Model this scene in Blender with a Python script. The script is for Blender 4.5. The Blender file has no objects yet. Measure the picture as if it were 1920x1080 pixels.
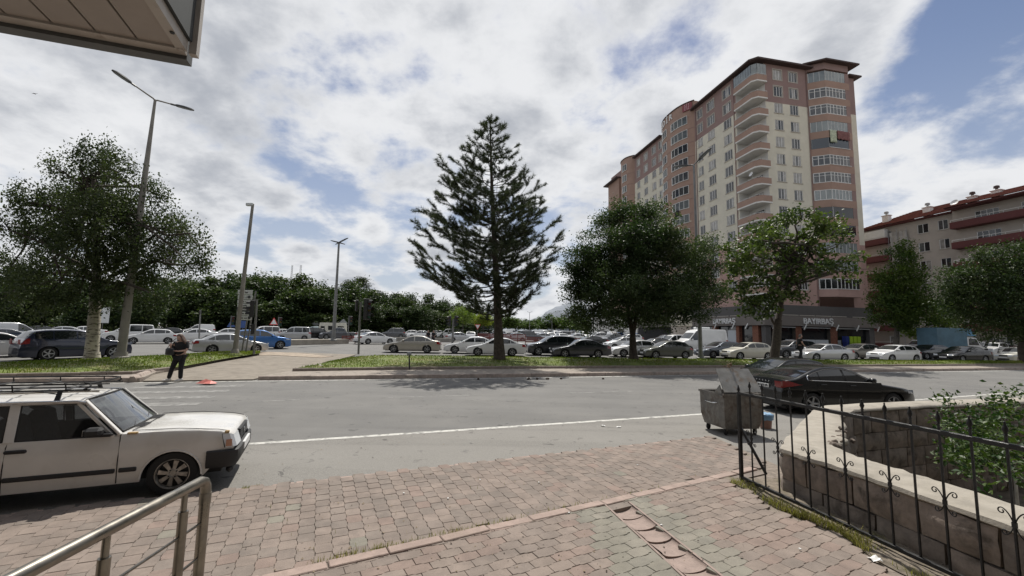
import bpy, bmesh, math, random
import numpy as np
from mathutils import Vector, Matrix
R_ = math.radians
PI = math.pi
rnd = random.Random(7)
nrg = np.random.default_rng(11)
SC = bpy.context.scene
COL = SC.collection

# ---------------------------------------------------------------- camera
CF, CP, CR, CH = 800.0, R_(6.07), R_(1.15), 2.05
cd = bpy.data.cameras.new('camera')
cam = bpy.data.objects.new('camera', cd)
COL.objects.link(cam)
cd.sensor_width = 36.0
cd.lens = 36.0 * CF / 1920.0
cd.clip_start = 0.05
cd.clip_end = 20000.0
cam.matrix_world = Matrix.Translation((0, 0, CH)) @ Matrix.Rotation(PI / 2 + CP, 4, 'X') @ Matrix.Rotation(CR, 4, 'Z')
SC.camera = cam

# ---------------------------------------------------------------- light
SUN_EL, SUN_AZ = R_(60), R_(4)          # azimuth from +Y towards +X
SUN_STRENGTH, SKY_STRENGTH = 4.8, 0.1
SC.view_settings.view_transform = 'Standard'
SC.view_settings.look = 'None'
SC.view_settings.exposure = 0.0
SC.view_settings.gamma = 1.0
SC.view_settings.use_curve_mapping = False
SC.cycles.max_bounces = 6
SC.cycles.transparent_max_bounces = 8
SC.cycles.caustics_reflective = False
SC.cycles.caustics_refractive = False

sl = bpy.data.lights.new('sun', 'SUN')
sl.energy = SUN_STRENGTH
sl.angle = R_(0.6)
sl.color = (1.0, 0.955, 0.88)
so = bpy.data.objects.new('sun', sl)
COL.objects.link(so)
sdir = Vector((math.sin(SUN_AZ) * math.cos(SUN_EL), math.cos(SUN_AZ) * math.cos(SUN_EL), math.sin(SUN_EL)))
so.rotation_euler = (-sdir).to_track_quat('-Z', 'Y').to_euler()


class NT:
    """small helper to write node trees"""
    def __init__(s, tree):
        s.t = tree
        s.n = tree.nodes
        s.l = tree.links

    def new(s, typ, ins=None, **kw):
        n = s.n.new(typ)
        for k, v in kw.items():
            setattr(n, k, v)
        for k, v in (ins or {}).items():
            s.put(n.inputs[k], v)
        return n

    def put(s, sock, v):
        if isinstance(v, bpy.types.NodeSocket):
            s.l.new(v, sock)
        elif isinstance(v, bpy.types.Node):
            s.l.new(v.outputs[0], sock)
        else:
            if isinstance(v, (tuple, list)) and len(v) == 3 and sock.type == 'RGBA':
                v = (*v, 1)
            sock.default_value = v

    def math(s, op, a, b=None, c=None, clamp=False):
        n = s.n.new('ShaderNodeMath')
        n.operation = op
        n.use_clamp = clamp
        for i, v in enumerate((a, b, c)):
            if v is not None:
                s.put(n.inputs[i], v)
        return n.outputs[0]

    def noise(s, vec, scale, detail=4, rough=0.55, dist=0.0):
        return s.new('ShaderNodeTexNoise', {'Vector': vec, 'Scale': scale, 'Detail': detail, 'Roughness': rough, 'Distortion': dist}).outputs['Fac']

    def ramp(s, v, a, b, lo=0.0, hi=1.0, smooth=True):
        n = s.n.new('ShaderNodeMapRange')
        n.interpolation_type = 'SMOOTHSTEP' if smooth else 'LINEAR'
        s.put(n.inputs[0], v)
        for i, x in enumerate((a, b, lo, hi)):
            n.inputs[i + 1].default_value = x
        return n.outputs[0]

    def mix(s, f, a, b, mode='MIX'):
        n = s.n.new('ShaderNodeMix')
        n.data_type = 'RGBA'
        n.blend_type = mode
        s.put(n.inputs[0], f)
        s.put(n.inputs[6], a)
        s.put(n.inputs[7], b)
        return n.outputs[2]


def pray(px, py):
    u, v = (px - 960) / CF, (540 - py) / CF
    c, s = math.cos(CR), math.sin(CR)
    u, v = c * u - s * v, s * u + c * v
    cp, sp = math.cos(CP), math.sin(CP)
    return Vector((u, cp - v * sp, v * cp + sp))


def gp(px, py, z=0.0):
    """the point of the level plane z seen at that spot of the photograph"""
    d = pray(px, py)
    t = (z - CH) / d.z
    return Vector((d.x * t, d.y * t, z))


def dp(px, py, Y):
    """the point at distance Y seen at that spot"""
    d = pray(px, py)
    t = Y / d.y
    return Vector((d.x * t, Y, CH + d.z * t))


def world_sky():
    w = bpy.data.worlds.new('World')
    SC.world = w
    w.use_nodes = True
    t = NT(w.node_tree)
    t.n.clear()
    out = t.new('ShaderNodeOutputWorld')
    bg = t.new('ShaderNodeBackground', {'Strength': SKY_STRENGTH})
    t.l.new(bg.outputs[0], out.inputs[0])
    sky = t.new('ShaderNodeTexSky', sky_type='NISHITA', sun_disc=False, sun_elevation=SUN_EL, sun_rotation=SUN_AZ,
                altitude=1050, air_density=1.0, dust_density=1.5, ozone_density=1.0)
    tc = t.new('ShaderNodeTexCoord')
    d = tc.outputs['Generated']
    sp = t.new('ShaderNodeSeparateXYZ', {0: d})
    zz = t.math('ADD', t.math('MAXIMUM', sp.outputs[2], 0.0), 0.30)
    cx = t.math('DIVIDE', sp.outputs[0], zz)
    cy = t.math('DIVIDE', sp.outputs[1], zz)
    p = t.new('ShaderNodeCombineXYZ', {0: cx, 1: cy, 2: 0.37}).outputs[0]
    big = t.noise(p, 1.1, 3, 0.5)
    mid = t.noise(p, 3.2, 11, 0.57, 0.1)
    cov = t.math('ADD', t.math('MULTIPLY', big, 0.42), t.math('MULTIPLY', mid, 0.90))
    # where the breaks in the cloud deck stand: (px, py, radius, amount)
    for px, py, r, a in SKY_SPOTS:
        c = pray(px, py).normalized()
        dist = t.new('ShaderNodeVectorMath', {0: d, 1: tuple(c)}, operation='DISTANCE').outputs['Value']
        cov = t.math('ADD', cov, t.ramp(dist, 0.0, r, a, 0.0))
    alpha = t.ramp(cov, 0.53, 0.70)
    thick = t.ramp(cov, 0.60, 0.98)
    p2 = t.new('ShaderNodeVectorMath', {0: p, 1: (0.05, 0.11, 0.2)}, operation='ADD').outputs[0]
    sh = t.noise(p2, 2.9, 9, 0.58, 0.1)
    lit = t.ramp(t.math('ADD', t.math('MULTIPLY', thick, -0.50), t.math('MULTIPLY', sh, 1.15)), 0.02, 0.62)
    cloud = t.mix(lit, (4.3, 4.55, 5.05), (8.3, 8.4, 8.6))
    skyc = t.mix(1.0, sky.outputs[0], (0.98, 0.94, 0.95), 'MULTIPLY')
    # thin veil of bright air low over the horizon
    low = t.ramp(sp.outputs[2], 0.0, 0.55, 0.68, 0.0)
    skyc = t.mix(low, skyc, (5.6, 5.9, 6.5))
    c = t.mix(alpha, skyc, cloud)
    t.l.new(c, bg.inputs[0])


SKY_SPOTS = [(1790, 70, .20, -.15), (1690, 270, .14, -.12), (1900, 20, .2, -.08), (1880, 200, .10, -.08), (650, 400, .10, -.12), (560, 440, .06, -.10), (740, 430, .10, -.14), (720, 500, .09, -.10),
             (1290, 80, .12, -.07), (1180, 280, .06, -.12), (1840, 250, .09, -.08), (1240, 60, .08, -.08), (1640, 420, .10, -.05),
             (200, 230, .35, .10), (480, 90, .30, .05), (1560, 60, .16, .12), (900, 130, .25, .03), (620, 120, .10, -.05), (1130, 200, .16, -.06), (1000, 60, .12, -.05), (470, 470, .10, -.06), (1800, 390, .13, .18), (1790, 190, .10, .05), (700, 440, .05, .12),
             (1000, 300, .14, .10), (360, 420, .14, .10), (560, 470, .06, .10)]
world_sky()

# ---------------------------------------------------------------- materials
MATS = {}


def mat(name, col=(.5, .5, .5), rough=.6, metal=0.0, var=0.0, vscale=8.0, bump=0.0, bscale=40.0, spec=.5, coat=0.0, space='OBJ',
        dirt=None, dscale=3.0, damt=(.5, .75), emit=None, tint=None, rvar=0.0, detail=5):
    """principled surface with grain: var mixes the colour up and down, dirt = second colour in blotches, bump = fine relief"""
    if name in MATS:
        return MATS[name]
    m = bpy.data.materials.new(name)
    m.use_nodes = True
    t = NT(m.node_tree)
    b = t.n['Principled BSDF']
    c = (*col, 1)
    if space == 'OBJ':
        vec = t.new('ShaderNodeTexCoord').outputs['Object']
    else:
        vec = t.new('ShaderNodeNewGeometry').outputs['Position']
    cs = None
    if var:
        f = t.noise(vec, vscale, detail, .6)
        f = t.ramp(f, .3, .7)
        cs = t.mix(f, tuple(x * (1 - var) for x in col), tuple(min(1, x * (1 + var)) for x in col))
    if dirt:
        f = t.ramp(t.noise(vec, dscale, 6, .62, .3), damt[0], damt[1])
        cs = t.mix(f, cs if cs is not None else c, dirt)
    if tint:
        a = t.new('ShaderNodeAttribute', attribute_name='tint').outputs['Fac']
        cs = t.mix(t.math('MULTIPLY', a, 1.0, clamp=True), cs if cs is not None else c, tint)
    if cs is not None:
        t.l.new(cs, b.inputs['Base Color'])
    else:
        b.inputs['Base Color'].default_value = c
    b.inputs['Roughness'].default_value = rough
    if rvar:
        f = t.ramp(t.noise(vec, vscale * .7, 4), .3, .7, max(.02, rough - rvar), min(1, rough + rvar))
        t.l.new(f, b.inputs['Roughness'])
    b.inputs['Metallic'].default_value = metal
    b.inputs['Specular IOR Level'].default_value = spec
    b.inputs['Coat Weight'].default_value = coat
    b.inputs['Coat Roughness'].default_value = .05
    if bump:
        h = t.noise(vec, bscale, 6, .65)
        bn = t.new('ShaderNodeBump', {'Strength': bump, 'Distance': .02, 'Height': h})
        t.l.new(bn.outputs[0], b.inputs['Normal'])
    if emit:
        b.inputs['Emission Color'].default_value = (*emit[0], 1)
        b.inputs['Emission Strength'].default_value = emit[1]
    MATS[name] = m
    return m


def leaf_mat(name, a, b_, transl=.35, rough=.55):
    """leaf: colour between a and b_ by each leaf's own tint, some light passing through"""
    if name in MATS:
        return MATS[name]
    m = bpy.data.materials.new(name)
    m.use_nodes = True
    t = NT(m.node_tree)
    t.n.clear()
    out = t.new('ShaderNodeOutputMaterial')
    at = t.new('ShaderNodeAttribute', attribute_name='tint').outputs['Fac']
    c = t.mix(at, a, b_)
    pr = t.new('ShaderNodeBsdfPrincipled', {'Base Color': c, 'Roughness': rough, 'Specular IOR Level': .18})
    tr = t.new('ShaderNodeBsdfTranslucent', {'Color': t.mix(1.0, c, (1.1, 1.35, .55), 'MULTIPLY')})
    mx = t.new('ShaderNodeMixShader', {0: transl, 1: pr.outputs[0], 2: tr.outputs[0]})
    t.l.new(mx.outputs[0], out.inputs[0])
    MATS[name] = m
    return m


def glass_mat(name, tint=(.35, .4, .4), mixv=.75):
    """thin pane: see-through with a tint, mirror-like at grazing angles"""
    if name in MATS:
        return MATS[name]
    m = bpy.data.materials.new(name)
    m.use_nodes = True
    t = NT(m.node_tree)
    t.n.clear()
    out = t.new('ShaderNodeOutputMaterial')
    fr = t.new('ShaderNodeFresnel', {'IOR': 1.6})
    tr = t.new('ShaderNodeBsdfTransparent', {'Color': (*tint, 1)})
    gl = t.new('ShaderNodeBsdfGlossy', {'Color': (1, 1, 1, 1), 'Roughness': .02})
    f = t.math('MULTIPLY', fr.outputs[0], 1.5, clamp=True)
    mx = t.new('ShaderNodeMixShader', {0: f, 1: tr.outputs[0], 2: gl.outputs[0]})
    t.l.new(mx.outputs[0], out.inputs[0])
    MATS[name] = m
    return m


# ---------------------------------------------------------------- mesh building
class MB:
    def __init__(s):
        s.v, s.f, s.m, s.mi = [], [], [], 0

    def mat(s, i):
        s.mi = i
        return s

    def add(s, vs, fs, M=None):
        o = len(s.v)
        if M is not None:
            vs = [tuple(M @ Vector(p)) for p in vs]
        s.v += [tuple(p) for p in vs]
        for f in fs:
            s.f.append(tuple(i + o for i in f))
            s.m.append(s.mi)
        return s

    def box(s, a, b, M=None):
        x0, y0, z0 = a
        x1, y1, z1 = b
        if x0 > x1: x0, x1 = x1, x0
        if y0 > y1: y0, y1 = y1, y0
        if z0 > z1: z0, z1 = z1, z0
        vs = [(x0, y0, z0), (x1, y0, z0), (x1, y1, z0), (x0, y1, z0), (x0, y0, z1), (x1, y0, z1), (x1, y1, z1), (x0, y1, z1)]
        return s.add(vs, [(0, 3, 2, 1), (4, 5, 6, 7), (0, 1, 5, 4), (1, 2, 6, 5), (2, 3, 7, 6), (3, 0, 4, 7)], M)

    def bbox(s, a, b, r=.01, M=None):
        """box with chamfered edges"""
        lo = [min(a[i], b[i]) for i in range(3)]
        hi = [max(a[i], b[i]) for i in range(3)]
        r = min(r, *[(hi[i] - lo[i]) * .45 for i in range(3)])
        bm = bmesh.new()
        bmesh.ops.create_cube(bm, size=1.0)
        for v in bm.verts:
            v.co = Vector([(lo[i] + hi[i]) / 2 + v.co[i] * (hi[i] - lo[i]) for i in range(3)])
        bmesh.ops.bevel(bm, geom=list(bm.edges), offset=r, segments=1, affect='EDGES')
        s.bm(bm, M)
        bm.free()
        return s

    def bm(s, bm, M=None):
        bm.verts.index_update()
        return s.add([v.co[:] for v in bm.verts], [[v.index for v in f.verts] for f in bm.faces], M)

    def prism(s, poly, z0, z1, M=None):
        """poly: list of (x, y), counter-clockwise"""
        n = len(poly)
        ar = sum(poly[i][0] * poly[(i + 1) % n][1] - poly[(i + 1) % n][0] * poly[i][1] for i in range(n))
        if ar < 0:
            poly = list(poly)[::-1]
        vs = [(p[0], p[1], z0) for p in poly] + [(p[0], p[1], z1) for p in poly]
        fs = [tuple(range(n - 1, -1, -1)), tuple(range(n, 2 * n))]
        fs += [(i, (i + 1) % n, n + (i + 1) % n, n + i) for i in range(n)]
        return s.add(vs, fs, M)

    def tube(s, pts, r, seg=8, cap=True):
        """r: number or list of radii"""
        pts = [Vector(p) for p in pts]
        n = len(pts)
        rs = r if isinstance(r, (list, tuple)) else [r] * n
        o = len(s.v)
        up = None
        for i, p in enumerate(pts):
            d = (pts[min(i + 1, n - 1)] - pts[max(i - 1, 0)])
            if d.length < 1e-9:
                d = Vector((0, 0, 1))
            d.normalize()
            if up is None:
                up = Vector((0, 0, 1)) if abs(d.z) < .9 else Vector((1, 0, 0))
            a = d.cross(up)
            if a.length < 1e-6:
                a = d.orthogonal()
            a.normalize()
            b = a.cross(d).normalized()
            up = b
            for k in range(seg):
                t = 2 * PI * k / seg
                s.v.append(tuple(p + (a * math.cos(t) + b * math.sin(t)) * rs[i]))
        for i in range(n - 1):
            for k in range(seg):
                k2 = (k + 1) % seg
                s.f.append((o + i * seg + k, o + i * seg + k2, o + (i + 1) * seg + k2, o + (i + 1) * seg + k))
                s.m.append(s.mi)
        if cap:
            s.f.append(tuple(o + k for k in range(seg - 1, -1, -1)))
            s.m.append(s.mi)
            s.f.append(tuple(o + (n - 1) * seg + k for k in range(seg)))
            s.m.append(s.mi)
        return s

    def lathe(s, prof, seg=16, M=None, caps=True):
        """prof: list of (radius, z) turned about z"""
        n = len(prof)
        vs = [(r * math.cos(2 * PI * k / seg), r * math.sin(2 * PI * k / seg), z) for r, z in prof for k in range(seg)]
        fs = []
        for i in range(n - 1):
            for k in range(seg):
                k2 = (k + 1) % seg
                fs.append((i * seg + k, i * seg + k2, (i + 1) * seg + k2, (i + 1) * seg + k))
        if caps:
            fs.append(tuple(range(seg - 1, -1, -1)))
            fs.append(tuple((n - 1) * seg + k for k in range(seg)))
        return s.add(vs, fs, M)

    def grid(s, rows, close=False, M=None):
        """rows: list of equally long lists of points"""
        n, k = len(rows), len(rows[0])
        fs = []
        for i in range(n - 1):
            for j in range(k - 1 if not close else k):
                j2 = (j + 1) % k
                fs.append((i * k + j, i * k + j2, (i + 1) * k + j2, (i + 1) * k + j))
        return s.add([p for r in rows for p in r], fs, M)

    def mesh(s, name, mats, smooth=None):
        me = bpy.data.meshes.new(name)
        me.from_pydata(s.v, [], s.f)
        for m in (mats if isinstance(mats, (list, tuple)) else [mats]):
            me.materials.append(m)
        if any(s.m):
            me.polygons.foreach_set('material_index', s.m)
        if smooth is not None:
            me.polygons.foreach_set('use_smooth', [True] * len(s.f))
            if smooth < 179:
                me.set_sharp_from_angle(angle=R_(smooth))
        me.update()
        return me

    def build(s, name, mats, parent=None, smooth=None, **kw):
        return link(s.mesh(name, mats, smooth), name, parent, **kw)


def link(me, name, parent=None, loc=None, rot=None, **kw):
    o = bpy.data.objects.new(name, me)
    COL.objects.link(o)
    if parent is not None:
        o.parent = parent
    if loc is not None:
        o.location = loc
    if rot is not None:
        o.rotation_euler = rot if isinstance(rot, (tuple, list)) else (0, 0, rot)
    tag(o, **kw)
    return o


def tag(o, label=None, cat=None, group=None, kind=None):
    if label: o['label'] = label
    if cat: o['category'] = cat
    if group: o['group'] = group
    if kind: o['kind'] = kind
    return o


def thing(name, label, cat, loc=(0, 0, 0), rz=0.0, group=None):
    o = bpy.data.objects.new(name, None)
    COL.objects.link(o)
    o.location = loc
    o.rotation_euler = (0, 0, rz)
    return tag(o, label, cat, group)


def kids(o):
    return list(o.children)


def copy_tree(o, parent=None):
    c = o.copy()
    COL.objects.link(c)
    if parent is not None:
        c.parent = parent
    for ch in o.children:
        copy_tree(ch, c)
    return c


def np_mesh(name, verts, quads, mat_, tint=None, tri=False):
    """fast mesh from numpy arrays; tint = one value per face"""
    me = bpy.data.meshes.new(name)
    k = quads.shape[1]
    nf = quads.shape[0]
    me.vertices.add(len(verts))
    me.vertices.foreach_set('co', verts.astype(np.float32).ravel())
    me.loops.add(nf * k)
    me.loops.foreach_set('vertex_index', quads.astype(np.int32).ravel())
    me.polygons.add(nf)
    me.polygons.foreach_set('loop_start', np.arange(0, nf * k, k, dtype=np.int32))
    me.polygons.foreach_set('loop_total', np.full(nf, k, dtype=np.int32))
    me.materials.append(mat_)
    if tint is not None:
        a = me.attributes.new('tint', 'FLOAT', 'FACE')
        a.data.foreach_set('value', tint.astype(np.float32))
    me.update(calc_edges=True)
    return me


def rotz(a):
    return Matrix.Rotation(a, 4, 'Z')


def T(x, y=0, z=0):
    return Matrix.Translation((x, y, z))
# ================================================================ ground, roads, pavements
SLOPE, Y0S = 0.013, 15.0


def hz(x, y):
    return max(0.0, SLOPE * (min(y, 260) - Y0S))


def gh(px, py, off=0.0):
    """the point of the ground (raised by off) seen at that spot"""
    p = gp(px, py, off)
    if 0 < p.y < Y0S:
        return p
    d = pray(px, py)
    t = (off - SLOPE * Y0S - CH) / (d.z - SLOPE * d.y)
    return Vector((d.x * t, d.y * t, CH + d.z * t))


def cut_poly(poly, y):
    """split a flat polygon at a line of constant y -> (near part, far part)"""
    def side(keep):
        out = []
        for i, p in enumerate(poly):
            q = poly[(i + 1) % len(poly)]
            if keep(p[1]):
                out.append(p)
            if keep(p[1]) != keep(q[1]) and p[1] != q[1]:
                t = (y - p[1]) / (q[1] - p[1])
                out.append((p[0] + t * (q[0] - p[0]), y))
        return out
    return side(lambda v: v < y), side(lambda v: v >= y)


def ground_top(mb, poly, off):
    for part in cut_poly([(p[0], p[1]) for p in poly], Y0S):
        if len(part) >= 3:
            ar = sum(part[i][0] * part[(i + 1) % len(part)][1] - part[(i + 1) % len(part)][0] * part[i][1] for i in range(len(part)))
            if ar < 0:
                part = part[::-1]
            mb.add([(x, y, hz(x, y) + off) for x, y in part], [tuple(range(len(part)))])


def sheet(name, poly, off, m, parent=None, side=0.0, **kw):
    """a sheet lying on the ground at height off; side = depth of its upright edge"""
    mb = MB()
    ground_top(mb, poly, off)
    if side:
        n = len(poly)
        ar = sum(poly[i][0] * poly[(i + 1) % n][1] - poly[(i + 1) % n][0] * poly[i][1] for i in range(n))
        pl = poly if ar > 0 else poly[::-1]
        for i in range(n):
            a, b = pl[i], pl[(i + 1) % n]
            za, zb = hz(*a[:2]) + off, hz(*b[:2]) + off
            mb.add([(a[0], a[1], za - side), (b[0], b[1], zb - side), (b[0], b[1], zb), (a[0], a[1], za)], [(0, 1, 2, 3)])
    return mb.build(name, m, parent, **kw)


# --- asphalt: dusty grey, patched, cracked, stained towards the near verge
def asphalt_mat(name, base, spots=True):
    m = bpy.data.materials.new(name)
    m.use_nodes = True
    t = NT(m.node_tree)
    b = t.n['Principled BSDF']
    pos = t.new('ShaderNodeNewGeometry').outputs['Position']
    a = t.noise(pos, 60, 3, .7)
    g = t.noise(pos, 0.5, 5, .6, .2)
    c = t.mix(t.ramp(a, .3, .7), tuple(x * .74 for x in base), tuple(x * 1.24 for x in base))
    c = t.mix(t.ramp(g, .35, .75, 0, .6), c, t.mix(.5, c, (.26, .25, .23)))
    # wheel-worn streaks running along the road
    mp = t.new('ShaderNodeMapping', {'Vector': pos, 'Rotation': (0, 0, R_(-21.6)), 'Scale': (.06, .9, 1)})
    st = t.noise(mp.outputs[0], 1.6, 5, .6)
    c = t.mix(t.ramp(st, .42, .72, 0, .22), c, tuple(x * .72 for x in base))
    if spots:
        sp = t.ramp(t.noise(pos, 3.2, 4, .55, .5), .63, .69)
        c = t.mix(t.math('MULTIPLY', sp, .55), c, (.035, .034, .033))
        # cracks
        wob = t.new('ShaderNodeTexNoise', {'Vector': pos, 'Scale': 1.3, 'Detail': 5})
        wv = t.new('ShaderNodeVectorMath', {0: pos, 1: wob.outputs['Color']}, operation='ADD').outputs[0]
        vo = t.new('ShaderNodeTexVoronoi', {'Vector': wv, 'Scale': .30}, feature='DISTANCE_TO_EDGE').outputs['Distance']
        cr = t.ramp(vo, .0, .0035, 1, 0)
        cr = t.math('MULTIPLY', cr, t.ramp(t.noise(pos, .35, 3), .46, .60))
        c = t.mix(t.math('MULTIPLY', cr, .5), c, (.03, .03, .03))
        # crazed strips along the lane joint
        v2 = t.new('ShaderNodeTexVoronoi', {'Vector': wv, 'Scale': 2.6}, feature='DISTANCE_TO_EDGE').outputs['Distance']
        c2 = t.math('MULTIPLY', t.ramp(v2, .0, .022, 1, 0), t.ramp(st, .54, .66))
        c = t.mix(t.math('MULTIPLY', c2, .45), c, (.035, .034, .033))
        # pale patches of an old repair
        rp = t.ramp(t.noise(mp.outputs[0], .55, 2, .4), .57, .585)
        c = t.mix(t.math('MULTIPLY', rp, .22), c, tuple(min(1, x * 1.35) for x in base))
    t.l.new(c, b.inputs['Base Color'])
    b.inputs['Roughness'].default_value = .86
    b.inputs['Specular IOR Level'].default_value = .35
    bn = t.new('ShaderNodeBump', {'Strength': .35, 'Distance': .01, 'Height': t.noise(pos, 110, 3, .7)})
    t.l.new(bn.outputs[0], b.inputs['Normal'])
    MATS[name] = m
    return m


M_ASPH = asphalt_mat('asphalt', (.142, .139, .133))
M_VERGE = asphalt_mat('verge_asphalt', (.195, .186, .170))
M_FAR = asphalt_mat('far_asphalt', (.165, .165, .165), False)
M_LINE = mat('road_paint', (.54, .53, .49), .7, var=.15, vscale=6, space='W', dirt=(.21, .205, .19), dscale=6, damt=(.44, .64))
M_WORN = mat('worn_paint', (.27, .265, .25), .8, space='W', dirt=(.15, .147, .14), dscale=4, damt=(.36, .58))
M_DUST = mat('dusty_ground', (.24, .215, .18), .95, var=.25, vscale=.6, space='W', bump=.3, bscale=20)
M_KERB = mat('kerb_stone', (.335, .275, .235), .85, var=.16, vscale=7, bump=.35, bscale=30, dirt=(.19, .165, .145), dscale=2.2, damt=(.46, .74), space='W')
M_STRIP = mat('strip_paving', (.265, .23, .195), .9, var=.2, vscale=5, bump=.4, bscale=16, dirt=(.15, .14, .09), dscale=1.3, damt=(.55, .78), space='W')
M_PATH = mat('path_paving', (.225, .196, .160), .92, var=.14, vscale=3, bump=.4, bscale=14, dirt=(.155, .132, .105), dscale=1.4, damt=(.45, .75), space='W')
M_GRASS = mat('lawn', (.105, .135, .026), .9, var=.3, vscale=1.1, bump=.9, bscale=26, dirt=(.17, .15, .06), dscale=.9, damt=(.46, .68), space='W')

# natural ground out to the horizon
mb = MB()
xs = [-2500, -600, -250, -100, -40, 0, 40, 100, 250, 600, 2500]
ys = [-400, -60, 0, 15, 60, 120, 200, 260, 500, 1500, 5000]
xs = xs[:5] + [3.0, 19.0] + xs[6:]
ys = ys[:2] + [-3, 10.5, 15] + ys[4:]
mb.grid([[(x, y, hz(x, y) - .03) for x in xs] for y in ys])
hole = [f for f in range(len(mb.f)) if all(2.9 < mb.v[i][0] < 19.1 and -3.1 < mb.v[i][1] < 10.6 for i in mb.f[f])]
mb.f = [f for k, f in enumerate(mb.f) if k not in hole]          # the sunken yard beside the fence is dug in here
mb.m = mb.m[:len(mb.f)]
mb.build('ground', M_DUST, kind='structure', label='dusty level ground reaching out to the horizon')

# the asphalt

sheet('far_road', [(-150, 58.02), (150, 58.02), (150, 250), (-150, 250)], 0.0, M_FAR, kind='structure')

RD = Vector((math.cos(R_(21.6)), math.sin(R_(21.6)), 0))      # the way the near road runs
RN = Vector((-RD.y, RD.x, 0))                                  # across it, away from the camera


def strip_line(a, b, w0, w1, name, m, off, parent=None):
    """painted line from a to b, its width running from w0 to w1"""
    a, b = Vector(a), Vector(b)
    d = (b - a).normalized()
    n = Vector((-d.y, d.x, 0))
    return sheet(name, [tuple((a - n * w0 / 2)[:2]), tuple((b - n * w1 / 2)[:2]), tuple((b + n * w1 / 2)[:2]), tuple((a + n * w0 / 2)[:2])], off, m, parent)


# sidewalk edge, verge, edge lines
SW_Z = .06
SWL, SWR = gp(400, 918, SW_Z), gp(1300, 820, SW_Z)
SD = (SWR - SWL).normalized()
SN = Vector((-SD.y, SD.x, 0))
NL, NR = gh(470, 833), gh(1300, 778)
ND = (NR - NL).normalized()
road = sheet('road', [tuple((NL - ND * 60 - RN * .3)[:2]), tuple((NR + ND * 80 - RN * .3)[:2]), (120, 58), (-110, 58)], 0.0, M_ASPH, kind='structure', label='grey cracked asphalt roadway with worn white lines')
sheet('verge', [tuple((SWL - SD * 30)[:2]), tuple((SWR + SD * .55)[:2]), (4.4, 6.25), (5.0, 7.25), (6.4, 8.85), (7.1, 9.45), (9.9, 10.4), (17.2, 12.4), (60, 24), tuple((NR + ND * 60)[:2]), tuple((NL - ND * 30)[:2])], .004, M_VERGE, road)
strip_line(NL - ND * 25, NR + ND * 30, .15, .15, 'edge_line', M_LINE, .008, road)
FK = [gh(-200, 722), gh(270, 717), gh(480, 714), gh(960, 708.5), gh(1400, 702), gh(1920, 694.5), gh(2300, 690)]
for a, b in zip(FK[:-1], FK[1:]):
    strip_line(a - RN * .10, b - RN * .10, .16, .16, 'kerb_line', M_LINE, .004, road)
for (x0, y0, x1, y1) in [(472, 753.5, 562, 749.5), (728, 745.5, 905, 740.5), (1068, 737, 1190, 733.5)]:
    strip_line(gh(x0, y0), gh(x1, y1), .11, .11, 'lane_dash', M_WORN, .004, road)
# faded zebra crossing in front of the path
for k in range(4):
    y0 = 726 + 8.5 * k + k * k * .9
    p0, p1 = gh(235 - 22 * k, y0 + 1.2), gh(456 - 27 * k, y0 - 2.6)
    strip_line(p0, p1, .5, .5, 'crossing_bar', M_WORN, .004, road)

# ---------------------------------------------------------------- traffic island (grass, kerb stones)
def kerb_row(parent, pts, length, w, h, m, name='kerb_stone', z0=0.0, jitter=.012, slope=.03):
    """kerb stones one by one along a polyline, leaning face to the road"""
    pts = [Vector(p) for p in pts]
    cache = {}
    for a, b in zip(pts[:-1], pts[1:]):
        d = (b - a)
        d.z = 0
        n = max(1, round(d.length / length))
        L = d.length / n
        key = round(L, 2)
        if key not in cache:
            mb2 = MB()
            l2 = key / 2 - .006
            prof = [(0, -.05), (slope, h - .02), (slope + .025, h), (w, h), (w, -.05)]
            mb2.add([(s_ * l2, y, z) for s_ in (-1, 1) for y, z in prof],
                    [(4, 3, 2, 1, 0), (5, 6, 7, 8, 9)] + [(i, (i + 1) % 5, 5 + (i + 1) % 5, 5 + i) for i in range(5)])
            cache[key] = mb2.mesh(name, m)
        ang = math.atan2(d.y, d.x)
        for k in range(n):
            p = a + d * ((k + .5) / n)
            o = link(cache[key], name, parent, (p.x, p.y, hz(p.x, p.y) + z0 + rnd.uniform(-jitter, jitter) * .6))
            o.rotation_euler = (rnd.uniform(-1, 1) * jitter, math.atan2(-(hz(b.x, b.y) - hz(a.x, a.y)), d.length) + rnd.uniform(-.3, .3) * jitter, ang + rnd.uniform(-1, 1) * jitter * .6)


# right-hand island
isl_front = [gh(483, 713.2), gh(960, 707.5), gh(1400, 701), gh(1920, 693.5), gh(2200, 690)]
isl = thing('traffic_island', None, None)
tag(isl, kind='structure', label='long grassed traffic island edged with stone kerbs')
fr2 = [tuple(p[:2]) for p in isl_front]
K2 = [gh(548, 693.5, .2), gh(720, 691, .2), gh(960, 689, .2), gh(1400, 687, .2), gh(1920, 683.5, .2), gh(2200, 681, .2)]
FARG = [gh(2200, 680, .35), gh(1920, 678.5, .35), gh(1680, 676.5, .35), gh(1400, 673.5, .35), gh(1100, 669.5, .35), gh(930, 667, .35), gh(760, 663, .35), gh(700, 662.5, .35), gh(668, 665, .30), gh(620, 677, .25)]
base = [tuple((p + RN * .12)[:2]) for p in isl_front] + [tuple(p[:2]) for p in FARG]
sheet('strip_paving', base, .135, M_STRIP, isl, side=.2)
kerb_row(isl, isl_front, .95, .22, .16, M_KERB)
kerb_row(isl, K2, .9, .12, .27, mat('inner_kerb', (.22, .185, .16), .9, var=.2, vscale=6, space='W'), slope=.01)


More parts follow.
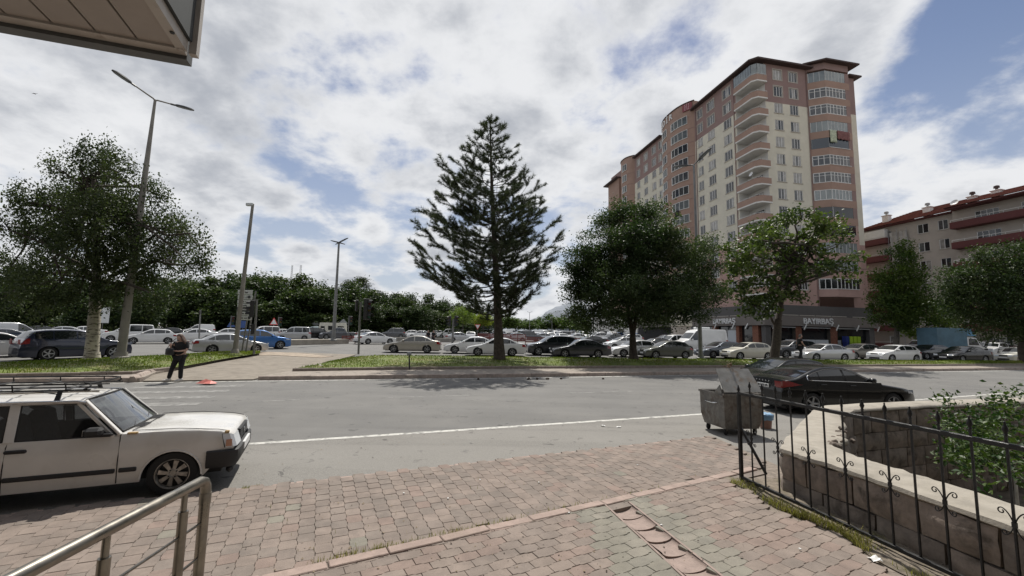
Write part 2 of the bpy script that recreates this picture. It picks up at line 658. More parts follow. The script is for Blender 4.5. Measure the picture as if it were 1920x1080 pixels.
def lawn(name, front, back, parent, z0=.22, hump=.22, nx=60, ny=10):
    """mounded grass between two polylines"""
    def samp(pl, t):
        ls = [0]
        for a, b in zip(pl[:-1], pl[1:]):
            ls.append(ls[-1] + (Vector(b[:2]) - Vector(a[:2])).length)
        d = t * ls[-1]
        for i in range(len(pl) - 1):
            if d <= ls[i + 1] + 1e-6:
                u = (d - ls[i]) / max(1e-6, ls[i + 1] - ls[i])
                return Vector(pl[i][:2]).lerp(Vector(pl[i + 1][:2]), u)
        return Vector(pl[-1][:2])
    rows = []
    for j in range(ny + 1):
        v = j / ny
        row = []
        for i in range(nx + 1):
            a, b = samp(front, i / nx), samp(back, i / nx)
            p = a.lerp(b, v)
            e = min(1, 6 * i / nx + .15, 6 * (1 - i / nx) + .15)
            row.append((p.x, p.y, hz(p.x, p.y) + z0 + hump * math.sin(PI * v) ** .7 * e + .015 * math.sin(p.x * 1.7 + p.y) * math.sin(PI * v)))
        rows.append(row)
    o = MB().grid(rows).build(name, M_GRASS, parent, smooth=60)
    return o, rows


g_front = [p + RN * .13 for p in K2]
lawn_r, LAWN_ROWS = lawn('lawn', g_front, FARG[::-1][:1] + FARG[::-1][1:], isl, .2, .2, 90, 10)

# left-hand island with the birch and the lamp post
il = thing('traffic_island', None, None)
tag(il, kind='structure', label='grassed traffic island under the birch, left of the path')
lf = [gh(-260, 721), gh(100, 718.5), gh(262, 717)]
lpath = [gh(262, 717), gh(290, 704), gh(400, 681), gh(492, 663)]
lback = [gh(-260, 693, .2), gh(0, 682, .2), gh(240, 670.5, .2), gh(380, 664, .2), gh(488, 659, .2)]
sheet('strip_paving', [tuple((p + RN * .12)[:2]) for p in lf[:-1]] + [tuple(p[:2]) for p in lpath] + [tuple(p[:2]) for p in lback[::-1]], .13, M_STRIP, il, side=.2)
kerb_row(il, lf, .95, .22, .18, M_KERB)
kerb_row(il, lpath, .8, .3, .22, M_KERB, slope=.16)
lg_front = [gh(-260, 705, .22), gh(100, 700, .22), gh(250, 697, .22), gh(330, 688, .22), gh(420, 672, .22), gh(488, 661.5, .22)]
kerb_row(il, [p - RN * .1 for p in lg_front[:4]], .9, .14, .25, MATS['inner_kerb'], slope=.01)
lawn_l, LAWN_ROWS_L = lawn('lawn', lg_front, lback, il, .2, .16, 60, 8)

# path between the islands
PATH = [gh(268, 716.5), gh(474, 713.5), gh(556, 694), gh(625, 678), gh(668, 666), gh(560, 662), gh(492, 660.5), gh(398, 680), gh(290, 703)]
sheet('path', [tuple(p[:2]) for p in PATH], .05, M_PATH, side=.06, kind='structure', label='worn brown paved path crossing between the grass islands')
# rough sandy edge where the path meets the far road
sheet('path_edge', [tuple(gh(*q)[:2]) for q in [(490, 661), (560, 663.5), (625, 670), (600, 672.5), (520, 668), (470, 668)]], .07, mat('loose_sand', (.30, .245, .19), .95, var=.3, vscale=2, bump=.8, bscale=6, space='W'), bpy.data.objects['path'], side=.03)
# ================================================================ sidewalk, pavers, kerb, channel
M_BED = mat('paver_bed', (.205, .172, .142), .95, var=.3, vscale=14, space='W', bump=.5, bscale=50, dirt=(.10, .10, .045), dscale=2.5, damt=(.6, .8))


def paver_mat(name, c):
    return mat(name, c, .88, var=.13, vscale=3.5, space='W', bump=.28, bscale=70, dirt=tuple(x * .72 + .01 for x in c), dscale=5.5, damt=(.42, .78), spec=.3)


PV_RED = [paver_mat('paver_red%d' % i, c) for i, c in enumerate([(.228, .186, .158), (.214, .177, .152), (.242, .197, .168), (.206, .173, .149), (.238, .182, .154)])]
PV_GRY = [paver_mat('paver_grey%d' % i, c) for i, c in enumerate([(.222, .206, .170), (.208, .195, .163), (.235, .216, .180)])]
sw_poly = [tuple((SWL - SD * 16)[:2]), tuple(SWL[:2]), tuple(SWR[:2]), tuple((SWR + SD * .55)[:2]), (4.35, 6.5), (4.0, 6.0), (3.95, 5.2), (4.2, 3.9), (4.6, 1.5), (4.7, -8), (-16, -8)]
walk = thing('sidewalk', None, None)
tag(walk, kind='structure', label='red paved sidewalk sloping gently to the road')

IKL, IKR = gp(540, 1076, SW_Z), gp(1390, 884, SW_Z)
ID = (IKR - IKL).normalized()
IN = Vector((-ID.y, ID.x, 0))
CH0, CH1 = gp(1157, 943, SW_Z), gp(1318, 1080, SW_Z)
CD = (CH1 - CH0).normalized()
CN = Vector((-CD.y, CD.x, 0))


def half(poly, n, k):
    """the part of a polygon where n.p > k"""
    out = []
    for i, p in enumerate(poly):
        q = poly[(i + 1) % len(poly)]
        a, b = n.x * p[0] + n.y * p[1] - k, n.x * q[0] + n.y * q[1] - k
        if a > 0:
            out.append(p)
        if (a > 0) != (b > 0):
            t = a / (a - b)
            out.append((p[0] + t * (q[0] - p[0]), p[1] + t * (q[1] - p[1])))
    return out


cu, ca = CH0.dot(CN), CH0.dot(CD)
sheet('paver_bed', half(sw_poly, CN, cu + .172), .034, M_BED, walk, side=.15)
sheet('paver_bed', half(sw_poly, -CN, -cu + .172), .034, M_BED, walk, side=.15)
mid = half(half(sw_poly, CN, cu - .172), -CN, -cu - .172)
sheet('paver_bed', half(mid, -CD, -ca + .03), .034, M_BED, walk, side=.15)
sheet('drain_bed', half(mid, CD, ca - .03), -.06, M_BED, walk)
FN0, FN1 = Vector((3.27, 6.22, 0)), Vector((3.98, 2.75, 0))


def fence_x(y):
    """x of the edge of the weedy strip along the fence"""
    return 3.27 + (6.22 - y) * (3.98 - 3.27) / (6.22 - 2.75) - .20 - .05 * math.sin(y * 5) - max(0, (4.6 - y)) * .10


PH = .025


def paver_mesh(w, h, d):
    a, h = w / 2 - .0016, h / 2 - .0016
    top = [(-a, h - d), (-w * .33, h - d), (-w * .25, h + d), (w * .25, h + d), (w * .33, h - d), (a, h - d)]
    out = top + [(x, -y) for x, y in top[::-1]]
    mb = MB()
    q = .0028
    lo = [(x, y, 0) for x, y in out]
    mi = [(x, y, PH - .004) for x, y in out]
    hi = [(x * (1 - q / a), y * (1 - q / h), PH) for x, y in out]
    n = 12
    mb.add(lo + mi + hi, [(i, (i + 1) % n, n + (i + 1) % n, n + i) for i in range(n)] + [(n + i, n + (i + 1) % n, 2 * n + (i + 1) % n, 2 * n + i) for i in range(n)] + [tuple(range(2 * n, 3 * n))])
    mb.f = [f[::-1] for f in mb.f]
    return mb


def lay_pavers(parent, org, d, inside, colour, nr, nc, rng, w=.2, h=.165):
    """pavers in running bond; the 300 nearest are objects of their own, the rest one part"""
    n = Vector((-d.y, d.x, 0))
    base = paver_mesh(w, h, .0045 if w < .2 else .0065)
    lst = []
    for r in range(-nr, nr):
        for c in range(-nc, nc):
            p = org + n * (r * h) + d * ((c + (.5 if r % 2 else 0)) * w)
            if inside(p):
                lst.append(p)
    lst.sort(key=lambda p: (p.x ** 2 + p.y ** 2) if abs(p.x) < p.y * 1.3 + .2 and p.y > 2.6 else 1e3 + p.length)
    ang = math.atan2(d.y, d.x)
    meshes = {}
    rest = MB()
    for i, p in enumerate(lst):
        m = colour(p)
        z = .034 + rng.uniform(-.0022, .0015) + .005 * math.sin(p.x * 1.3 + 1) * math.sin(p.y * 1.7)
        M = Matrix.Translation((p.x, p.y, z)) @ rotz(ang + rng.gauss(0, .02)) @ Matrix.Rotation(rng.gauss(0, .010), 4, 'X') @ Matrix.Rotation(rng.gauss(0, .008), 4, 'Y')
        if i < 300:
            if m not in meshes:
                meshes[m] = base.mesh('paver', m)
            o = link(meshes[m], 'paver', parent)
            o.matrix_local = M
        else:
            rest.mi = (PV_RED + PV_GRY).index(m)
            rest.add(base.v, base.f, M)
    rest.build('paver_field', PV_RED + PV_GRY, parent, kind='stuff')


def near_sheet(p):
    return (p - SWL).dot(SN)


def side_ik(p):
    return (p - IKL).dot(IN)


def in_outer(p):
    return near_sheet(p) < -.065 and side_ik(p) > .03 and -8 < p.x < 4.1 and p.y > 2.2 and (p.x < 3.9 or p.y > 6.4)


def in_inner(p):
    u = abs((p - CH0).dot(CN))
    al = (p - CH0).dot(CD)
    return side_ik(p) < -.02 and p.x < fence_x(p.y) - .06 and p.x > -3 and p.y > 2.2 and not (u < .20 and al > -.22)


def col_outer(p):
    v = math.sin(p.x * 1.1 + .6) * math.cos(p.y * .9)
    if rnd.random() < .008:
        return PV_GRY[0]
    return PV_RED[4] if rnd.random() < .06 + .05 * v else rnd.choice(PV_RED[:4])


def col_inner(p):
    u = (p - CH0).dot(CN)
    j = rnd.uniform(-.06, .06)
    al = (p - CH0).dot(CD)
    if -.60 - .12 * al < u + j < .50 + .04 * al:
        return rnd.choice(PV_GRY)
    return PV_RED[4] if rnd.random() < .22 else rnd.choice(PV_RED[:3])


r1 = random.Random(5)
walk_in = thing('sidewalk', None, None)
tag(walk_in, kind='structure', label='inner paved forecourt with grey bands beside the channel')
lay_pavers(walk, gp(860, 940, 0), SN, in_outer, col_outer, 80, 70, r1, .185, .152)
lay_pavers(walk_in, gp(1000, 1010, 0), ID, in_inner, col_inner, 66, 60, r1, .222, .128)

# kerb stones between the two pavings
M_IKERB = mat('pink_kerb', (.315, .240, .205), .88, var=.14, vscale=6, bump=.3, bscale=40, space='W', dirt=(.24, .185, .15), dscale=3)
ks = MB().bbox((-.248, -.062, -.03), (.248, .062, .050), .007).mesh('kerb_stone', M_IKERB)
s = -5.0
while s < (IKR - IKL).length + .3:
    p = IKL + ID * s
    o = link(ks, 'kerb_stone', walk, (p.x, p.y, .020 + r1.uniform(-.006, .006)), math.atan2(ID.y, ID.x) + r1.gauss(0, .018))
    o.scale = (1 + r1.uniform(-.03, .01), 1, 1)
    s += .505
# ragged concrete lip where the paving meets the asphalt
lip = MB()
for i in range(70):
    a = -8 + i * .27
    p = SWL + SD * (a + .13) - SN * (.05 + r1.uniform(-.01, .02))
    if p.x > 4.1:
        break
    if r1.random() < .9:
        lip.bbox((-.13, -.05, 0), (.13, .05, .05 + r1.uniform(-.012, .004)), .012, Matrix.Translation(p * 1.0 - Vector((0, 0, p.z))) @ rotz(math.atan2(SD.y, SD.x) + r1.gauss(0, .02)))
lip.build('border_stones', M_IKERB, walk, kind='stuff')

# channel of overlapping half-round tiles
M_TILE = mat('channel_tile', (.285, .218, .188), .85, var=.12, vscale=9, bump=.3, bscale=50, space='W', dirt=(.20, .16, .135), dscale=6)
chan = thing('drain_channel', 'row of shallow half-round pink concrete tiles sunk between grey pavers', 'drain channel')
tm = MB()
W2, LT, N = .145, .31, 12
up, lo = [], []
for k in range(N + 1):
    a = PI * (k / N - .5)
    up.append((math.sin(a) * W2, -math.cos(a) * .042))
row0 = [(0, y * .97, z + .002) for y, z in up]
row1 = [(LT, y * 1.0, z + .017) for y, z in up]
row0b = [(0, y * .97, z - .018) for y, z in up]
row1b = [(LT - .004, y * 1.0, z + .002) for y, z in up]
tm.grid([row0b, row0, row1, row1b])
tm.f = [f[::-1] for f in tm.f]
tmesh = tm.mesh('channel_tile', M_TILE, 50)
L = (CH1 - CH0).length
k = 0
a = .04
while a < L + .8:
    p = CH0 + CD * a
    o = link(tmesh, 'channel_tile', chan, (p.x, p.y, .046 + r1.uniform(-.003, .003)))
    o.rotation_euler = (r1.gauss(0, .02), 0, math.atan2(CD.y, CD.x) + r1.gauss(0, .02))
    a += .272
fl, bd = MB(), MB()
for sgn in (-1, 1):
    p, q = CH0 + CN * sgn * .163 - CD * .02, CH0 + CN * sgn * .163 + CD * (L + .8)
    d = q - p
    fl.box((0, -.012, 0), (d.length, .012, .062), Matrix.Translation((p.x, p.y, 0)) @ rotz(math.atan2(d.y, d.x)))
    bd.box((-.1, .0125 if sgn > 0 else -.155, .0), (d.length, .155 if sgn > 0 else -.0125, .053), Matrix.Translation((p.x, p.y, 0)) @ rotz(math.atan2(d.y, d.x)))
fl.build('side_strip', M_TILE, chan)
bd.build('mortar_bed', PV_GRY[1], chan)
bd = MB().box((-5, -.2, 0), ((IKR - IKL).length + .3, .2, .0505), Matrix.Translation((IKL.x, IKL.y, 0)) @ rotz(math.atan2(ID.y, ID.x)))
bd.build('mortar_bed', PV_RED[3], walk)


# ---------------------------------------------------------------- grass blades
def blades(name, pts, h, w, m, parent=None, lean=.5, rng=nrg, tint=None, **kw):
    """pts: (n,3) roots; one bent blade each (two triangles and a tip)"""
    n = len(pts)
    ang = rng.uniform(0, 2 * PI, n)
    hh = h * rng.uniform(.45, 1.25, n)
    le = lean * rng.uniform(.1, 1.2, n) * hh
    dx, dy = np.cos(ang), np.sin(ang)
    sx, sy = -dy * w / 2, dx * w / 2
    r = np.asarray(pts)
    z = np.zeros(n)
    v = np.stack([
        np.stack([r[:, 0] - sx, r[:, 1] - sy, r[:, 2]], 1), np.stack([r[:, 0] + sx, r[:, 1] + sy, r[:, 2]], 1),
        np.stack([r[:, 0] + sx * .7 + dx * le * .35, r[:, 1] + sy * .7 + dy * le * .35, r[:, 2] + hh * .6], 1),
        np.stack([r[:, 0] - sx * .7 + dx * le * .35, r[:, 1] - sy * .7 + dy * le * .35, r[:, 2] + hh * .6], 1),
        np.stack([r[:, 0] + dx * le, r[:, 1] + dy * le, r[:, 2] + hh], 1)], 1).reshape(-1, 3)
    b = (np.arange(n) * 5)[:, None]
    tris = np.concatenate([b + [0, 1, 2], b + [0, 2, 3], b + [3, 2, 4]], 1).reshape(-1, 3)
    tn = rng.uniform(0, 1, n) if tint is None else tint
    return link(np_mesh(name, v, tris, m, np.repeat(tn, 3)), name, parent, **kw)


M_WEED = leaf_mat('weed', (.17, .17, .05), (.40, .34, .14), .3, .7)
M_BLADE = leaf_mat('lawn_blade', (.095, .135, .020), (.185, .20, .045), .35, .7)
# dry weeds in the kerb joint
pts = []
for cx, cy, n, sp in [(820, 1003, 60, .2), (850, 990, 90, .16), (735, 1032, 120, .2), (690, 1046, 90, .2), (640, 1050, 60, .15), (980, 955, 60, .25), (1060, 935, 40, .2), (920, 978, 60, .2), (1160, 908, 20, .2), (640, 1020, 20, .1)]:
    c = gp(cx, cy, SW_Z)
    for _ in range(n):
        t = rnd.gauss(0, sp)
        pts.append(c + ID * t + IN * (.06 - (c - IKL).dot(IN) + abs(rnd.gauss(0, .035))) + Vector((0, 0, -.02)))
for _ in range(160):
    p = SWL + SD * rnd.uniform(.3, .5) - SN * rnd.uniform(0, .06)
    pts.append(Vector((p.x, p.y, .01)))
for _ in range(90):                                     # single blades in the paver joints
    p = gp(rnd.uniform(500, 1400), rnd.uniform(880, 1060), .04)
    if in_outer(p):
        pts.append(Vector((p.x, p.y, .045)))
blades('weeds', np.array([tuple(p) for p in pts]), .06, .006, M_WEED, kind='stuff', label='dry yellow weeds growing in the paving joints')
# weedy strip along the foot of the fence
mb = MB()
rows = []
for i in range(50):
    y = 6.35 - i * .12
    x0 = fence_x(y)
    xe = 4.0 + max(0, (4.9 - y)) * .12
    rows.append([(x0 + (xe - x0) * k / 8, y, .045 + (.05 * math.sin(PI * k / 8) + .02 * math.sin(9 * y + k * 2)) * (0.5 + .5 * math.sin(3 * y + k)) * (0 if k == 0 else 1)) for k in range(9)])
mb.grid(rows)
mb.f = [f[::-1] for f in mb.f]
mb.build('earth_strip', mat('earth', (.185, .155, .12), .95, var=.35, vscale=9, bump=.9, bscale=30, space='W', dirt=(.10, .095, .035), dscale=3), kind='structure', smooth=70, label='strip of dry earth between pavers and stone wall')
pts = []
for _ in range(5200):
    y = rnd.uniform(2.6, 6.2)
    t = abs(rnd.gauss(0, .10)) - .03
    dens = .5 + .5 * math.sin(y * 4.1 + .5) + (.5 if 4.3 < y < 5.6 else 0)
    if rnd.random() < dens * .8:
        pts.append((fence_x(y) + t + .02, y, .035))
blades('weeds', np.array(pts), .085, .007, M_WEED, kind='stuff', label='tufts of dry grass along the foot of the iron fence', lean=.9)


# blades on the lawns
def lawn_blades(rows, n, parent, h=.09, w=.03):
    R = np.array(rows)
    ny, nx = R.shape[:2]
    v = nrg.uniform(0, ny - 1.001, n)
    u = nrg.uniform(0, nx - 1.001, n)
    iu, iv = u.astype(int), v.astype(int)
    fu, fv = (u - iu)[:, None], (v - iv)[:, None]
    p = R[iv, iu] * (1 - fu) * (1 - fv) + R[iv, iu + 1] * fu * (1 - fv) + R[iv + 1, iu] * (1 - fu) * fv + R[iv + 1, iu + 1] * fu * fv
    p[:, 2] -= .01
    keep = (np.sin(p[:, 0] * 1.3 + 2 * np.sin(p[:, 1] * .8)) + np.sin(p[:, 1] * 2.1 + p[:, 0] * .4) + nrg.normal(0, .8, n)) > -1.25
    p, n = p[keep], int(keep.sum())
    tn = np.clip(.45 + .35 * np.sin(p[:, 0] * .7 + 1.3 * np.sin(p[:, 1] * .5)) + nrg.normal(0, .25, n), 0, 1)
    blades('grass', p, h, w, M_BLADE, parent, tint=tn, kind='stuff')


lawn_blades(LAWN_ROWS, 42000, isl)
lawn_blades(LAWN_ROWS_L, 14000, il)


# ---------------------------------------------------------------- stone wall round the sunken yard
M_CAP = mat('wall_cap', (.325, .295, .248), .88, var=.10, vscale=5, bump=.35, bscale=35, space='W', dirt=(.245, .222, .185), dscale=2.6, damt=(.48, .72), rvar=.1)
M_STONE = [mat('wall_stone%d' % i, c, .9, var=.25, vscale=6, bump=.7, bscale=16, space='W', dirt=(.075, .062, .05), dscale=3.5, damt=(.5, .72)) for i, c in enumerate([(.225, .185, .155), (.195, .165, .14), (.25, .205, .17)])]
M_MORT = mat('wall_mortar', (.09, .078, .065), .95, var=.3, vscale=10, space='W', bump=.6, bscale=30)
M_YARD = mat('yard_earth', (.12, .10, .075), .95, var=.3, vscale=4, space='W', bump=.6, bscale=18)
OUT = [(4.55, .6), (4.12, 2.6), (4.0, 3.48), (3.9, 4.29), (3.78, 4.95), (3.63, 5.5), (3.58, 5.84), (4.09, 6.5), (4.78, 7.3), (6.19, 8.94), (6.95, 9.62), (9.81, 10.59), (13.83, 11.7), (18.5, 12.95)]
INN = [(5.1, .6), (4.72, 2.6), (4.64, 3.5), (4.56, 4.3), (4.45, 4.95), (4.36, 5.45), (4.46, 6.0), (4.95, 6.42), (5.42, 7.05), (6.35, 8.35), (7.25, 9.13), (9.95, 10.02), (13.95, 11.15), (18.6, 12.4)]
CAPZ = .62
wall = thing('stone_wall', 'low rough stone wall with broad pale cap beside iron fence', 'stone wall')


def resample(pl, n):
    L = [0]
    for a, b in zip(pl[:-1], pl[1:]):
        L.append(L[-1] + math.dist(a, b))
    out = []
    for i in range(n):
        d = L[-1] * i / (n - 1)
        j = max(k for k in range(len(pl) - 1) if L[k] <= d + 1e-9)
        u = (d - L[j]) / (L[j + 1] - L[j])
        out.append((pl[j][0] + u * (pl[j + 1][0] - pl[j][0]), pl[j][1] + u * (pl[j + 1][1] - pl[j][1])))
    return out, L[-1]


def dens(pl, k):
    out = []
    for a, b in zip(pl[:-1], pl[1:]):
        for i in range(k):
            u = i / k
            out.append((a[0] + u * (b[0] - a[0]), a[1] + u * (b[1] - a[1])))
    return out + [pl[-1]]


DO, DI = dens(OUT, 6), dens(INN, 6)
mb = MB()
rr = random.Random(3)
rows = []
for (ox, oy), (ix, iy) in zip(DO, DI):
    j = lambda s: rr.uniform(-s, s)
    far = oy > 7.6
    a = Vector((ox + j(.012), oy + j(.012), 0))
    b = Vector((ix + j(.03), iy + j(.03), 0))
    w = (b - a).normalized()
    zt = CAPZ + j(.006)
    rows.append([tuple(a + w * .03 + Vector((0, 0, CAPZ - .075 + j(.012)))), tuple(a + Vector((0, 0, CAPZ - .05))), tuple(a + w * .012 + Vector((0, 0, zt - .012))), tuple(a + w * .05 + Vector((0, 0, zt))), tuple(a.lerp(b, .5) + Vector((0, 0, zt + .006))),
                 tuple(b - w * .05 + Vector((0, 0, zt))), tuple(b - w * .01 + Vector((0, 0, zt - .02))), tuple(b + Vector((0, 0, CAPZ - .06 + j(.015)))), tuple(b - w * .05 + Vector((0, 0, CAPZ - .09)))])
mb.grid(rows, close=True)
mb.f = [f[::-1] for f in mb.f]
mb.f.append(tuple(range(8, -1, -1)))
mb.m.append(0)
mb.build('wall_cap', M_CAP, wall, smooth=50)
# the core
mb = MB()
rows = []
for (ox, oy), (ix, iy) in zip(OUT, INN):
    a, b = Vector((ox, oy, 0)), Vector((ix, iy, 0))
    w = (b - a).normalized()
    a, b = a + w * .10, b - w * .10
    rows.append([(a.x, a.y, -.2), (a.x, a.y, CAPZ - .06), (b.x, b.y, CAPZ - .06), (b.x, b.y, -1.5)])
mb.grid(rows)
mb.f = [f[::-1] for f in mb.f]
mb.build('wall_core', M_MORT, wall)


def stones(pl, z0, z1, nrow, lmin, lmax, parent, inward, rng, sizes=None):
    """rough blocks in courses along a polyline; inward=+1/-1: side the faces look to (left of travel = +1)"""
    L = [0]
    for a, b in zip(pl[:-1], pl[1:]):
        L.append(L[-1] + math.dist(a, b))

    def at(d):
        j = max(k for k in range(len(pl) - 1) if L[k] <= d + 1e-9)
        u = (d - L[j]) / (L[j + 1] - L[j])
        return Vector((pl[j][0] + u * (pl[j + 1][0] - pl[j][0]), pl[j][1] + u * (pl[j + 1][1] - pl[j][1]), 0))
    hs = [(z1 - z0) / nrow * rng.uniform(.85, 1.15) for _ in range(nrow)]
    k = (z1 - z0) / sum(hs)
    z = z0
    for r in range(nrow):
        h = hs[r] * k
        d = rng.uniform(0, lmax * .6) * -1
        while d < L[-1]:
            l = rng.uniform(lmin, lmax)
            a, b = max(0, d), min(L[-1], d + l)
            d += l
            if b - a < .08:
                continue
            A, B = at(a + .006), at(b - .006)
            t = (B - A)
            ln = t.length
            t.normalize()
            n = Vector((-t.y, t.x, 0)) * inward
            g = rng.uniform(.004, .009)
            mb = MB()
            e = rng.uniform(0, .035)
            nx, nz = 4, 3
            rows = []
            for iz in range(nz + 1):
                row = []
                for ix in range(nx + 1):
                    u, v = ix / nx, iz / nz
                    edge = (ix in (0, nx)) or (iz in (0, nz))
                    dep = (-.025 if edge else e + rng.uniform(-.012, .012))
                    p = A + t * (u * ln + (rng.uniform(-.01, .01) if 0 < ix < nx else rng.uniform(0, .012) * (1 if ix == 0 else -1))) + n * dep
                    row.append((p.x, p.y, z + g + v * (h - 2 * g) + (rng.uniform(-.008, .008))))
                rows.append(row)
            mb.grid(rows)
            back = [A - n * .12, B - n * .12]
            o = len(mb.v)
            mb.v += [(back[0].x, back[0].y, z + g), (back[1].x, back[1].y, z + g), (back[1].x, back[1].y, z + h - g), (back[0].x, back[0].y, z + h - g)]
            w_ = nx + 1
            c = [0, nx, nz * w_ + nx, nz * w_]
            mb.f += [(c[0], o, o + 1, c[1])[::1], (c[1], o + 1, o + 2, c[2]), (c[2], o + 2, o + 3, c[3]), (c[3], o + 3, o, c[0])]
            mb.m += [0] * 4
            if inward < 0:
                pass
            mb.build('stone', rng.choice(M_STONE), parent, smooth=35)
        z += h


stones(OUT[:7][::-1], -.02, CAPZ - .07, 2, .42, .75, wall, -1, random.Random(8))
stones(OUT[6:11], -.02, CAPZ - .07, 2, .45, .8, wall, 1, random.Random(9))
stones(INN[6:14], -1.45, CAPZ - .08, 5, .55, .95, wall, -1, random.Random(10))
# yard floor
mb = MB()
mb.add([(x, y, -1.45) for x, y in [(4.3, 0), (19, 0), (19, 12.6), (14, 11.2), (10, 10.1), (7.2, 9.2), (5.3, 7.0), (4.3, 5.9)]], [tuple(range(8))])
mb.build('yard_ground', M_YARD, kind='structure', label='sunken earth yard behind the stone wall')
# rubble crumbs where the cap has broken away at its inner corner
mb = MB()
for i in range(46):
    t = rr.random()
    p = Vector((4.46, 6.0, 0)).lerp(Vector((5.5, 7.15, 0)), t) + Vector((rr.gauss(-.02, .045), rr.gauss(.02, .045), CAPZ - .05 + rr.gauss(0, .035)))
    s_ = rr.uniform(.018, .05)
    mb.bbox((-s_, -s_ * .8, -s_ * .6), (s_, s_ * .8, s_ * .6), s_ * .3, Matrix.Translation(p) @ Matrix.Rotation(rr.uniform(0, 6), 4, Vector((rr.random(), rr.random(), rr.random() + .1))))
mb.build('rubble', M_STONE[0], wall, kind='stuff')

# ---------------------------------------------------------------- wrought iron fence
M_IRON = mat('black_iron', (.018, .018, .018), .5, metal=.3, var=.3, vscale=20, bump=.25, bscale=60, rvar=.15)
fence = thing('iron_fence', 'black wrought iron railing with spear finials and curled scrolls', 'iron fence')
fd = (FN1 - FN0).normalized()
fl_ = (FN1 - FN0).length
FM = Matrix.Translation(FN0) @ rotz(math.atan2(fd.y, fd.x))


def fpart(mb, name, smooth=None):
    o = mb.build(name, M_IRON, fence, smooth=smooth)
    return o


ZT, ZB = 1.265, .11
mb = MB().bbox((-.02, -.018, ZT - .02), (fl_ + 1.2, .018, ZT + .02), .005, FM)
fpart(mb, 'top_rail')
mb = MB().bbox((.02, -.018, ZB - .02), (fl_ + 1.2, .018, ZB + .02), .005, FM)
fpart(mb, 'bottom_rail')
mb = MB().bbox((-.022, -.022, .03), (.022, .022, ZT - .021), .004, FM)
fpart(mb, 'post')
bar = MB()
bar.bbox((-.008, -.008, ZB + .02), (.008, .008, ZT + .075), .002)
barm = bar.mesh('bar', M_IRON)
fin = MB().lathe([(.009, ZT + .07), (.016, ZT + .078), (.010, ZT + .088), (.013, ZT + .098), (.021, ZT + .118), (.016, ZT + .14), (.006, ZT + .165), (.009, ZT + .172), (.006, ZT + .180), (.001, ZT + .185)], 8)
finm = fin.mesh('finial', M_IRON, 60)


def scroll(mb, sx, z0, sz, M=None, big=1.0):
    """one curled strap: leaves the bar at z0 and rolls up outwards"""
    pts = []
    for i in range(9):
        t = i / 8
        pts.append((sx * (.008 + .062 * t ** 1.2 * big), 0, z0 + sz * (.085 * (1 - (1 - t) ** 1.7)) * big))
    cx, cz = sx * .070 * big + sx * .0, z0 + sz * .060 * big
    for i in range(1, 12):
        a = PI / 2 - i * .52
        r = .025 * (1 - i / 17) * big
        pts.append((cx + sx * r * math.cos(a), 0, cz + sz * r * math.sin(a)))
    mb.tube(pts, .0048, 5)


scr = MB()
for sx in (-1, 1):
    scroll(scr, sx, .70, 1)
    scroll(scr, sx, .66, -1, big=.85)
scr.box((-.013, -.011, .66), (.013, .011, .70))
scrm = scr.mesh('scroll', M_IRON, 60)
nb = 0
s = .215
while s < fl_ + 1.1:
    o = link(barm, 'bar', fence)
    o.matrix_local = FM @ T(s)
    o = link(finm, 'finial', fence)
    o.matrix_local = FM @ T(s)
    if nb % 2 == 0:
        o = link(scrm, 'scroll', fence)
        o.matrix_local = FM @ T(s)
    s += .222
    nb += 1
o = link(finm, 'finial', fence)
o.matrix_local = FM @ T(.0, 0, -.07)
# strut that leans from the end post to the ground
a, b = FN0 + Vector((.02, 0, .78)), gp(1437, 890, .22)
mb = MB()
d = b - a
mb.bbox((0, -.02, -.014), (d.length, .02, .014), .004, Matrix.Translation(a) @ d.to_track_quat('X', 'Z').to_matrix().to_4x4())
fpart(mb, 'strut')

# ---------------------------------------------------------------- rose bush in the yard
def leaf_quads(c, size, rng, droop=0.0, spread=1.0, aspect=.55, outward=None):
    """c: (n,3) leaf centres -> folded leaves: 2 quads (6 verts) each"""
    n = len(c)
    s = size * rng.uniform(.6, 1.25, n)
    d = rng.normal(0, 1, (n, 3)) * spread
    if outward is not None:
        d += outward
    d[:, 2] *= .65
    d[:, 2] -= droop
    d /= np.linalg.norm(d, axis=1)[:, None] + 1e-9
    up = rng.normal(0, .6, (n, 3))
    up[:, 2] += 1.0
    sd = np.cross(d, up)
    sd /= np.linalg.norm(sd, axis=1)[:, None] + 1e-9
    nn = np.cross(sd, d)
    L, Wd = (s * .5)[:, None], (s * .5 * aspect)[:, None]
    f = (s * .10)[:, None]
    A = c - d * L
    B = c + d * L
    v = np.stack([A, c - d * L * .1 + sd * Wd + nn * f, B - nn * f, c - d * L * .1 - sd * Wd + nn * f], 1).reshape(-1, 3)
    b = (np.arange(n) * 4)[:, None]
    q = np.concatenate([b + [0, 1, 2], b + [0, 2, 3]], 1).reshape(-1, 3)
    return v, q


def leaves(name, c, size, m, parent=None, tint=None, rng=nrg, **kw):
    lab = {k: kw.pop(k) for k in ('label', 'cat', 'group', 'kind') if k in kw}
    v, q = leaf_quads(c, size, rng, **kw)
    tn = rng.uniform(0, 1, len(c)) if tint is None else tint
    me = np_mesh(name, v, q, m, np.repeat(tn, 2))
    return link(me, name, parent, **lab)


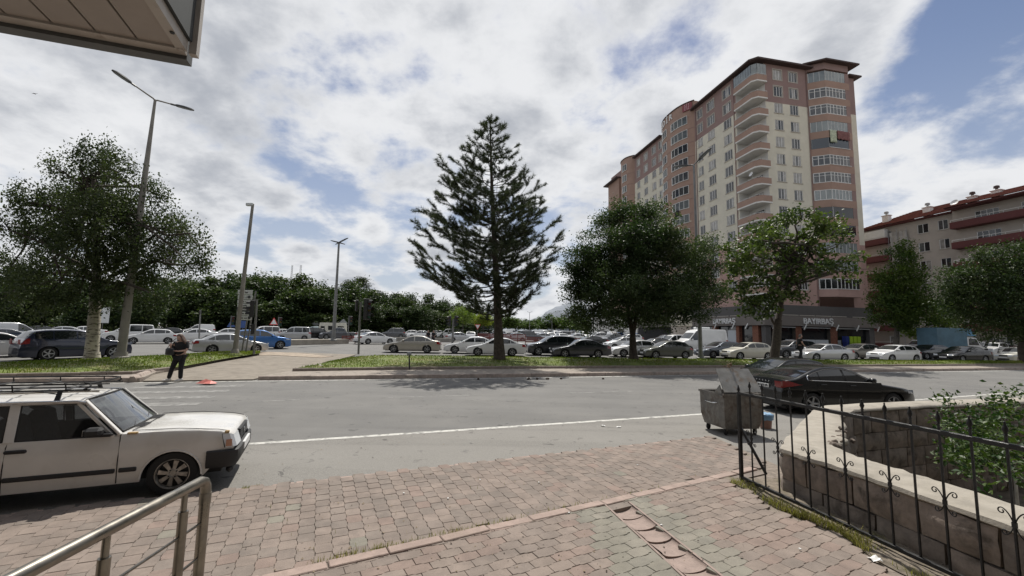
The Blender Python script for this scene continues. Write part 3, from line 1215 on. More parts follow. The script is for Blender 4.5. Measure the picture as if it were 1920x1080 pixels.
M_ROSE = leaf_mat('rose_leaf', (.022, .050, .016), (.10, .14, .035), .25, .45)
M_STEM = mat('green_stem', (.06, .07, .03), .7)
bush = thing('rose_bush', 'green rose bush climbing out of the yard over the wall', 'rose bush', gp(1880, 930, -1.45))
tips = []
stems = MB()
b0 = Vector(bush.location)
rr2 = random.Random(21)
for px, py, Y in [(1770, 745, 7.4), (1765, 790, 7.0), (1800, 790, 7.0), (1790, 840, 6.4), (1820, 770, 7.2), (1845, 800, 6.6), (1850, 850, 6.0), (1885, 745, 7.0), (1880, 800, 6.4), (1900, 770, 6.7),
                  (1915, 830, 5.8), (1870, 880, 5.6), (1835, 905, 5.6), (1905, 735, 6.6), (1940, 780, 6.2), (1960, 820, 6.2), (1810, 880, 6.2), (1895, 890, 5.4), (1930, 880, 5.4), (1920, 900, 5.2), (1860, 830, 6.2), (1830, 830, 6.4), (1905, 850, 5.6)]:
    tip = dp(px, py, Y)
    root = b0 + Vector((rr2.gauss(.6, .4), rr2.gauss(1.2, .5), 0))
    pl = []
    for i in range(9):
        t = i / 8
        p = root.lerp(tip, t)
        p.z = root.z + (tip.z - root.z) * (1 - (1 - t) ** 1.6)
        p += Vector((rr2.gauss(0, .03), rr2.gauss(0, .03), 0)) * (1 if i < 8 else 0)
        pl.append(p)
    stems.tube([p - b0 for p in pl], [.009 - .0007 * i for i in range(9)], 5)
    for i in range(3, 9):
        for _ in range(26 if i > 4 else 14):
            tips.append(pl[i] + Vector((rr2.gauss(0, .10), rr2.gauss(0, .10), rr2.gauss(0, .08))))
stems.build('stem', M_STEM, bush)
C_ = np.array([tuple(p - b0) for p in tips])
leaves('foliage', C_, .085, M_ROSE, bush, tint=np.clip(nrg.normal(.35, .3, len(C_)), 0, 1), aspect=.62)
mb = MB().tube([gp(1908, 948, -.6) , dp(1901, 865, gp(1908, 948, -.6).y)], .022, 6)
mb.build('stake', mat('stake', (.45, .44, .40), .8, var=.2), label='pale wooden stake standing among the rose bush leaves', cat='stake')
# ================================================================ cars
M_GLASS = mat('car_glass', (.012, .015, .017), .04, spec=.9)
M_DARK = mat('black_plastic', (.018, .018, .019), .6)
M_TYRE = mat('tyre_rubber', (.016, .016, .016), .85)
M_RIM = mat('alloy_rim', (.42, .43, .44), .35, metal=.8)
M_CHROME = mat('chrome', (.62, .63, .64), .15, metal=1)
M_LAMP = mat('headlamp_glass', (.62, .65, .68), .1, spec=.9)
M_RED = mat('tail_lamp', (.28, .008, .008), .15, spec=.8)
M_PLATE = mat('plate_white', (.75, .75, .74), .4)
M_SEAL = mat('rubber_seal', (.012, .012, .012), .7)
M_PINK = mat('skin_far', (.42, .27, .2), .6)


def paint(name, c, metal=.0, rough=.32):
    return mat('paint_' + name, c, rough, metal=metal, coat=1.0, spec=.5, var=.04, vscale=2)


P_WHITE = paint('white', (.74, .745, .74))
P_CREAM = paint('cream', (.62, .60, .51))
P_SILVER = paint('silver', (.47, .48, .49), .55)
P_BEIGE = paint('beige_silver', (.40, .375, .325), .4)
P_GREY = paint('grey', (.10, .105, .115), .5)
P_DGREY = paint('dark_grey', (.040, .044, .052), .4)
P_BLACK = mat('paint_black', (.006, .0065, .007), .22, coat=.35, spec=.35)
P_NAVY = paint('navy', (.010, .016, .045), .3)
P_BLUE = paint('blue', (.035, .150, .42), .3)
P_GREEN = paint('grey_green', (.085, .092, .080), .4)
P_BROWN = paint('grey_brown', (.115, .108, .098), .4)
P_TEAL = paint('pale_teal', (.36, .43, .44), .3)
P_STEEL = paint('blue_grey', (.055, .07, .095), .4)

CARS = {
    'sedan': dict(L=4.70, W=1.80, H=1.45, top=[(0, .46), (.02, .60), (.12, .70), (.5, .80), (1.20, .92), (1.32, .96), (2.10, 1.375), (2.35, 1.43), (2.75, 1.45), (3.2, 1.42), (3.45, 1.35), (4.02, 1.07), (4.15, 1.055), (4.55, 1.02), (4.65, .93), (4.70, .55)],
                  belt=(.90, 1.0), ws=(1.40, 2.08), rg=(3.50, 4.00), win=[(1.50, 2.50), (2.57, 3.42), (3.46, 3.84)], xw=(.88, 3.58), r=.325, doors=[(1.22, 2.53), (2.54, 3.52)]),
    'hatch': dict(L=4.08, W=1.76, H=1.46, top=[(0, .46), (.02, .62), (.12, .74), (.5, .85), (1.02, .95), (1.12, .99), (1.88, 1.38), (2.15, 1.44), (2.55, 1.46), (3.1, 1.43), (3.45, 1.36), (3.82, 1.02), (3.95, .95), (4.04, .85), (4.08, .5)],
                  belt=(.92, 1.03), ws=(1.20, 1.86), rg=(3.50, 3.80), win=[(1.28, 2.26), (2.33, 3.10), (3.14, 3.46)], xw=(.80, 3.36), r=.315, doors=[(1.02, 2.29), (2.30, 3.22)]),
    'suv': dict(L=4.52, W=1.86, H=1.67, top=[(0, .55), (.02, .76), (.10, .90), (.55, 1.00), (1.10, 1.08), (1.2, 1.11), (1.92, 1.56), (2.25, 1.65), (2.8, 1.67), (3.5, 1.65), (3.95, 1.58), (4.28, 1.16), (4.40, 1.08), (4.48, .95), (4.52, .55)],
                belt=(1.03, 1.14), ws=(1.28, 1.90), rg=(3.98, 4.27), win=[(1.38, 2.42), (2.49, 3.32), (3.36, 3.90)], xw=(.88, 3.62), r=.36, doors=[(1.12, 2.45), (2.46, 3.44)]),
    'estate': dict(L=4.68, W=1.86, H=1.68, top=[(0, .50), (.02, .72), (.12, .88), (.6, .99), (1.15, 1.07), (1.25, 1.10), (2.05, 1.56), (2.4, 1.65), (2.9, 1.68), (3.7, 1.66), (4.2, 1.58), (4.50, 1.18), (4.58, 1.08), (4.64, .95), (4.68, .55)],
                   belt=(1.02, 1.16), ws=(1.34, 2.02), rg=(4.22, 4.49), win=[(1.44, 2.50), (2.57, 3.45), (3.49, 4.16)], xw=(.90, 3.62), r=.365, doors=[(1.15, 2.53), (2.54, 3.50)]),
    'minivan': dict(L=4.30, W=1.80, H=1.82, top=[(0, .50), (.02, .72), (.14, .88), (.55, 1.00), (.92, 1.08), (1.0, 1.11), (1.68, 1.64), (1.95, 1.77), (2.4, 1.82), (3.8, 1.81), (4.10, 1.75), (4.22, 1.25), (4.27, .95), (4.30, .5)],
                    belt=(1.02, 1.08), ws=(1.08, 1.66), rg=(4.12, 4.215), win=[(1.20, 2.15), (2.24, 3.16), (3.22, 4.02)], xw=(.82, 3.50), r=.325, doors=[(1.0, 2.19), (2.2, 3.2)]),
    'van': dict(L=5.60, W=2.02, H=2.50, top=[(0, .60), (.02, .90), (.15, 1.10), (.6, 1.28), (.92, 1.36), (1.0, 1.40), (1.66, 2.10), (1.95, 2.40), (2.3, 2.48), (3.0, 2.50), (5.3, 2.49), (5.5, 2.42), (5.57, 1.3), (5.60, .6)],
                belt=(1.28, 1.36), ws=(1.10, 1.66), rg=(5.51, 5.53), win=[(1.22, 2.12)], xw=(1.0, 4.50), r=.36, doors=[(.98, 2.2)]),
    'panel': dict(L=4.40, W=1.82, H=1.84, top=[(0, .50), (.02, .72), (.14, .88), (.55, 1.00), (.92, 1.08), (1.0, 1.11), (1.68, 1.64), (1.95, 1.78), (2.4, 1.84), (3.9, 1.83), (4.25, 1.77), (4.34, 1.25), (4.38, .95), (4.40, .5)],
                  belt=(1.02, 1.08), ws=(1.08, 1.66), rg=(4.26, 4.32), win=[(1.20, 2.15)], xw=(.82, 3.55), r=.325, doors=[(1.0, 2.19)]),
    'pickup': dict(L=5.2, W=1.85, H=1.78, top=[(0, .6), (.02, .85), (.12, 1.0), (.6, 1.08), (1.25, 1.14), (1.35, 1.17), (1.95, 1.66), (2.2, 1.75), (2.6, 1.78), (3.25, 1.74), (3.45, 1.62), (3.6, 1.14), (3.75, 1.12), (5.1, 1.10), (5.17, 1.0), (5.2, .6)],
                   belt=(1.08, 1.12), ws=(1.42, 1.93), rg=(3.46, 3.58), win=[(1.52, 2.4), (2.47, 3.3)], xw=(.95, 4.05), r=.38, doors=[(1.25, 2.43), (2.44, 3.45)]),
    'saloon': dict(L=4.66, W=1.86, H=1.47, top=[(0, .46), (.02, .62), (.10, .72), (.5, .83), (1.30, .95), (1.42, .985), (2.15, 1.36), (2.45, 1.45), (2.8, 1.475), (3.2, 1.44), (3.6, 1.335), (4.20, 1.09), (4.35, 1.065), (4.56, 1.035), (4.61, 1.0), (4.63, .86), (4.66, .55)],
                   belt=(.92, 1.045), ws=(1.50, 2.13), rg=(3.46, 4.12), win=[(1.56, 2.52), (2.59, 3.40), (3.44, 3.74)], xw=(.95, 3.72), r=.335, doors=[(1.32, 2.55), (2.56, 3.55)]),
    'boxy': dict(L=3.95, W=1.62, H=1.40, top=[(0, .50), (.02, .66), (.06, .76), (.5, .82), (1.10, .88), (1.22, .91), (1.75, 1.32), (1.95, 1.38), (2.4, 1.40), (3.2, 1.38), (3.45, 1.33), (3.82, .95), (3.9, .9), (3.95, .5)],
                 belt=(.86, .90), ws=(1.28, 1.73), rg=(3.48, 3.80), win=[(1.36, 2.22), (2.28, 3.0), (3.05, 3.36)], xw=(.72, 3.1), r=.29, doors=[(1.12, 2.25), (2.26, 3.1)]),
}
ROOFW = {'van': .86, 'panel': .82, 'minivan': .82, 'suv': .76, 'estate': .76, 'pickup': .78, 'boxy': .78}


class CarShape:
    def __init__(s, k):
        d = CARS[k]
        s.k, s.d = k, d
        s.L, s.W, s.H = d['L'], d['W'], d['H']
        xs = np.linspace(0, s.L, 400)
        z = np.interp(xs, [p[0] for p in d['top']], [p[1] for p in d['top']])
        kern = np.exp(-.5 * (np.arange(-9, 10) / 4.0) ** 2)
        kern /= kern.sum()
        zp = np.pad(z, 9, mode='edge')
        s.xs, s.zs_ = xs, np.convolve(zp, kern, 'valid')
        s.rw = ROOFW.get(k, .70)

    def zt(s, x):
        return float(np.interp(x, s.xs, s.zs_))

    def belt(s, x):
        a, b = s.d['belt']
        return a + (b - a) * x / s.L

    def plan(s, x):
        f = max(0, 1 - x / .75)
        r = max(0, 1 - (s.L - x) / .7)
        return 1 - .20 * f ** 2.4 - .14 * r ** 2.4

    def hw(s, x, z):
        w = s.W / 2 * s.plan(x)
        zb = s.belt(x)
        if z <= zb:
            t = max(0, (z - .2) / (zb - .2))
            return w * float(np.interp(t, [0, .12, .35, .6, .78, .92, 1], [.93, .965, .992, 1.0, .994, .975, .955]))
        u = min(1.2, (z - zb) / (s.H - zb))
        return w * (.955 - (.955 - s.rw) * (u * .82 + .18 * u * u))

    def low(s, x):
        z = .19 + .04 * max(0, 1 - x / .5) + .06 * max(0, 1 - (s.L - x) / .6)
        r = s.d['r']
        for xw in s.d['xw']:
            dx = abs(x - xw)
            ra = r + .055
            if dx < ra:
                z = max(z, r + math.sqrt(ra * ra - dx * dx) * .97)
        return z

    def crown(s, x):
        """(z of the shoulder, corner radius, crown rise)"""
        zt = s.zt(x)
        c = .035 if zt > s.belt(x) + .2 else .025
        r = .055
        return zt - c - r, r, c

    def top(s, x, y):
        zs, r, c = s.crown(x)
        w = max(.05, s.hw(x, zs) - r)
        return s.zt(x) - c * min(1, (abs(y) / w)) ** 2

    def section(s, x):
        zs, r, c = s.crown(x)
        zl = min(s.low(x), zs - .03)
        a = min(s.belt(x), zl + .66 * (zs - zl))
        zz = [zl + (a - zl) * t for t in (0, .12, .35, .6, .8, 1)] + [a + (zs - a) * t for t in (.33, .67, 1)]
        out = [(s.hw(x, z), z) for z in zz]
        w = out[-1][0]
        for t in (30, 60, 90):
            q = R_(t)
            out.append((w - r * (1 - math.cos(q)), zs + r * math.sin(q)))
        w2 = w - r
        for t in (.66, .33, 0):
            out.append((w2 * t, s.zt(x) - c * t * t))
        return out


CAR_CACHE = {}
WHEELS = {}


def wheel_meshes(r, wd=.20):
    k = (round(r, 3), wd)
    if k in WHEELS:
        return WHEELS[k]
    h = wd / 2
    ty = MB().lathe([(r * .66, -h), (r * .90, -h), (r * .98, -h * .8), (r, -h * .35), (r, h * .35), (r * .98, h * .8), (r * .90, h), (r * .66, h), (r * .64, h * .5), (r * .64, -h * .5), (r * .66, -h)], 24, Matrix.Rotation(PI / 2, 4, 'X'), caps=False)
    tyre = ty.mesh('tyre', M_TYRE, 50)
    rm = MB()
    R = Matrix.Rotation(PI / 2, 4, 'X')
    rm.mat(0).lathe([(r * .66, h * .99), (r * .62, h * .99), (r * .58, h * .7), (r * .57, h * .2)], 20, R, caps=False)
    rm.lathe([(r * .14, h * .78), (r * .11, h * .92), (.001, h * .93)], 10, R, caps=False)
    for i in range(5):
        a = 2 * PI * i / 5
        M = R @ rotz(a)
        rm.bbox((r * .09, -r * .085, h * .55), (r * .60, r * .085, h * .84), .008, M)
    rm.mat(1).lathe([(r * .60, h * .30), (.001, h * .30)], 16, R, caps=False)
    # same on the inner side is hidden: a dark disc closes it
    rim = rm.mesh('rim', [M_RIM, M_DARK], 40)
    # face both ways: the wheel's outer side is -Y in local space
    WHEELS[k] = (tyre, rim)
    return WHEELS[k]


def patch(s, x0, x1, zlo, zhi, off, side, nx=10, nz=4, clip=None):
    """strip of the flank between two heights (functions of x)"""
    rows = []
    for i in range(nx + 1):
        x = x0 + (x1 - x0) * i / nx
        a, b = zlo(x), zhi(x)
        if b < a + .012:
            b = a + .012
        rows.append([(s.L / 2 - x, side * (s.hw(x, a + (b - a) * j / nz) + off), a + (b - a) * j / nz) for j in range(nz + 1)])
    mb = MB().grid(rows)
    if side > 0:
        mb.f = [f[::-1] for f in mb.f]
    return mb


def topp(s, x0, x1, wf, off, nx=8, ny=8):
    rows = []
    for i in range(nx + 1):
        x = x0 + (x1 - x0) * i / nx
        zs, r, c = s.crown(x)
        w = (s.hw(x, zs) - r * .6) * wf
        e = .02
        sl = (s.zt(x + e) - s.zt(x - e)) / (2 * e)
        n = Vector((sl, 1)).normalized()          # normal in (x', z): x' measured backwards
        rows.append([(s.L / 2 - x + n.x * off, w * (j / ny * 2 - 1), s.top(x, w * (j / ny * 2 - 1)) + n.y * off) for j in range(ny + 1)])
    mb = MB().grid(rows)
    mb.f = [f[::-1] for f in mb.f]
    return mb


def car_parts(k, nst=34):
    """list of (part name, mesh, place, parent index, paints) for one kind of car"""
    if k in CAR_CACHE:
        return CAR_CACHE[k]
    s = CarShape(k)
    d, L = s.d, s.L
    st = set(np.round(np.linspace(0, L, nst), 3)) | {.015, .03, .06, L - .015, L - .03, L - .06}
    ra = d['r'] + .055
    for xw in d['xw']:
        st = {x for x in st if abs(x - xw) > ra + .02}
        st |= {round(xw + ra * math.cos(PI * i / 12), 4) for i in range(13)} | {xw - ra - .006, xw + ra + .006}
    st = sorted(st)
    mb = MB()
    rows = []
    for x in st:
        h = s.section(x)
        rows.append([(L / 2 - x, y, z) for y, z in h] + [(L / 2 - x, -y, z) for y, z in h[-2::-1]])
    mb.grid(rows)
    n = len(rows[0])
    mb.f.append(tuple(range(n)))
    mb.f.append(tuple(range((len(rows) - 1) * n + n - 1, (len(rows) - 1) * n - 1, -1)))
    mb.m += [0, 0]
    mb.mat(1)
    mb.box((-L / 2 + .18, -s.W / 2 + .23, .17), (L / 2 - .18, s.W / 2 - .23, .52))
    mb.box((-L / 2 + .9, -s.W / 2 + .12, .16), (L / 2 - 1.3, s.W / 2 - .12, .24))
    body = mb.mesh('body', [None, M_DARK], 42)
    P = [('body', body, None, True)]
    zw = lambda x: s.belt(x) + .025
    zh = lambda x: s.crown(x)[0] - .015

    def two(name, f, m, smooth=60, painted=False):
        for sd in (-1, 1):
            P.append((name, f(sd).mesh(name, m, smooth), None, painted))
    P.append(('windscreen', topp(s, *d['ws'], .93, .010).mesh('windscreen', M_GLASS, 60), None, False))
    P.append(('rear_window', topp(s, *d['rg'], .88, .010).mesh('rear_window', M_GLASS, 60), None, False))
    for a, b in d['win']:
        two('side_window', lambda sd: patch(s, a, b, zw, zh, .005, sd), M_GLASS)
    for a, b in d['doors']:
        def zl(x):
            z = .34
            for xw in d['xw']:
                dx = abs(x - xw)
                if dx < ra + .05:
                    z = max(z, d['r'] + math.sqrt(max(0, (ra + .05) ** 2 - dx * dx)))
            return min(z, s.belt(x) - .05)
        two('door', lambda sd: patch(s, a + .006, b - .006, zl, lambda x: s.belt(x) + .012, .004, sd, 10, 5), [None], 60, True)
        two('door_handle', lambda sd: MB().bbox((L / 2 - b + .10, sd * (s.hw(b - .2, .84 if s.H < 1.6 else .98)), (s.belt(b) - .12)), (L / 2 - b + .30, sd * (s.hw(b - .2, .9) + .035), s.belt(b) - .09), .008), [None], None, True)
    hz_, hh = (.62, .74) if s.H < 1.55 else ((.76, .93) if s.H < 2 else (.95, 1.2))
    if k == 'boxy': hz_, hh = .56, .70
    two('headlight', lambda sd: MB().grid([[(L / 2 - x + .006, sd * (s.hw(x, hz_) - .04 - v), z - .02 * (v > .1)) for v in (.30, .15, .0)] for x, z in ((-.005, hz_), (.012, (hz_ + hh) / 2), (.03, hh))]), M_LAMP, 60)
    two('headlight_side', lambda sd: patch(s, .02, .42, lambda x: hz_ + .10 * x, lambda x: min(hh + .12 * x - .01, s.crown(x)[0] - .004), .006, sd), M_LAMP)
    th, tl = min(s.zt(L - .12) - .05, s.belt(L)), .70
    if s.H > 1.55: tl = .86; th = s.belt(L) + .02
    two('tail_light', lambda sd: patch(s, L - .34, L - .012, lambda x: tl + .05 * (L - x) / .3, lambda x: min(th, s.crown(x)[0] + .02), .006, sd), M_RED)
    two('rear_lamp', lambda sd: MB().bbox((-L / 2 - .008, sd * (s.hw(L, .8) - .30), tl + .02), (-L / 2 + .02, sd * (s.hw(L, .8) - .01), th - .05), .006), M_RED, None)
    wf = s.hw(0, .5)
    P.append(('grille', MB().bbox((L / 2 - .02, -wf * .45, hz_ - .02), (L / 2 + .012, wf * .45, hh - .03), .01).mesh('grille', M_DARK), None, False))
    P.append(('bumper_grille', MB().bbox((L / 2 - .03, -wf * .62, .24), (L / 2 + .010, wf * .62, .37), .01).mesh('bumper_grille', M_DARK), None, False))
    P.append(('licence_plate', MB().bbox((L / 2 - .01, -.26, .40), (L / 2 + .02, .26, .51), .004).mesh('licence_plate', M_PLATE), None, False))
    pz = .80 if k in ('sedan', 'saloon') else (.74 if s.H < 1.55 else .98)
    P.append(('licence_plate', MB().bbox((-L / 2 - .014, -.26, pz - .055), (-L / 2 + .01, .26, pz + .055), .004).mesh('licence_plate', M_PLATE), None, False))
    P.append(('rear_apron', MB().bbox((-L / 2 - .008, -s.hw(L, .4) * .8, .24), (-L / 2 + .03, s.hw(L, .4) * .8, .36), .01).mesh('rear_apron', M_DARK), None, False))
    xm = d['ws'][0] + .22
    two('mirror', lambda sd: MB().bbox((L / 2 - xm - .08, sd * (s.hw(xm, s.belt(xm)) - .01), s.belt(xm) + .02), (L / 2 - xm + .07, sd * (s.hw(xm, s.belt(xm)) + .19), s.belt(xm) + .15), .035), [None], 60, True)
    tyre, rim = wheel_meshes(d['r'])
    for xw in d['xw']:
        for sd in (-1, 1):
            P.append(('wheel', tyre, (L / 2 - xw, sd * (s.W / 2 - .12), d['r'], sd, rim), False))
    CAR_CACHE[k] = (P, s)
    return CAR_CACHE[k]


FARCAR = {}


def far_car_mesh(k):
    """one joined mesh of the kind for cars too small to show parts; slot 0 is the paint"""
    if k in FARCAR:
        return FARCAR[k]
    s = CarShape(k)
    d, L = s.d, s.L
    mb = MB()
    st = sorted(set(np.round(np.linspace(0, L, 18), 3)) | {.03, L - .03})
    rows = []
    for x in st:
        h = s.section(x)
        rows.append([(L / 2 - x, y, z) for y, z in h[::2]] + [(L / 2 - x, -y, z) for y, z in h[::2][-2::-1]])
    mb.grid(rows)
    n = len(rows[0])
    mb.f.append(tuple(range(n)))
    mb.f.append(tuple(range((len(rows) - 1) * n + n - 1, (len(rows) - 1) * n - 1, -1)))
    mb.m += [0, 0]

    def join(o, i):
        mb.mat(i).add(o.v, o.f)
    zw = lambda x: s.belt(x) + .025
    zh = lambda x: s.crown(x)[0] - .015
    join(topp(s, *d['ws'], .93, .02, 4, 4), 1)
    join(topp(s, *d['rg'], .88, .02, 3, 4), 1)
    for a, b in d['win']:
        for sd in (-1, 1):
            join(patch(s, a, b, zw, zh, .02, sd, 4, 2), 1)
    for xw in d['xw']:
        for sd in (-1, 1):
            mb.mat(2).lathe([(d['r'], -.1), (d['r'], .1)], 12, T(L / 2 - xw, sd * (s.W / 2 - .09), d['r']) @ Matrix.Rotation(PI / 2, 4, 'X'))
            mb.mat(4).lathe([(d['r'] * .6, -.105), (d['r'] * .6, .105)], 10, T(L / 2 - xw, sd * (s.W / 2 - .09), d['r']) @ Matrix.Rotation(PI / 2, 4, 'X'))
    hz_ = .68 if s.H < 1.55 else .86
    for sd in (-1, 1):
        join(patch(s, .0, .35, lambda x: hz_ - .06, lambda x: min(hz_ + .08, s.crown(x)[0]), .012, sd, 3, 1), 3)
        join(patch(s, L - .3, L, lambda x: hz_ + .05, lambda x: min(hz_ + .25, s.crown(x)[0]), .012, sd, 3, 1), 5)
    mb.mat(2).box((L / 2 - .02, -.5, .25), (L / 2 + .01, .5, .4)).box((L / 2 - .02, -.35, hz_ - .05), (L / 2 + .012, .35, hz_ + .03))
    FARCAR[k] = mb.mesh('car', [None, M_GLASS, M_TYRE, M_LAMP, M_RIM, M_RED], 42)
    return FARCAR[k]


def set_paint(o, p):
    o.material_slots[0].link = 'OBJECT'
    o.material_slots[0].material = p


NAMES = {'sedan': 'saloon_car', 'saloon': 'saloon_car', 'hatch': 'hatchback', 'suv': 'off_roader', 'estate': 'off_roader', 'minivan': 'minivan', 'van': 'panel_van', 'panel': 'small_van', 'pickup': 'pickup_truck', 'boxy': 'old_hatchback'}
CATS = {'van': 'van', 'panel': 'van', 'minivan': 'van', 'pickup': 'pickup'}


def car(k, p, px, py, head, label, group, far=False, push=.75, scale=1.0, z=None):
    g = gh(px, py) if z is None else gp(px, py, z)
    g = g + Vector((g.x, g.y, 0)).normalized() * push
    h = R_(head)
    pos = Vector((g.x, g.y, hz(g.x, g.y)))
    if far:
        o = link(far_car_mesh(k), NAMES[k], None, pos, h, label=label, cat=CATS.get(k, 'car'), group=group)
        o.scale = (scale,) * 3
        set_paint(o, p)
        return o
    P, s = car_parts(k)
    t = thing(NAMES[k], label, CATS.get(k, 'car'), pos, h, group)
    t.scale = (scale,) * 3
    # the road climbs gently: pitch with it
    t.rotation_euler = (0, -math.atan(SLOPE) * math.sin(h) if g.y > Y0S else 0, h)
    for nm, me, pl, painted in P:
        if pl is None:
            o = link(me, nm, t)
            if painted:
                set_paint(o, p)
        else:
            x, y, z_, sd, rim = pl
            o = link(me, nm, t, (x, y, z_))
            o.rotation_euler = (0, 0, 0 if sd < 0 else PI)
            link(rim, 'rim', o)
    return t


G1, G2, G3, G4 = 'cars queuing behind the grass island', 'cars waiting in the second lane', 'cars crossing on the left road', 'cars parked in the far lot'
NEARQ = [
    ('sedan', P_BEIGE, 774, 662, 186, 'dusty beige saloon at the head of the queue, left of the pine', G1),
    ('sedan', P_WHITE, 884, 663.5, 190, 'white saloon half hidden behind the white saloon at the pine trunk', G1),
    ('sedan', P_WHITE, 929, 668, 188, 'white saloon passing directly behind the pine trunk', G1),
    ('suv', P_DGREY, 1035, 667, 190, 'dark grey off-roader directly right of the pine trunk', G1),
    ('sedan', P_DGREY, 1087, 671, 189, 'dark grey saloon between the pine and the maple trunk', G1),
    ('sedan', P_WHITE, 1192, 670, 190, 'white saloon cut by the forked maple trunk', G1),
    ('hatch', P_GREEN, 1247, 673, 189, 'grey-green hatchback just right of the maple trunk', G1),
    ('hatch', P_STEEL, 1350, 672, 191, 'blue-grey hatchback behind the lamp post in front of the white van', G1),
    ('hatch', P_CREAM, 1400, 675, 190, 'cream hatchback left of the catalpa trunk', G1),
    ('suv', P_DGREY, 1484, 672, 191, 'dark off-roader with bright roof rails behind the catalpa trunk', G1),
    ('sedan', P_SILVER, 1543, 677.5, 190, 'silver saloon behind the walking man', G1),
    ('sedan', P_BROWN, 1612, 674, 191, 'grey-brown saloon tucked behind the silver saloon', G1),
    ('hatch', P_WHITE, 1676, 678.5, 191, 'glossy white hatchback below the shop with green crates', G1),
    ('sedan', P_DGREY, 1742, 674, 191, 'dark saloon peeking out behind the white hatchback', G1),
    ('sedan', P_BLACK, 1806, 680, 193, 'black saloon with lit headlamps near the big right tree', G1),
    ('boxy', P_CREAM, 1908, 680, 196, 'old cream hatchback at the trunk of the big right tree', G1),
    # second lanes
    ('sedan', P_BLACK, 1105, 651, 192, 'black saloon behind the dark grey saloon, left of the maple', G2),
    ('pickup', P_GREY, 1150, 650, 192, 'grey pickup in the second lane left of the maple trunk', G2),
    ('hatch', P_WHITE, 1165, 655, 192, 'white hatchback one lane back, left of the maple trunk', G2),
    ('suv', P_WHITE, 1178, 646, 192, 'white off-roader two lanes back, seen left of the maple trunk', G2),
    ('sedan', P_BLACK, 1228, 659, 192, 'low black saloon right behind the maple trunk', G2),
    ('suv', P_STEEL, 1246, 648, 192, 'blue-grey off-roader in front of the small white van', G2),
    ('panel', P_WHITE, 1263, 641, 192, 'small white van under the pale sentry box', G2),
    ('minivan', P_WHITE, 1262, 655, 192, 'white minivan nose between grey hatchback and big white van', G2),
    ('van', P_WHITE, 1312, 662, 190, 'tall white panel van with roof unit, left of the shop', G2),
    ('panel', P_SILVER, 1730, 664, 192, 'silver-grey small van behind the white hatchback', G2),
    ('suv', P_GREY, 1767, 663, 12, 'grey off-roader between silver van and blue truck', G2),
    ('sedan', P_WHITE, 1776, 670, 192, 'white saloon with paper on its screen behind the black saloon', G2),
    ('minivan', P_WHITE, 1850, 664, 205, 'white minivan behind the old cream hatchback', G2),
    ('minivan', P_GREY, 1838, 667, 200, 'grey minivan right of the blue box truck cab', G2),
    ('suv', P_WHITE, 1862, 668, 205, 'white off-roader left of the old cream hatchback', G2),
    # left road
    ('estate', P_NAVY, 138, 674, 62, 'dark blue estate off-roader behind the birch trunk', G3),
    ('sedan', P_WHITE, -10, 671, 62, 'pale saloon cut by the left picture edge behind the blue estate', G3),
    ('minivan', P_WHITE, 240, 641, 220, 'white minivan whose roof shows above the white hatchback', G3),
    ('hatch', P_WHITE, 281, 645, 220, 'white hatchback facing left beyond the lamp post', G3),
    ('sedan', P_BLACK, 312, 637, 222, 'black saloon glimpsed between white hatchback and white saloon', G3),
    ('sedan', P_WHITE, 362, 640, 222, 'white saloon behind the woman', G3),
    ('panel', P_WHITE, 370, 630, 222, 'white box-sided van behind the white saloon, under the trees', G3),
    ('sedan', P_SILVER, 430, 663.5, 46, 'silver saloon with its tail to the woman', G3),
    ('sedan', P_WHITE, 421, 637, 222, 'white saloon behind the silver saloon, left of the sign post', G3),
    ('suv', P_BLUE, 487, 655, 40, 'bright blue off-roader behind the traffic light', G3),
    ('minivan', P_WHITE, 490, 637, 222, 'white minivan behind the bright blue off-roader', G3),
    ('sedan', P_WHITE, 523, 636, 222, 'white saloon under the triangular warning sign', G3),
    ('minivan', P_SILVER, 548, 638.5, 212, 'silver minivan behind the low pale wall', G3),
    ('suv', P_BLACK, 582, 636, 212, 'black off-roader touching the silver minivan', G3),
    ('panel', P_TEAL, 586, 632, 212, 'pale teal van in front of the caravan', G3),
    ('pickup', P_GREY, 634, 637, 205, 'grey pickup in front of the caravan, by the lamp post', G3),
    ('sedan', P_WHITE, 679, 635, 205, 'white car hidden behind the white saloon by the traffic light', G3),
    ('sedan', P_WHITE, 703, 645.5, 42, 'white saloon driving off just right of the traffic light', G3),
    ('minivan', P_GREY, 735, 634, 205, 'dark grey minivan right of the driving white saloon', G3),
    ('hatch', P_WHITE, 766, 634, 202, 'white hatchback next to the dark grey minivan', G3),
    ('sedan', P_WHITE, 786, 634.5, 202, 'white saloon left of the two dark pedestrians', G3),
    ('hatch', P_WHITE, 815, 633, 202, 'white hatchback behind the two dark pedestrians', G3),
    ('minivan', P_WHITE, 838, 633.5, 202, 'white minivan left of the two-headed traffic light by the pine', G3),
    ('sedan', P_SILVER, 862, 641, 20, 'pale silver saloon under the light green tree', G3),
    ('panel', P_SILVER, 20, 643, 70, 'silver van at the far left with its dark rear window', G3),
    ('sedan', P_GREY, 8, 652, 65, 'grey car behind the pale saloon at the left edge', G3),
    ('sedan', P_BLACK, 62, 636, 225, 'black saloon roof left of the dark blue estate', G3),
    ('sedan', P_SILVER, 110, 637, 225, 'silver saloon roof above the dark blue estate', G3),
    ('sedan', P_WHITE, 150, 635, 225, 'white saloon roof beside the birch trunk', G3),
]
for row in NEARQ:
    car(*row)
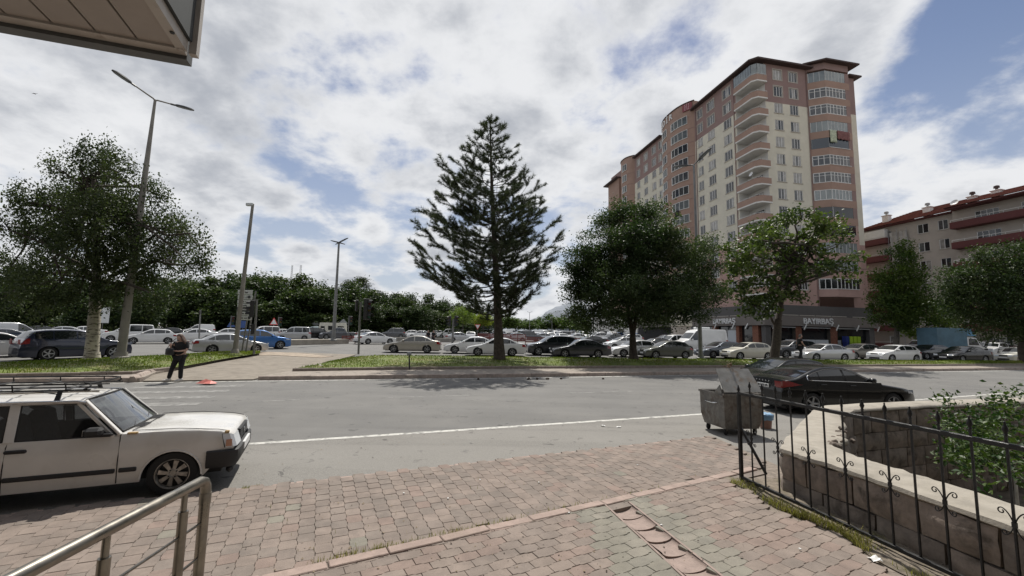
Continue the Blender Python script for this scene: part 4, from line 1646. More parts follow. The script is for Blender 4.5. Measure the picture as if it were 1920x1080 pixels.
# the far car park: packed rows receding beyond the red railing
rc = random.Random(31)
PAL = [P_WHITE] * 10 + [P_SILVER] * 3 + [P_GREY] * 2 + [P_BLACK, P_DGREY, P_CREAM, P_BLUE, P_BROWN]
WORD = {'paint_white': 'white', 'paint_silver': 'silver', 'paint_grey': 'grey', 'paint_black': 'black', 'paint_dark_grey': 'dark grey', 'paint_cream': 'cream', 'paint_blue': 'blue', 'paint_grey_brown': 'brown'}
KW = {'hatch': 'hatchback', 'suv': 'off-roader', 'minivan': 'people carrier', 'panel': 'small van'}
RW = {640: 'nearest', 637: 'second', 634: 'third', 631.5: 'fourth', 629.5: 'fifth', 628.2: 'farthest'}
ZW = [(900, 'left of the pine trunk'), (945, 'at the pine trunk'), (985, 'just right of the pine'), (1025, 'behind the red railing'), (1065, 'below the hill'), (1105, 'left of the maple crown'), (1150, 'under the left maple crown'), (1195, 'at the maple trunk'), (1300, 'right of the maple trunk')]
for y, x0, x1, n in [(640, 925, 1130, 7), (637, 868, 1180, 13), (634, 850, 1240, 19), (631.5, 860, 1250, 23), (629.5, 900, 1240, 23), (628.2, 930, 1220, 22)]:
    for i in range(n):
        px = x0 + (x1 - x0) * (i + rc.uniform(.25, .75)) / n
        k = rc.choice(['sedan', 'hatch', 'hatch', 'suv', 'minivan', 'sedan', 'panel'])
        p = rc.choice(PAL)
        car(k, p, px, y + rc.uniform(-.25, .25), rc.choice([190, 15, 100, 280, 192]) + rc.uniform(-5, 5),
            'distant %s %s, %s row of the lot, %s' % (WORD[p.name], KW.get(k, 'saloon'), RW[y], next(t for l, t in ZW if px < l)), G4, far=True)
# ================================================================ trees
M_BARK = mat('bark', (.060, .048, .038), .95, var=.35, vscale=7, bump=1.0, bscale=14)
M_BARK2 = mat('grey_bark', (.105, .092, .078), .95, var=.3, vscale=7, bump=.9, bscale=18)


def birch_mat():
    m = bpy.data.materials.new('birch_bark')
    m.use_nodes = True
    t = NT(m.node_tree)
    b = t.n['Principled BSDF']
    o = t.new('ShaderNodeTexCoord').outputs['Object']
    mp = t.new('ShaderNodeMapping', {'Vector': o, 'Scale': (2.2, 2.2, 9)}).outputs[0]
    f = t.ramp(t.noise(mp, 1.6, 6, .65), .52, .60)
    z = t.new('ShaderNodeSeparateXYZ', {0: o}).outputs[2]
    c = t.mix(f, (.50, .46, .39), (.07, .06, .05))
    g = t.ramp(t.noise(o, 2.0, 4), .4, .7)
    c = t.mix(t.math('MULTIPLY', g, .5), c, (.26, .23, .19))
    t.l.new(c, b.inputs['Base Color'])
    b.inputs['Roughness'].default_value = .85
    t.l.new(t.new('ShaderNodeBump', {'Strength': .7, 'Distance': .02, 'Height': f}).outputs[0], b.inputs['Normal'])
    return m


M_BIRCH = birch_mat()
L_PINE = leaf_mat('pine_needle', (.030, .044, .024), (.092, .106, .058), .15, .6)
L_MAPLE = leaf_mat('maple_leaf', (.028, .050, .022), (.088, .112, .050), .28, .5)
L_CATALPA = leaf_mat('catalpa_leaf', (.030, .054, .018), (.13, .16, .05), .30, .45)
L_BIRCH = leaf_mat('birch_leaf', (.030, .046, .022), (.095, .112, .052), .28, .5)
L_FRESH = leaf_mat('fresh_leaf', (.032, .062, .016), (.115, .150, .038), .35, .5)
L_DARK = leaf_mat('dark_leaf', (.022, .042, .016), (.075, .100, .036), .22, .5)
L_WOOD = leaf_mat('wood_leaf', (.022, .040, .016), (.10, .125, .048), .22, .55)
L_YELL = leaf_mat('yellow_leaf', (.16, .20, .03), (.34, .36, .05), .35, .5)
L_LIGHT = leaf_mat('light_leaf', (.10, .15, .03), (.22, .27, .06), .35, .5)


def limb(mb, a, b, r0, r1, rng, sag=0.0, wig=.06, n=6, seg=6):
    a, b = Vector(a), Vector(b)
    L = (b - a).length
    pts = []
    for i in range(n + 1):
        t = i / n
        p = a.lerp(b, t)
        p.z += sag * L * math.sin(PI * t)
        if 0 < i < n:
            p += Vector((rng.gauss(0, 1), rng.gauss(0, 1), rng.gauss(0, .6))) * wig * L * .4
        pts.append(p)
    mb.tube(pts, [r0 + (r1 - r0) * (i / n) ** .8 for i in range(n + 1)], seg, cap=False)
    return pts


def broadleaf(name, base, blobs, trunk_top, r0, nleaf, size, lm, bm, label, cat='tree', group=None, seed=1, lean=(0, 0), clump=.45, cz=.62, forks=1, twig=True,
              aspect=.6, droop=.3, shell=.55, bare=0, trunk_pts=None, tuft=26, crown_name='crown'):
    """blobs: (centre, radii) lobes of the crown in world space; leaves hang in small clumps inside them, densest near the outside"""
    rng, r = np.random.default_rng(seed), random.Random(seed)
    b = Vector(base)
    t = thing(name, label, cat, b, 0, group)
    wood = MB()
    # trunk(s)
    top = Vector(trunk_top)
    tp = limb(wood, (0, 0, -.15), top - b, r0 * 1.25, r0 * .55, r, 0, .03, 8, 10) if trunk_pts is None else trunk_pts(wood, b, r)
    vol = np.array([rx * ry * rz for _, (rx, ry, rz) in blobs])
    share = (vol ** .8) / (vol ** .8).sum()
    C, TN = [], []
    for (c, rad), sh_ in zip(blobs, share):
        c = Vector(c)
        k = r.choice(tp[len(tp) // 2:])
        wood.mat(1 if bm is M_BIRCH else 0)
        pts = limb(wood, k, c - b, r0 * .38, r0 * .10, r, .04, .10, 6, 6)
        nt = max(6, int(nleaf * sh_ / tuft))
        d = rng.normal(0, 1, (nt, 3))
        d /= np.linalg.norm(d, axis=1)[:, None]
        rr = shell + (1 - shell) * rng.uniform(0, 1, nt) ** .6
        inner = rng.uniform(0, 1, nt) < .22
        rr[inner] = rng.uniform(.15, shell, inner.sum())
        pc = np.array(tuple(c)) + d * np.array(rad) * rr[:, None]
        # uneven outline
        pc += rng.normal(0, .07, (nt, 3)) * np.array(rad)
        if twig:
            for q in pc[: max(4, nt // 9)]:
                wood.mat(1)
                limb(wood, r.choice(pts[2:]), Vector(q) - b, min(.026, r0 * .085), .005, r, .03, .09, 4, 4)
        tn0 = np.clip(.42 + r.uniform(-.2, .22) + .5 * (rng.uniform(-.5, .5, nt)), 0, 1)
        for q, tv in zip(pc, tn0):
            m = max(4, int(tuft * r.uniform(.5, 1.5)))
            C.append(q + rng.normal(0, 1, (m, 3)) * np.array([clump, clump, clump * cz]))
            TN.append(np.clip(tv + rng.normal(0, .18, m), 0, 1))
    C, TN = np.concatenate(C), np.concatenate(TN)
    bb = np.array(tuple(b))
    C = C[C[:, 2] > b.z + .6]
    TN = TN[:len(C)]
    for _ in range(bare):
        a = Vector(C[r.randrange(len(C))]) - b
        limb(wood, a, a + Vector((r.uniform(-1, 1), r.uniform(-.5, .5), r.uniform(-.2, .8))), .02, .004, r, 0, .1, 4, 4)
    wood.build('trunk', [bm, M_BARK], t, smooth=70)
    v, q = leaf_quads(C - bb, size, rng, droop=droop, aspect=aspect)
    link(np_mesh(crown_name, v, q, lm, np.repeat(TN, 2)), crown_name, t)
    return t


# ---------------------------------------------------------------- the tall pine
def pine():
    r, rng = random.Random(4), np.random.default_rng(4)
    base = gh(937, 674, .38)
    Y = base.y
    top = dp(919, 222, Y)
    t = thing('pine_tree', 'tall dark pine with bare lower trunk standing on the island lawn', 'tree', base)
    H = top.z - base.z
    axis = top - base
    wood = MB()
    ax = lambda u: Vector((axis.x * (u ** .8) + .10 * math.sin(u * 5) * (1 - u), .0, H * u))
    n = 16
    wood.tube([ax(i / n) + Vector((0, 0, -.2 if i == 0 else 0)) for i in range(n + 1)], [(.30 * (1 - .93 * (i / n)) + (.10 if i == 0 else .03 if i == 1 else 0)) for i in range(n + 1)], 10)
    k = Y / CF
    # half widths measured down the crown: (height fraction, left, right) in metres
    prof = [(.165, 2.4, 1.6), (.20, 4.0, 2.6), (.26, 5.0, 3.6), (.32, 5.2, 3.7), (.38, 4.9, 3.8), (.46, 4.7, 3.9), (.53, 4.6, 3.5), (.60, 4.0, 3.0), (.67, 3.3, 2.4), (.74, 2.5, 1.8), (.80, 2.0, 1.7), (.86, 1.4, 1.55), (.92, .9, 1.0), (.97, .35, .4), (1.0, .1, .1)]
    us = [p[0] for p in prof]
    tufts = []          # (position, direction, size)
    nw = 29
    for w in range(nw):
        u0 = u = .17 + (.985 - .17) * (w / (nw - 1)) ** .95
        m = 7 if u < .6 else 5
        a0 = r.uniform(0, 6.28)
        for j in range(m):
            a = a0 + 2 * PI * j / m + r.gauss(0, .35)
            u = min(.985, max(.165, u0 + r.gauss(0, .012)))
            ca, sa = math.cos(a), math.sin(a)
            Rl = np.interp(u, us, [p[1] for p in prof])
            Rr = np.interp(u, us, [p[2] for p in prof])
            R = (Rr if ca > 0 else Rl) * abs(ca) + (Rl + Rr) / 2 * (1 - abs(ca))
            R *= r.choice((r.uniform(.45, .8), r.uniform(.7, .95), r.uniform(.85, 1.0)))
            if R < .12:
                R = .12
            o = ax(u)
            # lower boughs leave flat and turn up at the tip, upper ones rise
            rise = .10 + .55 * u
            pts = []
            ns = 7
            for i in range(ns + 1):
                s = i / ns
                z = R * (rise * s * .55 - .16 * math.sin(PI * s) * (1 - u) + .22 * s ** 3)
                pts.append(o + Vector((ca * R * s, sa * R * s, z)) + Vector((r.gauss(0, .03), r.gauss(0, .03), r.gauss(0, .03))) * R * .35)
            wood.tube(pts, [max(.008, .055 * (1 - u * .7) * (1 - .85 * i / ns)) for i in range(ns + 1)], 5, cap=False)
            nb = max(2, int(R * 3.7))
            for b_ in range(nb):
                s = r.uniform(.22, 1.0) ** .8 if b_ else 1.0
                i = min(ns - 1, int(s * ns))
                p = pts[i].lerp(pts[i + 1], s * ns - i)
                side = r.choice((-1, 1))
                da = a + side * r.uniform(.3, 1.1)
                ln = R * r.uniform(.12, .30) * (1.25 - s * .6) + .12
                if s == 1.0:
                    da, ln = a, .12
                d = Vector((math.cos(da), math.sin(da), r.uniform(.15, .75))).normalized()
                e = p + d * ln
                wood.tube([p, p.lerp(e, .5) + Vector((0, 0, -.02)), e], [.014, .010, .006], 4, cap=False)
                q = 0.0
                while q < ln:
                    tufts.append((p + d * (q + .05), d, r.uniform(.15, .23)))
                    q += .17
                tufts.append((e, (d + Vector((0, 0, .5))).normalized(), r.uniform(.19, .28)))
    tufts.append((ax(1.0), Vector((0, 0, 1)), .24))
    tufts.append((ax(.985), Vector((0, 0, 1)), .22))
    wood.build('trunk', M_BARK, t, smooth=70)
    # needles: thin slivers fanned round every shoot
    NN = 30
    P = np.array([tuple(a) for a, _, _ in tufts])
    D = np.array([tuple(a) for _, a, _ in tufts])
    S = np.array([a for _, _, a in tufts])
    P, D, S = (np.repeat(x, NN, 0) for x in (P, D, S))
    m = len(P)
    rd = rng.normal(0, 1, (m, 3))
    rd -= (rd * D).sum(1)[:, None] * D
    rd /= np.linalg.norm(rd, axis=1)[:, None]
    dirn = D * rng.uniform(.25, 1.0, m)[:, None] + rd * .85
    dirn /= np.linalg.norm(dirn, axis=1)[:, None]
    P0 = P + D * (rng.uniform(-.6, .6, m) * S)[:, None]
    P1 = P0 + dirn * (S * rng.uniform(.7, 1.15, m))[:, None]
    sd = np.cross(dirn, rng.normal(0, 1, (m, 3)))
    sd /= np.linalg.norm(sd, axis=1)[:, None]
    w = .0105
    V = np.stack([P0 + sd * w, P0 - sd * w, P1], 1).reshape(-1, 3)
    F = np.arange(m * 3).reshape(-1, 3)
    tn = np.repeat(np.clip(rng.normal(.42, .22, len(tufts)), 0, 1), NN)
    link(np_mesh('crown', V, F, L_PINE, tn), 'crown', t)
    return t


pine()


def blob(px, py, Y, rx, rz=None, ry=None, dy=0.0):
    c = dp(px, py, Y + dy)
    return (tuple(c), (rx, ry or rx, rz or rx))


# ---------------------------------------------------------------- maple with the forked trunk
mb_ = gh(1188, 674, .36)
MY = mb_.y
mk = MY / CF


def maple_trunk(w, b, r):
    f = dp(1186, 632, MY) - b
    a = limb(w, (0, 0, -.15), f, .30, .20, r, 0, .01, 4, 10)
    l1 = limb(w, f, dp(1176, 560, MY) - b, .15, .09, r, 0, .03, 5, 8)
    l2 = limb(w, f, dp(1200, 560, MY) - b, .17, .10, r, 0, .03, 5, 8)
    m1 = limb(w, l2[-1], dp(1195, 470, MY) - b, .10, .05, r, 0, .05, 5, 7)
    w.lathe([(.46, -.2), (.36, .02), (.29, .25)], 10, caps=False)
    return l1 + l2 + m1


MB_ = [(1110, 478, 55), (1085, 555, 42), (1105, 590, 40), (1140, 430, 42), (1188, 412, 34), (1235, 415, 30), (1180, 470, 70), (1230, 470, 62), (1285, 470, 42), (1310, 500, 45), (1325, 545, 42), (1275, 540, 60), (1220, 550, 70),
       (1150, 540, 62), (1165, 590, 50), (1240, 590, 50), (1300, 580, 36), (1120, 520, 60), (1085, 505, 30), (1325, 455, 26), (1215, 395, 16), (1165, 400, 20), (1075, 590, 26), (1250, 440, 30)]
broadleaf('maple_tree', mb_, [blob(x, y, MY, r * mk * (.80 if y > 440 else .66), r * mk * (.74 if y > 440 else 1.3), r * mk * 1.0, random.Random(x).uniform(-2, 2)) for x, y, r in MB_], dp(1190, 480, MY), .3, 115000, .135, L_MAPLE, M_BARK,
          'broad dark maple with forked trunk on the lawn right of the pine', seed=5, clump=.33, trunk_pts=maple_trunk, aspect=.75, droop=.25, tuft=150, shell=.7)

# ---------------------------------------------------------------- catalpa with open crown
cb = gh(1452, 673, .34)
CY = cb.y
ck = CY / CF


def cat_trunk(w, b, r):
    P = lambda x, y, d=0: dp(x, y, CY + d) - b
    a = limb(w, (0, 0, -.15), P(1459, 600), .34, .27, r, 0, .02, 5, 10)
    f = a[-1]
    out = [f]
    def go(x, y, r0, r1, frm, d=0):
        p = limb(w, frm, P(x, y, d), r0, r1, r, .02, .06, 6, 7)
        return p
    m = go(1476, 535, .22, .17, f)
    l = go(1440, 590, .12, .06, a[-2]); out += l
    out += go(1402, 560, .06, .03, l[-1])
    m2 = go(1480, 487, .16, .12, m[-1]); out += m2
    out += go(1462, 470, .10, .05, m2[-1], -.5)
    out += go(1430, 452, .06, .03, out[-1], -1)
    out += go(1520, 448, .11, .06, m2[-1], .5)
    out += go(1560, 440, .06, .03, out[-1], .8)
    rr_ = go(1560, 512, .10, .05, m[-1]); out += rr_
    ex = go(1630, 505, .045, .015, rr_[-1]); out += ex[:3]
    out += go(1432, 520, .10, .05, m[-1], -.6)
    return out


CB_ = [(1480, 410, 24), (1500, 398, 18), (1435, 430, 30), (1455, 455, 34), (1410, 450, 26), (1545, 415, 26), (1565, 430, 26), (1520, 440, 30), (1400, 480, 32), (1380, 500, 26), (1380, 540, 26), (1425, 520, 30), (1490, 500, 26),
       (1470, 480, 28), (1410, 565, 24), (1440, 555, 22), (1485, 550, 20), (1500, 560, 14), (1445, 578, 14), (1370, 470, 18), (1535, 470, 22), (1580, 450, 16), (1570, 495, 22), (1590, 520, 16), (1540, 500, 18), (1610, 480, 10), (1400, 590, 14), (1500, 520, 20), (1425, 592, 14)]
broadleaf('catalpa_tree', cb, [blob(x, y, CY, r * ck, r * ck * .75, r * ck * 1.2, random.Random(x).uniform(-2.2, 2.2)) for x, y, r in CB_], dp(1480, 480, CY), .32, 8200, .28, L_CATALPA, M_BARK,
          'open-crowned tree with large pale green leaves in front of the shop corner', seed=8, clump=.28, trunk_pts=cat_trunk, aspect=.72, droop=.5, tuft=13, shell=.55)

# ---------------------------------------------------------------- two trees at the right
Y1 = 49.0
k1 = Y1 / CF
T1 = [(1690, 480, 26), (1675, 520, 34), (1705, 510, 26), (1660, 560, 30), (1700, 555, 40), (1670, 590, 36), (1710, 590, 38), (1730, 570, 26), (1655, 530, 18), (1690, 462, 16), (1720, 530, 18)]
broadleaf('plane_tree', dp(1681, 655, Y1) * 1.0, [blob(x, y, Y1, r * k1, r * k1 * .85) for x, y, r in T1], dp(1688, 560, Y1), .25, 20000, .24, L_FRESH, M_BARK2,
          'fresh green tree left of the blue box truck', seed=12, clump=.35, aspect=.7)
Y1b = 52.0
k1b = Y1b / CF
broadleaf('plane_tree', dp(1758, 655, Y1b), [blob(x, y, Y1b, r * k1b, r * k1b * .8) for x, y, r in [(1765, 580, 22), (1790, 590, 20), (1745, 600, 16), (1775, 610, 18), (1712, 625, 14), (1725, 630, 12), (1800, 570, 20)]], dp(1762, 600, Y1b), .12, 7000, .24, L_LIGHT, M_BARK2,
          'small yellow-green tree above the blue box truck', seed=13, clump=.3, aspect=.7)
b2 = gh(1921, 680, .3)
Y2 = b2.y
k2 = Y2 / CF
T2 = [(1800, 530, 40), (1840, 510, 44), (1790, 570, 30), (1850, 560, 60), (1900, 500, 46), (1900, 560, 60), (1850, 610, 34), (1900, 610, 40), (1960, 520, 70), (1990, 580, 70), (1935, 610, 40), (1830, 480, 22), (1880, 474, 24), (1930, 468, 24), (1780, 540, 22), (1980, 460, 40), (1820, 590, 30)]
broadleaf('ash_tree', b2, [blob(x, y, Y2, r * k2, r * k2 * .85) for x, y, r in T2], dp(1925, 560, Y2), .35, 42000, .20, L_DARK, M_BARK,
          'big dark leafy tree filling the right edge above the old cream car', seed=14, clump=.32)

# ---------------------------------------------------------------- birch on the left island
bb_ = gh(172, 671, .3)
BY = bb_.y
bk = BY / CF


def birch_trunk(w, b, r):
    P = lambda x, y, d=0: dp(x, y, BY + d) - b
    a = limb(w, (0, 0, -.1), P(178, 580), .30, .25, r, 0, .01, 5, 12)
    c = limb(w, a[-1], P(181, 480), .24, .15, r, 0, .02, 5, 10)
    l = limb(w, c[1], P(225, 490, .4), .11, .05, r, .02, .03, 5, 7)
    d = limb(w, c[-1], P(175, 330), .13, .04, r, 0, .03, 6, 8)
    w.lathe([(.42, -.2), (.36, .0), (.30, .3)], 12, caps=False)
    return c + d + l


BB_ = [(190, 290, 34), (215, 320, 32), (150, 310, 30), (110, 320, 22), (175, 350, 55), (120, 380, 46), (60, 380, 34), (30, 380, 24), (230, 380, 46), (280, 345, 24), (300, 365, 22), (170, 420, 70), (100, 440, 52), (250, 430, 56), (310, 430, 42),
       (345, 430, 28), (50, 440, 40), (10, 420, 36), (370, 460, 26), (330, 470, 36), (270, 480, 46), (200, 490, 50), (130, 500, 50), (60, 510, 42), (380, 490, 18), (230, 540, 40), (150, 550, 42), (80, 560, 44), (290, 520, 36), (300, 560, 28), (20, 500, 40), (10, 555, 40), (355, 500, 20)]
broadleaf('birch_tree', bb_, [blob(x, y, BY, r * bk * .80, r * bk * .84, r * bk, random.Random(x + y).uniform(-1.8, 1.8)) for x, y, r in BB_], dp(180, 330, BY), .3, 62000, .125, L_BIRCH, M_BIRCH,
          'spreading birch with white trunk on the left grass island', seed=17, clump=.20, cz=1.6, trunk_pts=birch_trunk, aspect=.66, droop=.9, tuft=80, shell=.5, bare=26)

# ---------------------------------------------------------------- wood behind the junction
kinds = []
for i, (lm, sd, sz) in enumerate([(L_WOOD, 1, .42), (L_DARK, 2, .42), (L_WOOD, 3, .5), (L_DARK, 4, .36)]):
    r = random.Random(40 + i)
    bl = [((r.uniform(-2.4, 2.4), r.uniform(-2.2, 2.2), r.uniform(2.2, 8.0)), (r.uniform(1.3, 2.3),) * 2 + (r.uniform(1.1, 1.8),)) for _ in range(13)] + [((0, 0, 8.6), (1.4, 1.4, 1.3))]
    kinds.append((bl, lm, sd, sz))
WOOD = []
for i, (bl, lm, sd, sz) in enumerate(kinds):
    o = broadleaf('wood_tree', (0, 0, 0), bl, (0, 0, 6.5), .2, 9000, sz, lm, M_BARK, 'x', seed=50 + sd, clump=.42, tuft=16, twig=False, aspect=.7)
    WOOD.append(o)
# pointed pine for the skyline
def small_pine(name, h, w, seed):
    r, rng = random.Random(seed), np.random.default_rng(seed)
    t = thing(name, 'x', 'tree')
    wd = MB().tube([(0, 0, -.2), (.05, 0, h * .5), (0, 0, h)], [.22, .14, .03], 7)
    C, D = [], []
    for i in range(60):
        u = r.uniform(.30, 1.0)
        a = r.uniform(0, 6.28)
        R = w * min(1, 1.9 * (1 - u) ** .7 + .12) * r.uniform(.5, 1)
        p = Vector((math.cos(a) * R, math.sin(a) * R, h * u + R * .12))
        wd.tube([(0, 0, h * u), tuple(p)], [.05, .015], 4, cap=False)
        n = 60
        C.append(np.array(tuple(p)) + rng.normal(0, 1, (n, 3)) * np.array([.55, .55, .30]))
    C = np.concatenate(C)
    wd.build('trunk', M_BARK, t, smooth=70)
    v, q = leaf_quads(C, .42, rng, droop=-.4, aspect=.35)
    link(np_mesh('crown', v, q, L_PINE, np.repeat(rng.uniform(0, 1, len(C)), 2)), 'crown', t)
    return t


SP = [small_pine('wood_pine', 11.0, 2.6, 3), small_pine('wood_pine', 12.0, 2.2, 5)]
GW = 'trees of the wood beyond the junction'
rw_ = random.Random(77)
used = set()


def plant(proto, base, s, sx, rz, label, group, tone=''):
    if proto.name not in used:
        used.add(proto.name)
        o = proto
    else:
        o = copy_tree(proto)
    o.location = base
    o.scale = (s * sx, s * sx, s)
    o.rotation_euler = (0, 0, rz)
    tag(o, label, 'tree', group)
    return o


def spot(px, Y):
    d = pray(px, 630)
    x = d.x / d.y * Y
    return Vector((x, Y, hz(x, Y) - .05))


# crown line of the wood: (px, top py)
LINE = [(-60, 520), (20, 500), (70, 510), (130, 520), (190, 520), (240, 520), (290, 522), (340, 520), (385, 515), (420, 512), (450, 520), (480, 512), (512, 514), (540, 525), (565, 517), (592, 530), (622, 540), (655, 528), (690, 545), (716, 552), (742, 548), (770, 552), (800, 552), (830, 560), (858, 566), (885, 570)]
NEARTO = ['at the far left edge', 'left of the birch crown', 'behind the blue estate', 'behind the birch trunk', 'behind the lamp post', 'above the white hatchback', 'above the white minivan', 'above the woman', 'left of the tilted camera pole', 'behind the tilted camera pole', 'behind the direction board',
          'behind the traffic light by the board', 'above the triangular warning sign', 'above the silver minivan', 'under the radio masts', 'left of the tall lamp post', 'behind the tall lamp post', 'right of the tall lamp post', 'behind the right traffic light', 'above the driving white saloon',
          'beside the thin far lamp', 'above the grey minivan', 'left of the pine boughs', 'under the pine boughs', 'above the pedestrians', 'behind the light green tree']
for i, (px, ty) in enumerate(LINE):
    Y = rw_.uniform(88, 100) if px > 250 else rw_.uniform(64, 76)
    b = spot(px, Y)
    top = dp(px, ty, Y).z
    pr = WOOD[i % 4]
    s = (top - b.z) / 9.6
    plant(pr, b, s, rw_.uniform(1.0, 1.25) * min(1.0, 1.0), rw_.uniform(0, 6.28), 'bushy tree of the wood ' + NEARTO[i], GW)
    # a lower tree in front closes the gap
    px2 = px + rw_.uniform(12, 26)
    b = spot(px2, Y - rw_.uniform(6, 10))
    s = (dp(px2, ty + rw_.uniform(18, 34), b.y).z - b.z) / 9.6
    plant(WOOD[(i + 2) % 4], b, s, rw_.uniform(1.25, 1.5), rw_.uniform(0, 6.28), 'lower front tree of the wood ' + NEARTO[i], GW)
for i, (px, ty, wh) in enumerate([(648, 521, 'left'), (672, 523, 'right'), (708, 541, 'lower'), (745, 553, 'far')]):
    b = spot(px, 104)
    s = (dp(px, ty, 104).z - b.z) / 12.0
    plant(SP[i % 2], b, s, 1.1, rw_.uniform(0, 6), ['dark pine topping the wood just right of the tall lamp post', 'second dark pine topping the wood, above the right traffic light', 'lower dark pine above the driving white saloon', 'small dark pine behind the thin far lamp'][i], 'dark pines topping the wood')
# young street trees by the lot
for px, py, Y, r, lm, lab in [(868, 590, 78, 2.0, L_LIGHT, 'small light green tree left of the pine trunk'), (906, 597, 80, 1.45, L_YELL, 'small yellow-green tree touching the pine trunk')]:
    b = spot(px, Y)
    c = dp(px, py, Y)
    broadleaf('young_tree', b, [(tuple(c), (r, r, r * .85)), (tuple(c + Vector((r * .5, 0, -.4))), (r * .7,) * 3), (tuple(c + Vector((-r * .6, 0, -.3))), (r * .7,) * 3)], c, .09, 2600, .26, lm, M_BARK2, lab, seed=int(px), clump=.3, tuft=12)
# distant row beyond the lot
GD = 'distant trees beyond the car park'
W5 = broadleaf('distant_tree', (0, 0, 0), [((rw_.uniform(-2, 2), rw_.uniform(-2, 2), rw_.uniform(2, 5.6)), (1.9, 1.9, 1.6)) for _ in range(8)], (0, 0, 4), .2, 3000, .6, L_FRESH, M_BARK, 'x', seed=91, clump=.5, tuft=14, twig=False)
DW = ['left of the pine trunk', 'right of the pine trunk', 'near the far lamp', 'below the hill', 'by the maple crown']
for i in range(24):
    px = 925 + i * 14 + rw_.uniform(-4, 4)
    Y = rw_.uniform(195, 235)
    b = spot(px, Y)
    s = max(.6, (dp(px, rw_.uniform(588, 602), Y).z - b.z) / 7.6)
    plant(W5, b, s, 1.5, rw_.uniform(0, 6), '%s distant green tree in the row %s' % (['first', 'second', 'third', 'fourth', 'fifth'][i % 5], DW[min(4, i // 5)]), GD)
# undergrowth that closes the wood below
c = []
for i in range(9000):
    px = rw_.uniform(-200, 900)
    Y = (rw_.uniform(84, 92) if px > 250 else rw_.uniform(60, 68))
    p = spot(px, Y)
    c.append((p.x, p.y, p.z + abs(rw_.gauss(0, .9)) + .1))
leaves('undergrowth', np.array(c), .6, L_WOOD, kind='stuff', aspect=.7, label='dark undergrowth along the foot of the wood')

# ---------------------------------------------------------------- hill far behind
def hill(name, pts, Y, col, label):
    r = random.Random(2)
    rows = []
    for px, py in pts:
        d = dp(px, py, Y)
        rows.append([(d.x, Y, -5), (d.x, Y + 60, d.z * .45), (d.x, Y + 220, d.z * .8), (d.x, Y + 420, d.z), (d.x, Y + 1400, d.z * .8 - 10)])
    mb = MB().grid(rows)
    mb.f = [f[::-1] for f in mb.f]
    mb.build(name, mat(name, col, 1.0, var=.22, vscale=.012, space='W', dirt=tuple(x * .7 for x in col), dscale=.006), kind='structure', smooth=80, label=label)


hp = [(700, 606), (800, 604), (880, 604), (930, 602), (975, 600), (1000, 596), (1020, 590), (1035, 578), (1052, 569), (1066, 566), (1085, 560), (1105, 566), (1130, 575), (1180, 585), (1260, 598), (1500, 606), (2000, 612), (2600, 640)]
hp2 = []
for (a, b), (c_, d_) in zip(hp[:-1], hp[1:]):
    for i in range(4):
        t = i / 4
        hp2.append((a + (c_ - a) * t, b + (d_ - b) * t + rw_.uniform(-1.2, 1.2)))
hill('hill', hp2, 3200, (.185, .205, .235), 'bare hill coloured haze-blue on the horizon between pine and maple')  # distance haze is put into the hill's blue-grey colour
# ================================================================ buildings
def wallp(n, c, **k):
    return mat(n, c, .9, var=.06, vscale=.7, bump=.12, bscale=18, space='W', dirt=tuple(x * .86 for x in c), dscale=.35, damt=(.45, .8), **k)


W_MAUVE = wallp('mauve_render', (.265, .180, .165))
W_CREAM = wallp('cream_render', (.62, .585, .485))
W_PINK = wallp('pink_render', (.40, .265, .23))
W_ORNG = wallp('orange_render', (.335, .225, .178))
W_GREY = wallp('grey_cladding', (.10, .095, .092))
W_FASC = wallp('fascia_cladding', (.175, .155, .14))
W_WHITE = wallp('white_render', (.66, .65, .62))
W_BEIGE = wallp('beige_render', (.44, .395, .345))
W_RED = wallp('dark_red_render', (.125, .042, .040))
M_EAVE = mat('eave', (.060, .038, .034), .8, var=.15, vscale=2, space='W')
M_PVC = mat('white_frame', (.68, .68, .66), .4)
M_PVCG = mat('grey_frame', (.30, .30, .30), .45)
M_SILL = mat('stone_sill', (.42, .39, .34), .85, var=.1, vscale=3)
G_PANE = [mat('pane_dark', (.014, .016, .018), .06, spec=.8), mat('pane_curtain', (.30, .29, .27), .12, spec=.8, var=.3, vscale=1.2), mat('pane_mid', (.085, .088, .09), .08, spec=.8, var=.3, vscale=1.5),
          mat('pane_pale', (.20, .225, .225), .1, spec=.9, var=.2, vscale=.8), mat('pane_blue', (.022, .034, .05), .06, spec=.9)]
M_TILE_R = mat('roof_tile', (.18, .072, .055), .85, var=.25, vscale=2.5, space='W', bump=.5, bscale=8)
M_BRICK = mat('brick_cladding', (.22, .095, .06), .9, var=.3, vscale=6, space='W', bump=.4, bscale=14)
M_LET = mat('sign_white', (.78, .78, .77), .5)
M_LETR = mat('sign_red', (.22, .055, .06), .5)

AL = R_(11.5)
TO = dp(1435.2, 634.63, 64.884)
TZ = hz(TO.x, TO.y)
tower = thing('apartment_tower', 'tall pink and cream apartment tower with corner balconies and shops below', 'building', (TO.x, TO.y, 0), AL)
r6 = random.Random(66)


